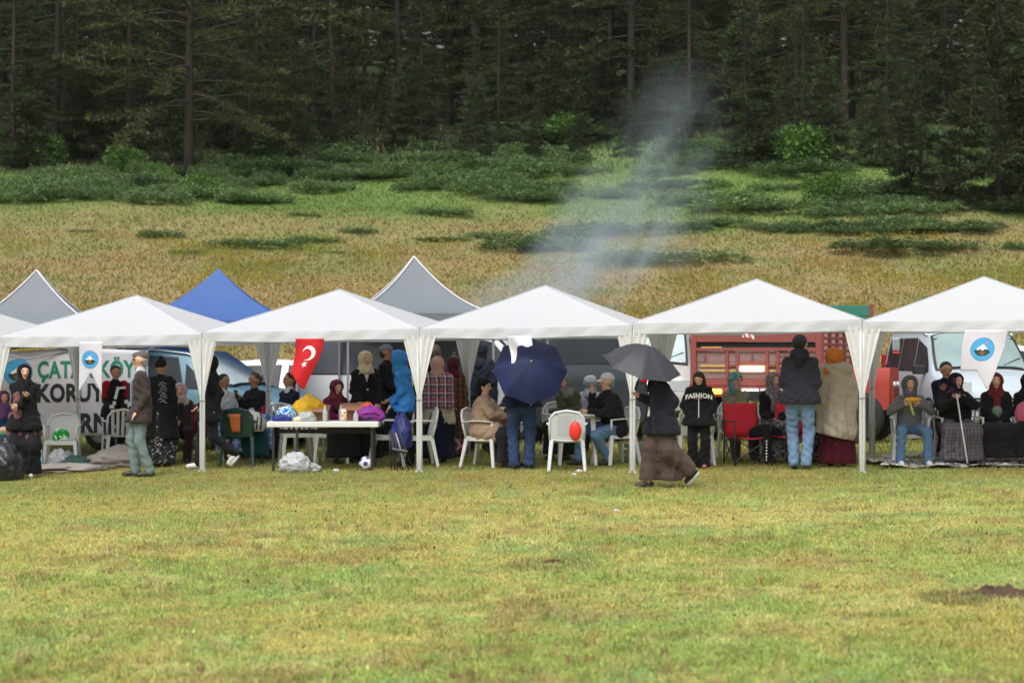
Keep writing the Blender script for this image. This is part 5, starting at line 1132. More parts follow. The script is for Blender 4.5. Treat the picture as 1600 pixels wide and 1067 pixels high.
def chair(proto, px, Y, yaw, label, x=None):
    o = proto if id(proto) not in used_p else copy_tree(proto); used_p.add(id(proto))
    x = xat(px, Y) if x is None else x; o.location = (x, Y, gz(x, Y)-.005); o.rotation_euler.z = R(yaw); tag(o, label, 'chair', 'plastic garden chairs under the gazebos'); return o
chair(proto_s, 97, 33.0, 5, 'white chair with a green packet on its seat in front of the banner')
chair(proto_w, 188, 34.0, 200, 'white chair half hidden behind the man in the flat cap')
chair(proto_w, 466, 32.4, 12, 'white chair tucked under the left end of the long white table')
chair(proto_w, 524, 32.2, -10, 'white chair under the maroon scarfed woman at the long white table')
chair(proto_w, 450, 33.4, 160, 'white chair under the man in the navy sweater')
chair(proto_w, 606, 31.6, 90, 'white chair behind the folded umbrellas by the blue jacket')
chair(proto_w, 652, 31.4, -80, 'white slatted chair between the blue jacket and the plaid shawl')
chair(proto_s, 757, 31.15, 68, 'white chair carrying the seated woman in the tan coat')
chair(proto_p, 886, 30.3, 178, 'cool white chair with a latticed back at the round table')
chair(proto_s, 962, 31.25, -62, 'white chair under the man in the white cap')
chair(proto_s, 878, 32.5, 10, 'white chair under the woman in the olive jacket')
chair(proto_s, 1086, 31.0, 180, 'empty white chair behind the girl in the black hoodie')
chair(proto_s, 1152, 32.0, 6, 'white chair under the woman in the khaki cardigan')
chair(proto_s, 1212, 31.6, -4, 'white chair under the woman in the grey patterned scarf')
chair(proto_s, 1422, 30.6, -6, 'white chair under the boy eating corn')
chair(proto_w, 1492, 30.6, 4, 'white chair under the old woman with the cane')
chair(proto_w, 1556, 30.5, 2, 'white chair under the woman in the maroon scarf')
chair(proto_w, 1606, 30.5, 0, 'white chair at the right edge under the last seated woman')
chair(proto_g, 377, 32.0, 172, 'dark green chair with an orange panel in its back')
c = bpy.data.objects[proto_g.name]
MB().sheet(lambda u, v: ((u-.5)*.17*(.75+.3*v), .285+.09*v+.012, .50+.27*v), 6, 6).build('orange_panel', mat('orange_plastic', srgb(205, 112, 60), .6, var=.1), c, True, solid=.012)
og = mat('orange_grid', srgb(225, 150, 95), .6); gm2 = MB()
for k in range(6):
    gm2.tube([(-.07+.028*k, .385, .72), (-.07+.028*k+.04, .40, .765)], .003, 3); gm2.tube([(-.07+.028*k, .385, .72), (-.07+.028*k-.04, .40, .765)], .003, 3)
gm2.build('panel_grid', og, c)
# camp chairs
def camp_chair(px, Y, yaw, m, label, grp='folding camp chairs'):
    x = xat(px, Y); e = empty('camp_chair', (x, Y, gz(x, Y)), R(yaw), label, 'chair', grp)
    MB().sheet(lambda u, v: ((u-.5)*.50, -.22+.42*v, .40-.03*sin(pi*u)+.0*v), 8, 6).build('seat', m, e, True, solid=.01)
    MB().sheet(lambda u, v: ((u-.5)*.50, .20+.10*v+.03*sin(pi*u), .40+.47*v), 8, 6).build('backrest', m, e, True, solid=.01)
    for sx in (-1, 1):
        MB().tube([(sx*.27, .24, 0), (sx*.26, .22, .42), (sx*.25, .31, .88)], .012, 6).build('back_tube', black_p, e, True)
        MB().tube([(sx*.27, -.24, 0), (sx*.27, -.24, .62)], .012, 6).build('leg', black_p, e, True)
        MB().tube([(sx*.27, -.24, .02), (sx*.27, .22, .40)], .010, 5).build('brace', black_p, e); MB().tube([(sx*.27, .24, .02), (sx*.27, -.22, .40)], .010, 5).build('brace', black_p, e)
        MB().box((sx*.28, -.0, .63), (.05, .50, .018)).build('armrest', black_p, e, bevel=.006)
    MB().tube([(-.27, -.24, .05), (.27, -.24, .39)], .009, 5).build('front_brace', black_p, e); MB().tube([(.27, -.24, .05), (-.27, -.24, .39)], .009, 5).build('front_brace', black_p, e)
    return e
red_f = mat('red_camp_fabric', srgb(205, 30, 52), .75, var=.08, bump=.15, bscale=20)
cc = camp_chair(1167, 30.9, 14, red_f, 'empty red camp chair turned to the camera in front of the khaki cardigan')
camp_chair(1236, 31.0, -12, red_f, 'red camp chair half hidden behind the man in the hooded jacket')
camp_chair(284, 33.3, 12, mat('dark_red_fabric', srgb(120, 24, 30), .8), 'dark red and blue camp chair under the woman in the white scarf')
# ---- long white folding table
t0x, t1x, Yl = xat(421, 31.0), xat(594, 31.0), 31.0; wl = t1x-t0x; g = gz((t0x+t1x)/2, Yl); zt = zat(664, Yl)-g
lt = empty('long_table', (t0x, Yl, g), 0, 'long white table with black legs loaded with bags under the second gazebo', 'table')
MB().box((wl/2, .0, zt+.02), (wl, .72, .08)).build('tabletop', mat('table_white', (.70, .69, .66), .5, var=.05), lt, bevel=.012)
for xx in (.09, .09+.34, wl-.10): 
    MB().box((xx, -.30 if xx != .43 else .30, zt/2-.03), (.035, .035, zt-.05)).build('leg', black_p, lt)
MB().box((wl-.10, .30, zt/2-.03), (.035, .035, zt-.05)).build('leg', black_p, lt)
MB().box((wl/2, .30, zt-.10), (wl-.2, .02, .06)).build('frame_rail', black_p, lt)
ZT = g+zt+.062
def on_table(px, dy=0): return (xat(px, Yl+dy), Yl+dy, ZT)
def lump(name, loc, r, m, label, cat, seed=0, amp=.18, fr=3, flat=True, parent=None, group=None, n=30, mm=20, pinch=0, smooth=True, crumple=.0):
    r_ = np.random.default_rng(seed); ph = r_.uniform(0, 6, 8)
    from mathutils import noise as mn, Vector
    def fn(a, t):
        k = 1+amp*(sin(fr*a+ph[0]+2*t)*sin(2*t+ph[1])*.6+.3*sin((fr*2+1)*a+ph[2])*sin(5*t+ph[3])); q = Vector((sin(t)*cos(a), sin(t)*sin(a), cos(t)))
        for f_, g_ in ((2.2, .5), (4.5, .3), (9, .14)): k += (crumple or amp*.9)*g_*(1-2.6*abs(mn.noise(q*f_+Vector((seed*7.3, 0, ph[0])))))
        return k
    b = MB().ell((0, 0, 0), r, n, mm, fn); vs = []
    for v in b.v:
        z = v[2]; 
        if flat and z < -r[2]*.55: z = -r[2]*.55
        if pinch and z > r[2]*.4: k = 1-pinch*(z-r[2]*.4)/(r[2]*.6+1e-6); v = (v[0]*k, v[1]*k, z)
        vs.append((v[0], v[1], z+r[2]*.55 if flat else z))
    b.v = vs; o = b.build(name, m, parent, smooth); o.location = loc
    if label: tag(o, label, cat, group)
    return o
clearp = mat('clear_plastic_bag', (.56, .58, .60), .22, var=.25, vscale=9, bump=.7, bscale=22, trans=.3); wbag = mat('white_bag', (.66, .65, .64), .5, var=.15, vscale=8, bump=.6, bscale=18, trans=.2)
lump('bag', on_table(449, .0), (.16, .13, .13), pattern_mat('blue_print', [srgb(28, 60, 150), srgb(60, 150, 200), srgb(200, 215, 225), srgb(30, 45, 110)], 'spots', 16), 'blue and white patterned bundle at the left end of the long table', 'bundle', 1)
lump('bag', on_table(440, -.12), (.13, .1, .06), mat('navy_bag', srgb(32, 40, 120), .6, bump=.4), 'flat dark blue bag in front of the patterned bundle', 'bag', 2)
lump('bag', (on_table(482, .05)[0], on_table(482, .05)[1], ZT+.07), (.19, .13, .17), mat('yellow_bag', srgb(238, 190, 30), .5, var=.1, bump=.5, bscale=12, trans=.25), 'crumpled yellow carrier bag on the long table', 'bag', 3, .2, 3, pinch=.3, crumple=.45, n=40, mm=26)
lump('bag', on_table(480, -.22), (.12, .09, .085), clearp, 'small clear bag in front of the yellow one', 'bag', 4, .25)
def carton(px, dy, w, h, d, label, m=None):
    p = on_table(px, dy); e = empty('cardboard_box', p, R(rng.uniform(-8, 8)), label, 'box'); cm = m or mat('cardboard', srgb(150, 108, 78), .9, var=.12, vscale=4)
    MB().box((0, 0, h/2), (w, d, h)).build('box_body', cm, e, bevel=.004); MB().box((0, -d/2-.06, h-.0), (w*.96, .12, .004), rx=.5).build('flap', cm, e); MB().box((0, d/2+.05, h+.03), (w*.96, .11, .004), rx=.7).build('flap', cm, e)
    return e
carton(502, .0, .20, .16, .2, 'brown cardboard box beside the yellow bag'); carton(549, .22, .30, .18, .22, 'brown cardboard box behind the purple backpack')
e = empty('drink_can', on_table(537, -.2), 0, 'orange and white printed can on the long table', 'can')
MB().lathe((0, 0, 0), [(.03, 0), (.046, .006), (.046, .15), (.036, .165)], 18).build('can_body', pattern_mat('can_print', [srgb(200, 96, 40), srgb(235, 225, 205), srgb(120, 60, 30)], 'spots', 26), e, angle=40)
MB().lathe((0, 0, .166), [(.036, 0), (.034, .012), (.01, .014)], 18).build('can_lid', pl_w, e)
def bottle(loc, h, m, label, cap_m, r=.035):
    e = empty('bottle', loc, 0, label, 'bottle'); MB().lathe((0, 0, 0), [(r*.8, 0), (r, .01), (r, h*.62), (r*.4, h*.85), (r*.38, h*.93)], 14).build('bottle_body', m, e, angle=40); MB().lathe((0, 0, h*.93), [(r*.45, 0), (r*.45, h*.07), (.002, h*.075)], 10).build('cap', cap_m, e)
clear_m = mat('clear_bottle', (.6, .66, .68), .15, var=.2, trans=.35)
bottle(on_table(508, -.25), .22, clear_m, 'clear bottle standing before the cardboard box on the long table', pl_w)
bottle(on_table(556, -.22), .15, clear_m, 'short clear jar between the can and the purple backpack', pl_w)
bottle(on_table(533, .1), .25, clear_m, 'clear water bottle behind the printed can', mat('cap_blue', (.02, .08, .4), .5))
# purple backpack with an orange ball behind it
e = empty('backpack', on_table(578, -.05), R(-6), 'purple and black backpack lying on the right end of the long table', 'backpack')
bp_ = mat('purple_fabric', srgb(132, 44, 138), .8, var=.15, bump=.3); 
lump('pack_body', (0, 0, 0), (.20, .15, .13), bp_, None, None, 5, .15, parent=e); lump('front_pocket', (-.04, -.09, .02), (.12, .06, .07), mat('dark_fabric', (.03, .02, .035), .85), None, None, 6, .1, parent=e)
MB().tube([(-.16, -.12, .05), (-.05, -.17, .12), (.1, -.15, .13), (.17, -.06, .05)], .012, 5).build('strap', bp_, e, True); MB().tube([(-.14, -.13, .02), (.0, -.17, .06), (.14, -.14, .04)], .007, 4).build('zip', black_p, e, True)
o = MB().ell((0, 0, .0), (.10, .10, .10), 20, 12).build('ball', mat('orange_ball', srgb(228, 88, 52), .5), None, True); x_, y_, _ = on_table(574, .22); o.location = (x_, y_, ZT+.17); tag(o, 'orange red ball resting behind the purple backpack', 'ball')
o = lump('jacket', (x_, y_+.02, ZT), (.17, .12, .09), cloth(60, 40, 66), 'dark bundled jacket under the orange ball on the long table', 'jacket', 9)
lump('bowl', on_table(466, -.25), (.07, .06, .045), mat('cream_dish', (.62, .56, .36), .5), 'small cream dish in front of the blue bundle', 'bowl', 12, .05)
# under and around the table
def gpos(px, Y, dz=0): x = xat(px, Y); return (x, Y, gz(x, Y)+dz)
lump('plastic_bag', gpos(461, 30.6), (.20, .14, .16), clearp, 'clear crumpled plastic bag on the grass under the long table', 'bag', 21, .12, 3, n=54, mm=34, crumple=.32, smooth=True)
lump('plastic_bag', gpos(476, 30.7), (.20, .14, .08), clearp, 'lower clear bag leaning on the crumpled one under the table', 'bag', 22, .12, 3, n=44, mm=28, crumple=.32, smooth=True)
e = empty('football', gpos(572, 30.75, .10), R(30), 'white ball with orange and blue patches on the grass under the table', 'ball')
MB().ell((0, 0, 0), (.10,)*3, 24, 16).build('ball_skin', mat('ball_white', (.72, .72, .70), .5), e, True)
gr = (1+5**.5)/2
for i, q in enumerate([(0, 1, gr), (0, -1, gr), (0, 1, -gr), (0, -1, -gr), (1, gr, 0), (-1, gr, 0), (1, -gr, 0), (-1, -gr, 0), (gr, 0, 1), (-gr, 0, 1), (gr, 0, -1), (-gr, 0, -1)]):
    d = np.array(q)/np.linalg.norm(q); u = np.cross(d, (.3, .5, .8)); u /= np.linalg.norm(u); w = np.cross(d, u)
    b = MB(); b.add([d*.094+(u*cos(t)+w*sin(t))*.040 for t in np.linspace(0, 2*pi, 6)[:-1]]+[d*.1035], [(k, (k+1) % 5, 5) for k in range(5)]); b.build('patch', mat('patch_blue', srgb(40, 52, 120), .5) if i % 2 else mat('patch_orange', srgb(205, 120, 50), .5), e)
for i, (px, Y, r_) in enumerate(((525, 30.6, .03), (905, 29.9, .03), (897, 29.3, .025), (1383, 31.6, .045), (1420, 31.8, .04), (1436, 31.8, .05), (963, 23.2, .02))):
    lump('litter', gpos(px, Y), (r_*1.4, r_, r_*.8), wbag, ('small white scrap of litter under the long table', 'white scrap in front of the round table', 'tiny white scrap nearer the camera than the round table', 'white crumpled paper left of the boy eating corn', 'white wrapper under the boy eating corn', 'white paper right under the boy eating corn', 'lone white scrap on the open foreground grass')[i], 'litter', 30+i, .3)
# green packet on the chair, bags and tarp under the banner
x_ = xat(95, 32.9); lump('packet', (x_, 32.9, gz(x_, 32.9)+.44), (.13, .08, .12), pattern_mat('green_pack', [srgb(40, 160, 60), srgb(225, 235, 225)], 'spots', 12), 'green and white packet on the white chair by the banner', 'packet', 41, .08)
lump('plastic_bag', gpos(92, 32.6), (.14, .12, .19), clearp, 'clear bag of bread on the ground under the white chair', 'bag', 42, .1, crumple=.3, smooth=False); lump('plastic_bag', gpos(107, 32.8), (.12, .12, .17), mat('grey_bag', (.22, .25, .28), .5, bump=.5), 'grey bag on the ground beside the clear one', 'bag', 43, .2)
bottle(gpos(64, 32.4), .32, mat('blue_bottle', (.35, .5, .6), .2, trans=.3), 'large water bottle with a blue label on the tarp by the banner', pl_w, .05)
tarp = mat('grey_tarp', (.29, .26, .24), .85, var=.25, vscale=3, bump=.5, bscale=9); tarp2 = mat('dark_green_tarp', (.02, .07, .06), .7, var=.3, bump=.4)
lump('tarp', gpos(188, 32.7), (.42, .34, .19), tarp, 'grey tarp heaped like a mound behind the man in the flat cap', 'tarp', 44, .12, 2, n=50, mm=30, pinch=.35, crumple=.3)
lump('tarp', gpos(100, 32.1), (.55, .4, .075), tarp, 'flat grey tarp on the ground below the white chair by the banner', 'tarp', 45, .12, 3, n=44, mm=24, crumple=.35)
lump('tarp', gpos(118, 32.7), (.34, .3, .13), tarp2, 'dark green tarp behind the flat grey one', 'tarp', 46, .2, 3)
lump('rubbish_bag', gpos(2, 30.2), (.28, .25, .34), mat('black_bag', (.018, .02, .024), .3, var=.3, bump=.9, bscale=16), 'black rubbish bag on the grass at the left edge', 'bag', 47, .12, 4, n=54, mm=34, pinch=.2, crumple=.26)
# small side table with food at far left
x_ = xat(2, 31.6); g = gz(x_, 31.6); e = empty('side_table', (x_, 31.6, g), 0, 'small table with a green edge cut by the left edge', 'table')
MB().box((0, 0, .62), (.5, .5, .03)).build('tabletop', mat('green_edge', (.05, .22, .10), .6), e, bevel=.01)
for sx in (-1, 1):
    for sy_ in (-1, 1): MB().box((sx*.2, sy_*.2, .302), (.03, .03, .605)).build('leg', steel_g, e)
lump('bread_loaf', (x_+.08, 31.45, g+.637), (.09, .06, .05), mat('bread', (.42, .27, .17), .8, var=.2), 'pale loaf of bread on the small green table', 'bread', 48, .08)
# table with the blue cloth between the seated men
xa, xb2, Yc = xat(346, 33.2), xat(428, 33.2), 33.2; g = gz(xa, Yc); wz = .70
e = empty('tea_table', ((xa+xb2)/2, Yc, g), 0, 'table between the seated men hidden under a blue checked cloth', 'table')
wc = xb2-xa; MB().box((0, 0, wz-.02), (wc, .6, .03)).build('tabletop', pl_w, e)
for sx in (-1, 1):
    for sy_ in (-1, 1): MB().box((sx*(wc/2-.06), sy_*.25, (wz-.04)/2), (.035, .035, wz-.04)).build('leg', pl_w, e)
blue_cl = pattern_mat('blue_check', [srgb(120, 145, 190), srgb(70, 95, 160), srgb(190, 200, 220)], 'plaid', 9)
def drape(u, v):
    px_ = (wc/2+.03)*(2*u-1)
    if v < .35: return (px_*1.0, -.33+.0+.66*(1-v/.35)*1.0-.0, wz+.006)
    f = (v-.35)/.65; return (px_*(1+.02*f), -.33-.05*f-.03*f*sin(u*26), wz+.006-.55*f+.03*f*sin(u*9))
o = MB().sheet(drape, 60, 30).build('tablecloth', blue_cl, None, True, solid=.003); o.location = e.location; tag(o, 'pale blue checked cloth hanging over the table between the seated men', 'tablecloth')
TB = g+wz+.012
for k, (dx, dy, h, m_, lb_) in enumerate(((.25, -.1, .12, mat('cup_red', srgb(190, 30, 40), .5), 'red paper cup before the man with the phone'), (.08, -.15, .09, pl_w, 'small white cup on the blue checked cloth'), (-.12, -.05, .09, clear_m, 'tea glass on the left of the blue checked cloth'))):
    o = MB().lathe((0, 0, 0), [(.025, 0), (.034, h), (.030, h), (.022, .006)], 14).build('cup', m_, None, angle=40); o.location = ((xa+xb2)/2+dx, Yc+dy, TB); tag(o, lb_, 'cup')
e = empty('white_backpack', gpos(390, 31.95, .50), R(10), 'white bag with black straps hanging over the dark green chair', 'bag')
lump('bag_body', (0, 0, -.0), (.24, .17, .20), mat('white_nylon', (.62, .62, .60), .6, bump=.3), None, None, 51, .06, parent=e)
for dx in (.09, .15): MB().tube([(dx, -.17, .03), (dx+.02, -.14, .20), (dx, .0, .31)], .013, 5).build('strap', black_p, e, True)
lump('coat', gpos(398, 32.15, .12), (.20, .16, .34), cloth(20, 62, 72), 'teal coat draped on the side of the dark green chair', 'coat', 52, .12)
# round white table at the third gazebo
Yr_ = 31.25; xr_ = xat(902, Yr_); g = gz(xr_, Yr_); zr = .715
e = empty('round_table', (xr_, Yr_, g), 0, 'round white plastic table with newspapers beside the navy umbrella', 'table')
MB().lathe((0, 0, zr), [(.02, -.0), (.44, 0), (.455, .008), (.455, .022), (.44, .028), (.02, .03)], 36).build('tabletop', pl_w, e, angle=40)
MB().lathe((0, 0, zr-.03), [(.36, 0), (.38, .0), (.38, .03), (.36, .03)], 30).build('table_rim', pl_w, e, angle=40)
for k in range(4):
    a = pi/4+k*pi/2; b = MB(); b.add([(.30*cos(a)+dx, .30*sin(a)+dy, zr) for dx, dy in ((-.04, -.04), (.04, -.04), (.04, .04), (-.04, .04))]+[(.37*cos(a)+dx, .37*sin(a)+dy, 0) for dx, dy in ((-.022, -.022), (.022, -.022), (.022, .022), (-.022, .022))], [(0, 1, 2, 3), (7, 6, 5, 4), (0, 4, 5, 1), (1, 5, 6, 2), (2, 6, 7, 3), (3, 7, 4, 0)]); b.build('leg', pl_w, e, bevel=.008)
ZR = g+zr+.032
o = MB().box((0, 0, .012), (.34, .24, .02), rz=.2).build('newspaper', pattern_mat('newsprint', [(.55, .55, .55), (.10, .10, .11), (.30, .30, .31)], 'spots', 22), None, bevel=.004); o.location = (xr_-.02, Yr_-.1, ZR); tag(o, 'folded newspaper on the round white table', 'newspaper')
lump('handbag', (xr_-.30, Yr_-.05, ZR), (.12, .09, .05), mat('black_leather', (.015, .015, .016), .5, bump=.3), 'black handbag lying at the left of the round table', 'bag', 55, .1)
o = MB().lathe((0, 0, 0), [(.04, 0), (.055, .03), (.05, .07), (.045, .07), (.04, .01)], 14).build('bowl', mat('red_white', (.55, .08, .09), .5), None, angle=40); o.location = (xr_-.36, Yr_+.12, ZR); tag(o, 'small red bowl behind the black handbag', 'bowl')
lump('balloon', (xat(899, 29.93), 29.93, gz(xat(900, 30.4), 30.4)+.56), (.085, .05, .135), mat('red_balloon', srgb(225, 50, 38), .45), 'red oval balloon tied to the back of the latticed chair', 'balloon', 56, .02, flat=False)
# stool / cooler behind the navy umbrella man
x_ = xat(998, 31.8); e = empty('plastic_crate', (x_, 31.8, gz(x_, 31.8)), R(6), 'pale blue crate with bottles on the grass behind the white capped man', 'crate'); cm = mat('crate_blue', (.32, .45, .50), .4, trans=.3)
for k in range(3):
    for sx in (-1, 1): MB().box((sx*.19, 0, .04+.09*k), (.012, .26, .05)).build('slat', cm, e)
    for sy_ in (-1, 1): MB().box((0, sy_*.136, .04+.09*k), (.392, .012, .05)).build('slat', cm, e)
MB().box((0, 0, .008), (.38, .26, .012)).build('crate_floor', cm, e)
for k in range(4):
    bottle((x_-.12+.08*k, 31.8, gz(x_, 31.8)+.02), .30, clear_m, 'clear bottle in the pale blue crate, %s' % ('leftmost', 'second from the left', 'third from the left', 'rightmost')[k], mat('cap_blue', (.02, .08, .4), .5), .033)
# folded umbrellas / camp poles and the blue bags
x_ = xat(624, 30.7); e = empty('folded_chair', (x_, 30.7, gz(x_, 30.7)), 0, 'folded camping chair of thin black poles leaning by the blue bag', 'folding chair')
for k in range(8):
    a = -.13+.035*k+.01*sin(k*3); MB().tube([(a*.55-.08, .02*sin(k), .55+.03*sin(k*2)), (a*1.2+.05, -.05+.02*cos(k*2), .0)], .0095, 6).build('pole', steel_g if k == 5 else black_p, e, True)
MB().tube([(-.1, -.03, .3), (.12, -.05, .26)], .03, 6).build('strap', black_p, e)
nyl = mat('blue_nylon', srgb(34, 44, 112), .55, var=.2, bump=.5, bscale=14)
lump('bag', gpos(628, 30.95, .30), (.13, .11, .28), nyl, 'long dark blue nylon bag hanging behind the black poles', 'bag', 61, .15, 3, pinch=.1, crumple=.45)
# rug under the seated women on the right
rugm = pattern_mat('rug_print', [(.64, .62, .57), (.09, .09, .09), (.50, .46, .38)], 'spots', 7); r0 = xat(1366, 30.2)
def rugf(u, v):
    x = r0+3.2*u+.12*sin(v*5); y = 29.75+1.35*v+.05*sin(u*20)-.0*u; return (x, y, gz(x, y)+.035+.022*sin(u*31+v*9)*sin(v*13+u*5)+.03*(1-min(1, u*8)))
o = MB().sheet(rugf, 90, 30).build('rug', rugm, None, True, solid=.012); tag(o, 'crumpled cream and black patterned rug under the seated women at right', 'rug')
# ------------------------------------------------------------------ the people, from left to right
blk = cloth(26, 26, 30); blk2 = cloth(34, 34, 39); navy = cloth(28, 34, 56); den = mat('denim_light', srgb(88, 118, 152), .9, var=.2, vscale=7, bump=.4, bscale=30, col2=srgb(122, 146, 176)); den_d = mat('denim_dark', srgb(30, 46, 80), .9, var=.2, vscale=7, bump=.4, bscale=30, col2=srgb(48, 70, 110)); den_m = mat('denim_mid', srgb(70, 100, 135), .9, vscale=7, bump=.4, bscale=30, col2=srgb(96, 126, 156))
folded = [(-.06, -.24, 1.14), (.06, -.24, 1.10)]
J = person('woman in black headscarf and long black cardigan over a mauve tunic, arms folded', 38, 30.8, 1.60, 12, hyaw=10, hands=[(.02, -.20, 1.24), (-.10, -.22, 1.10)], under=('tunic', cloth(112, 70, 74), .54), top=('cardigan', blk, .72), bottom=('skirt', blk2, .05, .15), head=[('hijab', blk, .10)], shoes=shoe_w, bulk=.01)
mv = cloth(118, 76, 80); P_, S_ = J['P'], J['SC']
mk('tunic_front', [(P_+np.array((-.085, -.085, -.10)), S_+np.array((-.09, -.075, -.14)), .085, .06)], mv, J['e'], wr=.006, wf=26)
mk('tunic_hem', [(P_+np.array((-.09, 0, -.02)), P_+np.array((-.10, 0, -.24)), .135, .15), (P_+np.array((.09, 0, -.02)), P_+np.array((.10, 0, -.24)), .135, .15)], mv, J['e'], k=.05, wr=.006, wf=26, cuts=[((0, 0, P_[2]-.30), (0, 0, -1))])
person('seated woman in purple scarf and blue coat cut by the left edge', 4, 32.4, 1.52, 30, 'sit', 6, top=('coat', cloth(30, 74, 104), .3), bottom=('skirt', cloth(30, 60, 90), .1), head=[('hijab', cloth(84, 52, 96), .1)], skin=skin_d)
J = person('man in grey flat cap, brown blazer and pale jeans standing in profile', 222, 30.3, 1.74, -78, lean=2, hyaw=-2, hands=[(-.20, -.10, .90), (.20, -.08, .90)], under=('pullover', cloth(84, 100, 128), .90), top=('blazer', cloth(64, 56, 54), .74), bottom=('trousers', mat('jeans_pale_green', srgb(98, 116, 116), .9, var=.2, vscale=7, bump=.4, bscale=30, col2=srgb(126, 142, 140))), head=[('low_hair', hair_g), ('flat_cap', cloth(96, 92, 88))], feet=[(-.10, -.10, 0), (.10, .08, 0)])
def shirt_front(J, col, w=.05, z0=-.02, ln=.16):
    s = J['s']; e = J['e']; SC, up = J['SC'], J['up']
    p = SC+np.array((0, -.115*s, .03)); MB().add([tuple(p+np.array((-w, .012, .03))), tuple(p+np.array((w, .012, .03))), tuple(p+np.array((.006, -.012, -ln))), tuple(p+np.array((-.006, -.012, -ln)))], [(0, 1, 2, 3)]).build('shirt_front', col, e, solid=.012)
shirt = mat('shirt_white', (.68, .68, .70), .8)
mk('shirt_collar', [(J['SC']+J['up']*.05, J['NB']+J['up']*.03, .075, .062)], mat('shirt_pale', (.55, .58, .66), .8), J['e'], .015)
mk('pullover_front', [(J['P']+np.array((0, -.052, .10)), J['SC']+np.array((0, -.05, -.12)), .10, .085)], cloth(84, 100, 128), J['e'])
J = person('man in red and black jacket with reflective stripes before the banner', 178, 34.2, 1.52, 25, lean=12, nod=10, hands=[(-.12, -.28, .95), (.10, -.30, .95)], top=('jacket', blk, .80), bottom=('trousers', cloth(48, 62, 82)), head=[('hair', hair_k)], skin=skin_d)
refl = mat('reflective_tape', (.85, .87, .82), .3, spec=.8); redc = cloth(150, 24, 30); s = J['s']
for i in range(2):
    mk('red_sleeve', [(J['SH'][i], J['SH'][i]*.3+J['EL'][i]*.7, .085*s, .075*s)], redc, J['e'])
MB().box(tuple(J['SC']+np.array((-.02, -.165, -.14))), (.045, .012, .20), ry=.25).box(tuple(J['SC']+np.array((.06, -.165, -.06))), (.12, .012, .035), ry=-.1).box(tuple(J['SC']+np.array((-.06, -.17, -.30))), (.05, .012, .06)).box(tuple(J['SC']+np.array((.14, -.15, -.28))), (.06, .012, .06)).build('reflective_stripe', refl, J['e'])
MB().box(tuple(J['WR'][0]+np.array((0, -.04, .04))), (.07, .012, .05)).build('reflective_stripe', refl, J['e'])
JP = person('person in black coat and dark beanie seen from behind beside the flat cap man', 252, 32.2, 1.58, 165, bulk=.022, top=('coat', blk, .46), bottom=('skirt', pattern_mat('speckled_skirt', [(.012, .012, .013), (.02, .02, .02), (.02, .02, .02), (.30, .30, .30)], 'spots', 24), .05, .13), head=[('beanie', blk)], skin=skin_d)
wp = mat('grey_print', (.32, .32, .33), .8); mb_ = MB(); r_ = np.random.default_rng(4)
for k in range(9): a_ = JP['SC'][2]-.04-.035*k; x_ = -.10+.02*sin(k*2); mb_.tube([(x_-.05, .150, a_-.02), (x_+.02, .158, a_+.01), (x_+.06, .150, a_-.01)], .006, 4)
mb_.build('back_print', wp, JP['e'])
J = person('seated elderly woman in white headscarf and dark coat, hand at her mouth', 282, 33.2, 1.55, 5, 'sit', 4, hands=[(-.04, -.30, .66), (.03, -.17, .99)], under=('blouse', shirt, .6), top=('coat', cloth(58, 54, 56), .42), bottom=('trousers', cloth(52, 30, 38)), head=[('hijab', cloth(186, 172, 172), .07)], seat=.40)
person('walking figure in black hoodie with one white shoe lifted behind the tent leg', 330, 31.45, 1.62, -80, lean=3, hands=[(-.18, -.18, .95), (.18, .05, .92)], feet=[(-.08, -.22, 0), (.08, .34, .16)], top=('hoodie', blk, .72), bottom=('trousers', blk2, (.02, .025)), head=[('hood', blk)], shoes=shoe_w)
J = person('seated man in white printed shirt and black jacket by the tent leg', 350, 33.9, 1.66, 32, 'sit', 2, hyaw=20, under=('shirt', shirt, .5), top=None, bottom=('trousers', blk2), head=[('hair', hair_k)], skin=skin_d)
for i in range(2): mk('jacket', [(J['SH'][i]*.75, J['EL'][i], .085, .065), (J['EL'][i], J['WR'][i], .06, .05), (J['SH'][i]*.8+J['up']*0, J['P']*.5+J['SH'][i]*.5, .07, .09)], blk, J['e'])
vs, fs = text_mesh('OTTO', .10, .004)
MB().add([(v[0]-.13, -.150+.0*v[0], J['SC'][2]-.30+v[1]) for v in vs], fs).build('shirt_lettering', btx, J['e'])
J = person('seated man in dark jacket holding a phone beside the red cup', 399, 34.0, 1.66, -38, 'sit', 4, hyaw=-6, hands=[(-.06, -.30, .92), (.10, -.30, .64)], top=('jacket', cloth(36, 36, 40), .45), bottom=('trousers', blk2), head=[('hair', hair_b)], skin=skin_d)
w = J['WR'][0]; MB().box((w[0], w[1]-.07, w[2]+.07), (.07, .012, .14), rx=.3).build('phone', black_p, None); o = bpy.data.objects['phone']; o.location = J['e'].location; o.rotation_euler = J['e'].rotation_euler; tag(o, 'dark phone in the hand of the man beside the red cup', 'phone')
J = person('seated man in navy sweater and white collar turned left behind the long table', 453, 33.35, 1.68, -48, 'sit', 3, hyaw=-14, under=('shirt', shirt, .6), top=('sweater', cloth(30, 36, 54), .45), bottom=('trousers', blk2), head=[('hair', hair_k)], skin=skin_d)
mk('shirt_collar', [(J['SC']+J['up']*.03, J['NB']+J['up']*.02, .085, .062)], shirt, J['e'], .015)
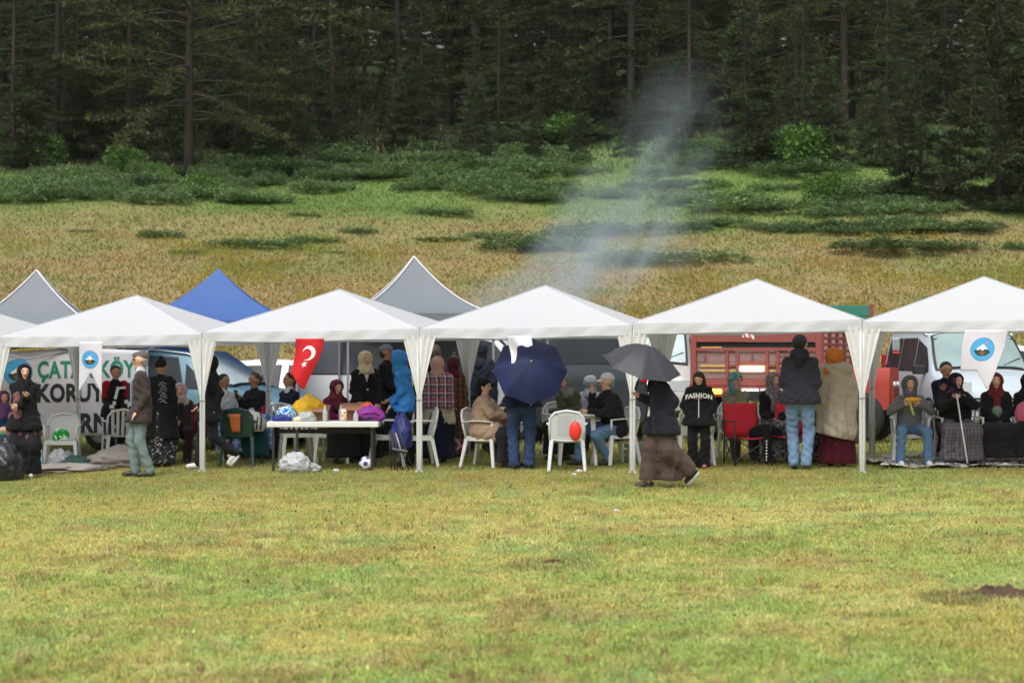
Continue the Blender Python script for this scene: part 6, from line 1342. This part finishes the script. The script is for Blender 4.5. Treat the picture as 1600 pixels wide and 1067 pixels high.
person('seated woman in maroon patterned headscarf and plum jacket bent over the long table', 520, 32.35, 1.56, 30, 'sit', 16, nod=14, hands=[(-.02, -.42, .74), (.14, -.42, .74)], top=('jacket', cloth(104, 30, 66), .38), bottom=('skirt', blk2, .08), head=[('hijab', pattern_mat('maroon_scarf', [srgb(104, 26, 52), srgb(120, 60, 50), srgb(70, 30, 70)], 'spots', 14), .12)], skin=skin_l)
J = person('woman in black blazer and cream patterned headscarf standing behind the long table', 571, 32.35, 1.63, 14, hyaw=18, hands=[(-.14, -.18, .94), (.14, -.20, .92)], under=('blouse', shirt, .8), top=('blazer', blk, .76), bottom=('skirt', blk2, .05, .17), head=[('hijab', pattern_mat('cream_scarf', [srgb(206, 192, 160), srgb(190, 180, 158), srgb(40, 38, 40)], 'stripes', 18), -.02)], bulk=.015)
shirt_front(J, shirt, .055, 0, .17); s = J['s']; MB().ell(tuple(J['SC']+np.array((.0, -.175, -.26))), (.018, .008, .012), 8, 5).build('button', shirt, J['e'])
person('man in grey baseball cap and black jacket facing right behind the blazer woman', 604, 33.5, 1.70, 72, hyaw=6, hands=[(-.10, -.26, 1.0), (.10, -.30, 1.02)], top=('jacket', blk, .80), bottom=('trousers', cloth(44, 48, 52)), head=[('low_hair', hair_b), ('cap', cloth(132, 134, 150))], skin=skin_d)
J = person('person in bright blue hooded rain jacket leaning left by the tent leg', 637, 31.5, 1.66, -100, lean=13, bulk=-.012, hands=[(-.15, -.30, .98), (.15, -.22, .90)], top=('rain_jacket', mat('blue_rain_jacket', srgb(28, 122, 200), .5, var=.12, bump=.3, bscale=14), .80), bottom=('trousers', blk), head=[('hood', mat('blue_rain_jacket', (0, 0, 0)))])
person('dark haired person in black behind the tent leg next to the plaid shawl', 668, 33.1, 1.56, 170, top=('jacket', blk, .8), bottom=('skirt', blk, .05, .14), head=[('hijab', blk, .05)])
person('person with brown hair behind the woman in the plaid shawl', 680, 34.3, 1.68, 150, top=('jacket', cloth(60, 48, 48), .8), bottom=('trousers', blk), head=[('long_hair', hair_b)])
J = person('woman in red and grey plaid shawl and navy skirt seen from behind', 684, 32.0, 1.55, 172, lean=-4, side=0, hyaw=0, under=('blouse', cloth(196, 182, 166), .62), top=None, bottom=('skirt', cloth(24, 30, 52), .06, .19), head=[('hijab', cloth(188, 150, 140), .02)], bulk=.03, fat=.02, hands=[(-.1, -.25, 1.1), (.1, -.25, 1.1)])
s = J['s']; plaid = pattern_mat('plaid_shawl', [srgb(120, 118, 130), srgb(62, 52, 70), srgb(168, 44, 54), srgb(200, 190, 190)], 'plaid', 8.)
mk('plaid_shawl', [(J['SH'][0]+J['up']*-.02, J['SH'][1]-J['up']*.02, .105, .105), (J['SC']+np.array((-.15, .05, -.05)), J['SC']+np.array((-.18, .06, -.42)), .09, .09), (J['SC']+np.array((.15, .05, -.05)), J['SC']+np.array((.18, .06, -.42)), .09, .09), (J['SC']+np.array((-.12, .09, -.1)), J['SC']+np.array((-.12, .11, -.46)), .08, .07), (J['SC']+np.array((.12, .09, -.1)), J['SC']+np.array((.12, .11, -.46)), .08, .07), (J['SC']+np.array((0, .08, -.1)), J['SC']+np.array((0, .12, -.46)), .09, .08)], plaid, J['e'], k=.06, wr=.007, wf=34, seed=9, cuts=[((0, 0, J['SC'][2]-.47), (0, 0, -1))])
fr = MB()
for k in range(34): a = -.24+.48*k/33; fr.tube([(a, .13, J['SC'][2]-.46), (a+.01*sin(k*5), .135, J['SC'][2]-.53)], .004, 3)
fr.build('fringe', cloth(150, 140, 142), J['e'])
person('woman in brown checked long coat behind the plaid shawl', 709, 33.0, 1.50, 160, top=('coat', pattern_mat('brown_check', [srgb(92, 66, 52), srgb(70, 44, 38), srgb(110, 84, 60)], 'plaid', 12), .32), bottom=('skirt', pattern_mat('red_white_leaf', [srgb(110, 30, 45), srgb(180, 160, 165)], 'spots', 18), .05, .13), head=[('hijab', cloth(84, 34, 42), .03)])
person('figure in dark blue coat standing right of the rear tent leg', 750, 34.0, 1.72, 170, top=('coat', cloth(36, 42, 54), .5), bottom=('trousers', blk2), head=[('hood', cloth(36, 42, 54))], bulk=.03)
J = person('heavy woman in tan coat and black turban seated in profile with folded arms', 757, 31.15, 1.58, 68, 'sit', 2, hands=[(-.02, -.36, .78), (.04, -.38, .72)], hint=[(-.9, .2, -.4), (.9, .2, -.4)], top=('tan_coat', cloth(164, 138, 120), .25), bottom=('skirt', blk2, .07, .10), head=[('turban', blk), ('glasses', black_p)], fat=.045, bulk=.01, seat=.44, shoulders=1.08)
J = person('man in navy jacket and dark jeans, back turned, holding a navy umbrella', 815, 30.62, 1.74, 180, hands=[(-.16, .02, 1.16), (.16, .02, 1.16)], feet=[(-.105, 0, 0), (.105, 0, 0)], top=('jacket', navy, .86), bottom=('trousers', den_d, (.03, .045)), head=[('hair', hair_k)], bulk=.02, fat=.02)
def umbrella(name, label, c, r, sag, m, tilt, pleat=.012, hook=None, shaft=.85, rib_m=steel_g, n=8, second=None, handle_m=black_p, shaft_to=None):
    """c: crown point in the world; tilt: Euler of the canopy axis"""
    e = bpy.data.objects.new(name, None); C.objects.link(e); e.location = c; e.rotation_euler = tilt; tag(e, label, 'umbrella')
    def pt(a, t):
        k = abs(((a/(2*pi)*n) % 1)-.5)*2; rr = r*t*(1-t*(1-cos(pi/n))*(1-k*k)*1.15); z = -sag*(t**1.8)-pleat*(1-k)*sin(pi*t); return (rr*cos(a), rr*sin(a), z)
    b = MB().sheet(lambda u, v: pt(2*pi*u, max(.0, v)), n*8, 14); b.build('canopy', m, e, angle=60, smooth=True)
    for k in range(n):
        a = 2*pi*k/n; MB().tube([np.array(pt(a, t))+np.array((0, 0, -.008)) for t in np.linspace(0, 1, 8)], .0035, 4).build('rib', rib_m, e)
        p = np.array(pt(a, .5)); MB().tube([tuple(p+np.array((0, 0, -.01))), (0, 0, -sag-.12)], .003, 4).build('stretcher', rib_m, e)
        MB().ell(pt(a, 1.0), (.008,)*3, 6, 4).build('rib_tip', rib_m, e)
    MB().tube([(0, 0, .05), (0, 0, -shaft)], .006, 8).build('shaft', rib_m, e, True); MB().ell((0, 0, .03), (.014, .014, .03), 8, 6).build('ferrule', steel_w, e, True)
    MB().tube([(0, 0, -shaft), (0, 0, -shaft-.12)], .015, 8).build('handle', handle_m, e, True); return e
nu = mat('navy_umbrella_fabric', srgb(24, 34, 84), .6, var=.2, vscale=3, bump=.12, bscale=9, trans=.08); gu = mat('charcoal_umbrella_fabric', srgb(60, 62, 70), .55, var=.12, bump=.15, bscale=12, trans=.15)
cx_, cy_ = xat(830, 30.08), 30.08
umbrella('navy_umbrella', 'large open navy umbrella held with its crown towards the camera', (cx_, cy_, zat(566, 30.08)), .53, .27, nu, (R(64), 0, R(3)), shaft=.55, n=8, pleat=.008)
J = person('woman in olive jacket and grey headscarf resting her face on her hand', 893, 32.4, 1.60, -30, 'sit', 8, side=-6, nod=8, hyaw=-10, hands=[(-.10, -.26, 1.06), (.10, -.36, .76)], top=('jacket', cloth(78, 84, 62), .45), bottom=('skirt', cloth(40, 44, 40), .08), head=[('hijab', cloth(126, 126, 126), .02)], bulk=.01)
person('person in pale grey hoodie mostly hidden between the two at the round table', 922, 33.4, 1.46, 170, 'sit', 6, top=('hoodie', cloth(138, 142, 150), .4), bottom=('trousers', blk2), head=[('hood', cloth(138, 142, 150))])
J = person('man in white baseball cap and jeans seated at the round table, hand on chin', 958, 31.2, 1.72, -62, 'sit', 12, hyaw=-14, hands=[(-.04, -.32, 1.02), (.10, -.46, .76)], hint=[(-.4, .3, -1), (.4, .5, -.8)], feet=[(-.16, -.50, 0), (.12, -.16, 0)], top=('jacket', blk2, .42), bottom=('trousers', den_m, (.025, .035)), head=[('low_hair', hair_g), ('cap', cloth(216, 206, 216))], fat=.02, bulk=.01)
# woman walking with the charcoal umbrella
J = person('woman walking left under a charcoal umbrella in a long brown skirt', 1036, 26.9, 1.60, -84, lean=7, nod=4, hands=[(-.12, -.28, 1.20), (.16, .02, .92)], feet=[(-.07, -.20, 0), (.08, .38, .16)], under=('shirt', mat('wine_shirt', srgb(120, 24, 40), .8), .9), top=('jacket', cloth(34, 36, 46), .70), bottom=('skirt', cloth(84, 70, 66), .09, .13), head=[('hijab', blk, .08)], shoes=shoe_k, bulk=.02, shoe_up=True)
w = J['WR'][0]; wx = J['e'].location.x+w[0]*cos(R(-84))-w[1]*sin(R(-84)); wy = 26.9+w[0]*sin(R(-84))+w[1]*cos(R(-84)); wz = J['e'].location.z+w[2]
tx_ = xat(1004, 26.7); tz = zat(545, 26.75)
dirv = np.array((tx_-wx, -.0, tz-wz)); 
umbrella('charcoal_umbrella', 'charcoal umbrella tilted over the walking woman', (tx_+.06, 26.75, zat(541, 26.8)), .50, .26, gu, (R(20), R(14), 0), shaft=.48, n=8, pleat=.012)
sh = bpy.data.objects['shoe']
# girl
J = person('girl in black hoodie with white lettering, looking down, hands in pockets', 1092, 30.35, 1.34, -6, nod=24, hyaw=-14, hands=[(-.16, -.16, .93), (.16, -.16, .93)], hint=[(-1, .5, -.2), (1, .5, -.2)], top=('hoodie', blk, .76), bottom=('trousers', blk, (.03, .06)), head=[('long_hair', hair_k)], shoes=mat('sandal_pink', srgb(150, 100, 96), .7), bulk=.022)
s = J['s']; vs, fs = text_mesh('FASHION', .088, .0035); wtx = mat('white_lettering', (.75, .75, .75), .7); cw = max(v[0] for v in vs)/2
def chest(a, b): k = a/.2; return (a, -.158*s-.018+.050*k*k, J['SC'][2]-.13*s+b-.035*k*k)
MB().add([tuple(np.array(chest(v[0]-cw, v[1]))-np.array((0, .012, 0))) for v in vs], fs).build('white_lettering', wtx, J['e'])
MB().box((-.035, -.166*s-.014, J['SC'][2]-.152*s), (.04, .008, .007)).box((.035, -.166*s-.014, J['SC'][2]-.152*s), (.04, .008, .007)).build('pink_lettering', mat('pink_print', srgb(190, 90, 120), .7), J['e'])
MB().box((0, -.172*s-.010, J['P'][2]+.15*s), (.012, .008, .46*s)).build('zip', steel_w, J['e'])
J = person('woman in turquoise patterned headscarf and khaki cardigan seated by the red camp chair', 1149, 31.9, 1.60, 14, 'sit', 4, hyaw=26, hands=[(-.03, -.22, .84), (.08, -.24, .84)], under=('blouse', pattern_mat('dark_floral', [(.02, .02, .025), (.12, .10, .1)], 'spots', 20), .6), top=('cardigan', cloth(136, 128, 104), .40), bottom=('trousers', cloth(78, 66, 76), (.06, .03)), head=[('turban', pattern_mat('turq_scarf', [srgb(90, 96, 84), srgb(50, 160, 175), srgb(170, 150, 110)], 'spots', 16)), ('glasses', black_p)], bulk=.01)
MB().sheet(lambda u, v: (.0-.13+.05*u+.03*v, -.07-.05*sin(pi*u)-.02*v, J['HC'][2]-.02-.17*v), 5, 6).build('scarf_tail', mat('turquoise_cloth', srgb(46, 150, 172), .8), J['e'], True, solid=.012)
J = person('woman in grey patterned headscarf and black cardigan seated beside the hooded jacket man', 1208, 31.5, 1.62, 4, 'sit', 4, hyaw=24, hands=[(-.10, -.30, .64), (.06, -.32, .62)], feet=[(-.10, -.46, 0), (.16, -.42, 0)], top=('cardigan', blk, .40), bottom=('skirt', pattern_mat('grey_floral_skirt', [(.05, .045, .05), (.26, .24, .25), (.02, .02, .02)], 'spots', 17), .07), head=[('hijab', pattern_mat('grey_scarf', [srgb(126, 116, 122), srgb(96, 88, 96), srgb(160, 150, 152)], 'spots', 22), .22)], bulk=.01)
lump('black_coat', gpos(1196, 31.0, .36), (.24, .14, .13), blk, 'black coat thrown across the lap of the grey scarfed woman', 'coat', 71, .12, 2)
x_ = xat(1199, 30.7); e = empty('track_trousers', (x_, 30.7, gz(x_, 30.7)), 0, 'black striped trousers hanging down from the red camp chair', 'trousers')
mk('trouser_leg', [((0, 0, .48), (.0, -.02, .06), .06, .05), ((0, 0, .04), (.08, -.06, .03), .035, .03)], blk, e)
st = MB()
for k in range(7): st.box((-.02, -.062, .08+.045*k), (.022, .006, .026))
st.build('white_stripes', shoe_w, e)
person('man in dark hooded jacket and light jeans standing with his back to the camera', 1250, 29.9, 1.84, 168, hyaw=-14, lean=2, hands=[(-.15, -.22, 1.02), (.15, -.22, 1.00)], feet=[(-.08, 0.02, 0), (.08, -.05, 0)], top=('jacket', cloth(56, 54, 66), .84), bottom=('trousers', den, (.024, .035)), head=[('hair', hair_k)], bulk=.018, fat=.01)
pj = bpy.data.objects
J = [o for o in pj if o.get('label', '').startswith('man in dark hooded jacket')][0]
mk('hood', [((-.06, .08, 1.60), (.06, .09, 1.60), .075, .075), ((0, .13, 1.55), (0, .12, 1.46), .07, .05)], cloth(46, 45, 56), J, wr=.006, wf=30)
person('seated person in dark flowered dress glimpsed between the jeans and the beige poncho', 1279, 31.4, 1.55, 0, 'sit', 6, top=('dress', cloth(40, 36, 46), .3), bottom=('skirt', pattern_mat('dark_floral', [(.02, .02, .025), (.12, .10, .1)], 'spots', 20), .06), head=[('hijab', blk, .1)])
J = person('woman in orange headscarf and long beige fleece poncho leaning left, back turned', 1308, 30.3, 1.66, 165, lean=4, side=4, hands=[(-.14, -.25, 1.05), (.14, -.25, 1.05)], top=None, bottom=('skirt', cloth(72, 18, 32), .05, .17), head=[('hijab', cloth(206, 122, 48), .0)])
fleece = mat('beige_fleece', srgb(176, 162, 144), .98, var=.14, vscale=7, bump=.5, bscale=50, sheen=.2); s = J['s']
mk('scarf_drape', [(J['HC']+np.array((0, .03, .0)), J['HC']+np.array((0, .01, -.02)), .135, .13), (J['NB'], J['SC']+np.array((-.07, .04, .0)), .10, .09), (J['NB'], J['SC']+np.array((.09, .06, -.02)), .10, .085)], cloth(200, 118, 46), J['e'], wr=.006, wf=30, subs=[(J['hp'](0, -.16, .02), J['hp'](0, -.16, -.05), .10, .09)])
mk('fleece_poncho', [(J['SH'][0], J['SH'][1], .075, .075), (J['SH'][0], np.array((-.14, .0, .50)), .10, .145), (J['SH'][1], np.array((.14, .0, .50)), .10, .16), (J['SC'], np.array((0, -.06, .5)), .1, .17), (J['EL'][0], J['EL'][0]+np.array((0, 0, -.2)), .09, .09), (J['EL'][1], J['EL'][1]+np.array((0, 0, -.2)), .09, .09), (J['EL'][0], J['WR'][0], .08, .06), (J['EL'][1], J['WR'][1], .08, .06), (J['SC'], np.array((0, .03, .50)), .11, .19), (J['SC']+np.array((0, .05, 0)), np.array((.0, .08, .45)), .08, .14)], fleece, J['e'], k=.09, wr=.010, wf=18, seed=5, vf=.014, cuts=[((0, 0, .42), (.22, 0, -.97))])
# boy with corn
J = person('boy in grey hood and blue jeans eating a corn cob on the rug', 1421, 30.5, 1.58, 0, 'sit', 5, hands=[(-.13, -.26, .92), (.10, -.26, .93)], hint=[(-.9, .1, -.7), (.9, .1, -.7)], feet=[(-.21, -.42, 0), (.21, -.44, 0)], top=('hoodie', cloth(104, 104, 108), .44), bottom=('trousers', den_m, (.02, .03)), head=[('hood', cloth(96, 96, 100))], shoes=shoe_w, seat=.42)
l0 = J['e'].location; e = empty('corn_cob', (l0.x-.01, l0.y-.34, l0.z+.93), 0, 'yellow corn cob held in both hands by the boy', 'corn')
MB().lathe((0, 0, 0), [(.012, -.12), (.03, -.09), (.034, 0), (.028, .07), (.012, .11)], 14, 'x').build('kernels', mat('corn_yellow', srgb(235, 168, 38), .5, var=.2, vscale=60, bump=.8, bscale=80), e, True)
MB().sheet(lambda u, v: (-.07+.03*u+.06*v, .0-.02*sin(u*3), -.02-.20*v), 3, 6).build('husk', mat('husk', srgb(196, 196, 120), .8), e, True, solid=.006)
person('young man with dark hair sitting behind the old woman with the cane', 1478, 32.0, 1.66, -8, 'sit', 2, hyaw=10, nod=12, hands=[(-.06, -.22, 1.0), (.1, -.3, .64)], top=('jacket', cloth(34, 30, 48), .44), bottom=('trousers', blk2), head=[('hair', hair_k)], skin=skin_d, seat=.52)
J = person('old woman in black cardigan and grey checked skirt leaning on a white cane', 1492, 30.5, 1.62, 4, 'sit', 8, hyaw=24, hands=[(-.06, -.30, .96), (.0, -.32, .99)], hint=[(-1, .1, -.5), (1, .1, -.5)], feet=[(-.20, -.40, 0), (.20, -.40, 0)], top=('cardigan', blk, .42), bottom=('skirt', pattern_mat('grey_check_skirt', [srgb(98, 90, 98), srgb(78, 72, 80), srgb(118, 110, 114)], 'plaid', 20), .07, .24), head=[('hijab', pattern_mat('black_purple_scarf', [(.015, .013, .018), (.015, .013, .018), (.10, .03, .14)], 'spots', 13), .08)], fat=.05, bulk=.015, seat=.44, shoulders=1.1)
l0 = J['e'].location; p1 = (l0.x-.05, l0.y-.36, l0.z+1.0); p2 = (xat(1512, 29.85), 29.85, gz(xat(1512, 29.85), 29.85)+.02)
e = empty('walking_cane', p2, 0, 'white walking cane slanting from the hands of the old woman to the rug', 'cane'); d = np.array(p1)-np.array(p2)
MB().tube([(0, 0, .02), tuple(d*.5), tuple(d)], .011, 8).build('cane_shaft', mat('cane_white', (.72, .72, .72), .3), e, True); MB().tube([(0, 0, 0), (0, 0, .04)], .016, 8).build('rubber_tip', black_p, e); MB().tube([tuple(d+np.array((-.06, 0, .01))), tuple(d+np.array((.04, 0, .02)))], .014, 6).build('cane_handle', black_p, e, True)
J = person('smiling woman in maroon headscarf and black dress with hands in her lap', 1556, 30.5, 1.62, -6, 'sit', 3, hands=[(-.02, -.30, .64), (.04, -.31, .63)], hint=[(-1, .2, -.5), (1, .2, -.5)], feet=[(-.08, -.40, 0), (.12, -.38, 0)], under=('blouse', cloth(110, 128, 112), .5), top=('cardigan', blk, .40), bottom=('skirt', blk2, .10, .12), head=[('hijab', cloth(112, 38, 46), .22)], bulk=.015, fat=.015)
MB().ell(tuple(J['P']+np.array((.0, -.155, .20))), (.08, .05, .10), 12, 8).build('blouse_front', cloth(120, 140, 122), J['e'], True)
person('seated woman in black holding a pink and white bundle, cut by the right edge', 1606, 30.5, 1.60, -8, 'sit', 4, hands=[(-.10, -.32, .82), (.06, -.30, .80)], top=('cardigan', blk, .42), bottom=('skirt', blk2, .10, .12), head=[('hijab', blk, .12)])
lump('bundle', (xat(1598, 30.2), 30.15, gz(6.9, 30.1)+.62), (.12, .09, .17), pattern_mat('pink_print', [(.66, .64, .66), (.60, .25, .36), (.3, .5, .3)], 'spots', 14), 'pink and white bundle in the arms of the last woman at the right edge', 'bundle', 77, .1)
person('man with cropped dark hair standing behind the pale blue van', 1455, 39.0, 1.75, -30, hyaw=-20, top=('jacket', blk, .8), bottom=('trousers', blk2), head=[('hair', hair_k)], skin=skin_d, zoff=.12)
# hanging patterned bag on the rear pole
x, y, _ = row(-1.336-.12, 2.86)
lump('hanging_bag', (x-.05, y-.05, 1.50), (.06, .05, .19), pattern_mat('bag_print', [(.10, .10, .09), (.35, .33, .26)], 'spots', 24), 'small patterned bag hanging from a rear pole right of the plaid shawl', 'bag', 81, .15, flat=False)
# ------------------------------------------------------------------ fire and smoke behind the gazebos
Yf = 52.0; xf = xat(800, Yf); g = gz(xf, Yf); e = empty('campfire', (xf, Yf, g), 0, 'small smoking campfire of logs on the slope hidden behind the gazebos', 'fire')
ch = mat('charred_log', (.03, .022, .018), .9, var=.4, bump=.6)
for k in range(7): a = k*2*pi/7; MB().tube([(.45*cos(a), .45*sin(a), .05), (.06*cos(a+.4), .06*sin(a+.4), .38)], .05, 7).build('log', ch, e, True)
cxs = [(-.3, xf), (zat(465, 53)-g, xat(850, 53)), (zat(410, 53)-g, xat(925, 53)), (zat(330, 53)-g, xat(985, 53)), (zat(210, 53)-g, xat(1040, 53)), (zat(90, 53)-g, xat(1072, 53))]
cz = np.array([c_[0] for c_ in cxs]); cxx = np.array([c_[1]-xf for c_ in cxs]); rad = np.array([.5, 2.4, 2.4, 2.1, 1.7, 1.4])
ztop = cz[-1]; sv = []; nn = 20; lv = 24
m = MB(); vs = []
for j in range(lv):
    z = .05+(ztop-.05)*j/(lv-1); c_ = np.interp(z, cz, cxx); r_ = np.interp(z, cz, rad)*1.28+.1
    for i in range(nn): a = 2*pi*i/nn; vs.append((c_+r_*cos(a), r_*sin(a)*.9, z))
m.add(vs, [(j*nn+i, j*nn+(i+1) % nn, (j+1)*nn+(i+1) % nn, (j+1)*nn+i) for j in range(lv-1) for i in range(nn)]+[tuple(range(nn-1, -1, -1)), tuple((lv-1)*nn+i for i in range(nn))])
sm = bpy.data.materials.new('smoke'); sm.use_nodes = True; n = sm.node_tree; N = n.nodes; L = n.links.new; N.remove(N['Principled BSDF'])
pv = N.new('ShaderNodeVolumePrincipled'); pv.inputs['Color'].default_value = (.72, .86, 1, 1); pv.inputs['Anisotropy'].default_value = .2; L(pv.outputs[0], N['Material Output'].inputs['Volume'])
tc = N.new('ShaderNodeTexCoord'); sp = N.new('ShaderNodeSeparateXYZ'); L(tc.outputs['Object'], sp.inputs[0])
def curve(vals):
    f = N.new('ShaderNodeFloatCurve'); c_ = f.mapping.curves[0]; ps = [(z/ztop, v) for z, v in zip(cz, vals)]; ps[0] = (0, ps[0][1])
    c_.points[0].location = ps[0]; c_.points[1].location = ps[-1]
    for p in ps[1:-1]: c_.points.new(*p)
    f.mapping.update(); dv = MA('DIVIDE', sp.outputs['Z'], ztop); L(dv, f.inputs['Value']); return f.outputs[0]
def MA(op, a, b=0., c=None):
    q = N.new('ShaderNodeMath'); q.operation = op
    for k, v in enumerate((a, b) if c is None else (a, b, c)):
        if isinstance(v, (int, float)): q.inputs[k].default_value = v
        else: L(v, q.inputs[k])
    return q.outputs[0]
mxx = float(cxx.max())+.5
xc = MA('MULTIPLY', curve(list(cxx/mxx)), mxx); rc = MA('MULTIPLY', curve(list(rad/3)), 3.)
wn = N.new('ShaderNodeTexNoise'); wn.inputs['Scale'].default_value = .55; wn.inputs['Detail'].default_value = 2; L(tc.outputs['Object'], wn.inputs['Vector'])
wob = MA('MULTIPLY', MA('SUBTRACT', wn.outputs['Fac'], .5), 2.2)
dx = MA('DIVIDE', MA('SUBTRACT', MA('ADD', sp.outputs['X'], wob), xc), rc); dy = MA('DIVIDE', sp.outputs['Y'], rc)
rr = MA('SUBTRACT', 1., MA('ADD', MA('MULTIPLY', dx, dx), MA('MULTIPLY', dy, dy))); rr = MA('POWER', MA('MAXIMUM', rr, 0.), 1.4)
n2 = N.new('ShaderNodeTexNoise'); n2.inputs['Scale'].default_value = 1.0; n2.inputs['Detail'].default_value = 5; n2.inputs['Roughness'].default_value = .6; n2.inputs['Distortion'].default_value = .6
m0 = N.new('ShaderNodeMapping'); m0.inputs['Rotation'].default_value = (0, R(-27), 0); L(tc.outputs['Object'], m0.inputs[0]); mp = N.new('ShaderNodeMapping'); mp.inputs['Scale'].default_value = (1.2, 1, .45); L(m0.outputs[0], mp.inputs[0]); L(mp.outputs[0], n2.inputs['Vector'])
pf = MA('MAXIMUM', MA('MULTIPLY', MA('SUBTRACT', n2.outputs['Fac'], .40), 4.8), 0.)
den_c = curve([.3, .34, .46, .24, .12, .0])
L(MA('MULTIPLY', MA('MULTIPLY', MA('MULTIPLY', rr, pf), den_c), 1.5), pv.inputs['Density'])
o = m.build('smoke', sm, None); o.location = (xf, Yf, g); tag(o, 'grey plume of wood smoke rising and drifting right before the forest', 'smoke', kind='stuff')

# ------------------------------------------------------------------ rainy air over the whole place
hm_ = bpy.data.materials.new('haze'); hm_.use_nodes = True; n = hm_.node_tree; n.nodes.remove(n.nodes['Principled BSDF'])
pv = n.nodes.new('ShaderNodeVolumePrincipled'); pv.inputs['Color'].default_value = (.86, .92, 1, 1); pv.inputs['Density'].default_value = .00007; n.links.new(pv.outputs[0], n.nodes['Material Output'].inputs['Volume'])
o = MB().box((0, 215, 52), (700, 540, 120)).build('haze', hm_); tag(o, 'thin rainy haze over the meadow and the forest', 'haze', kind='stuff')
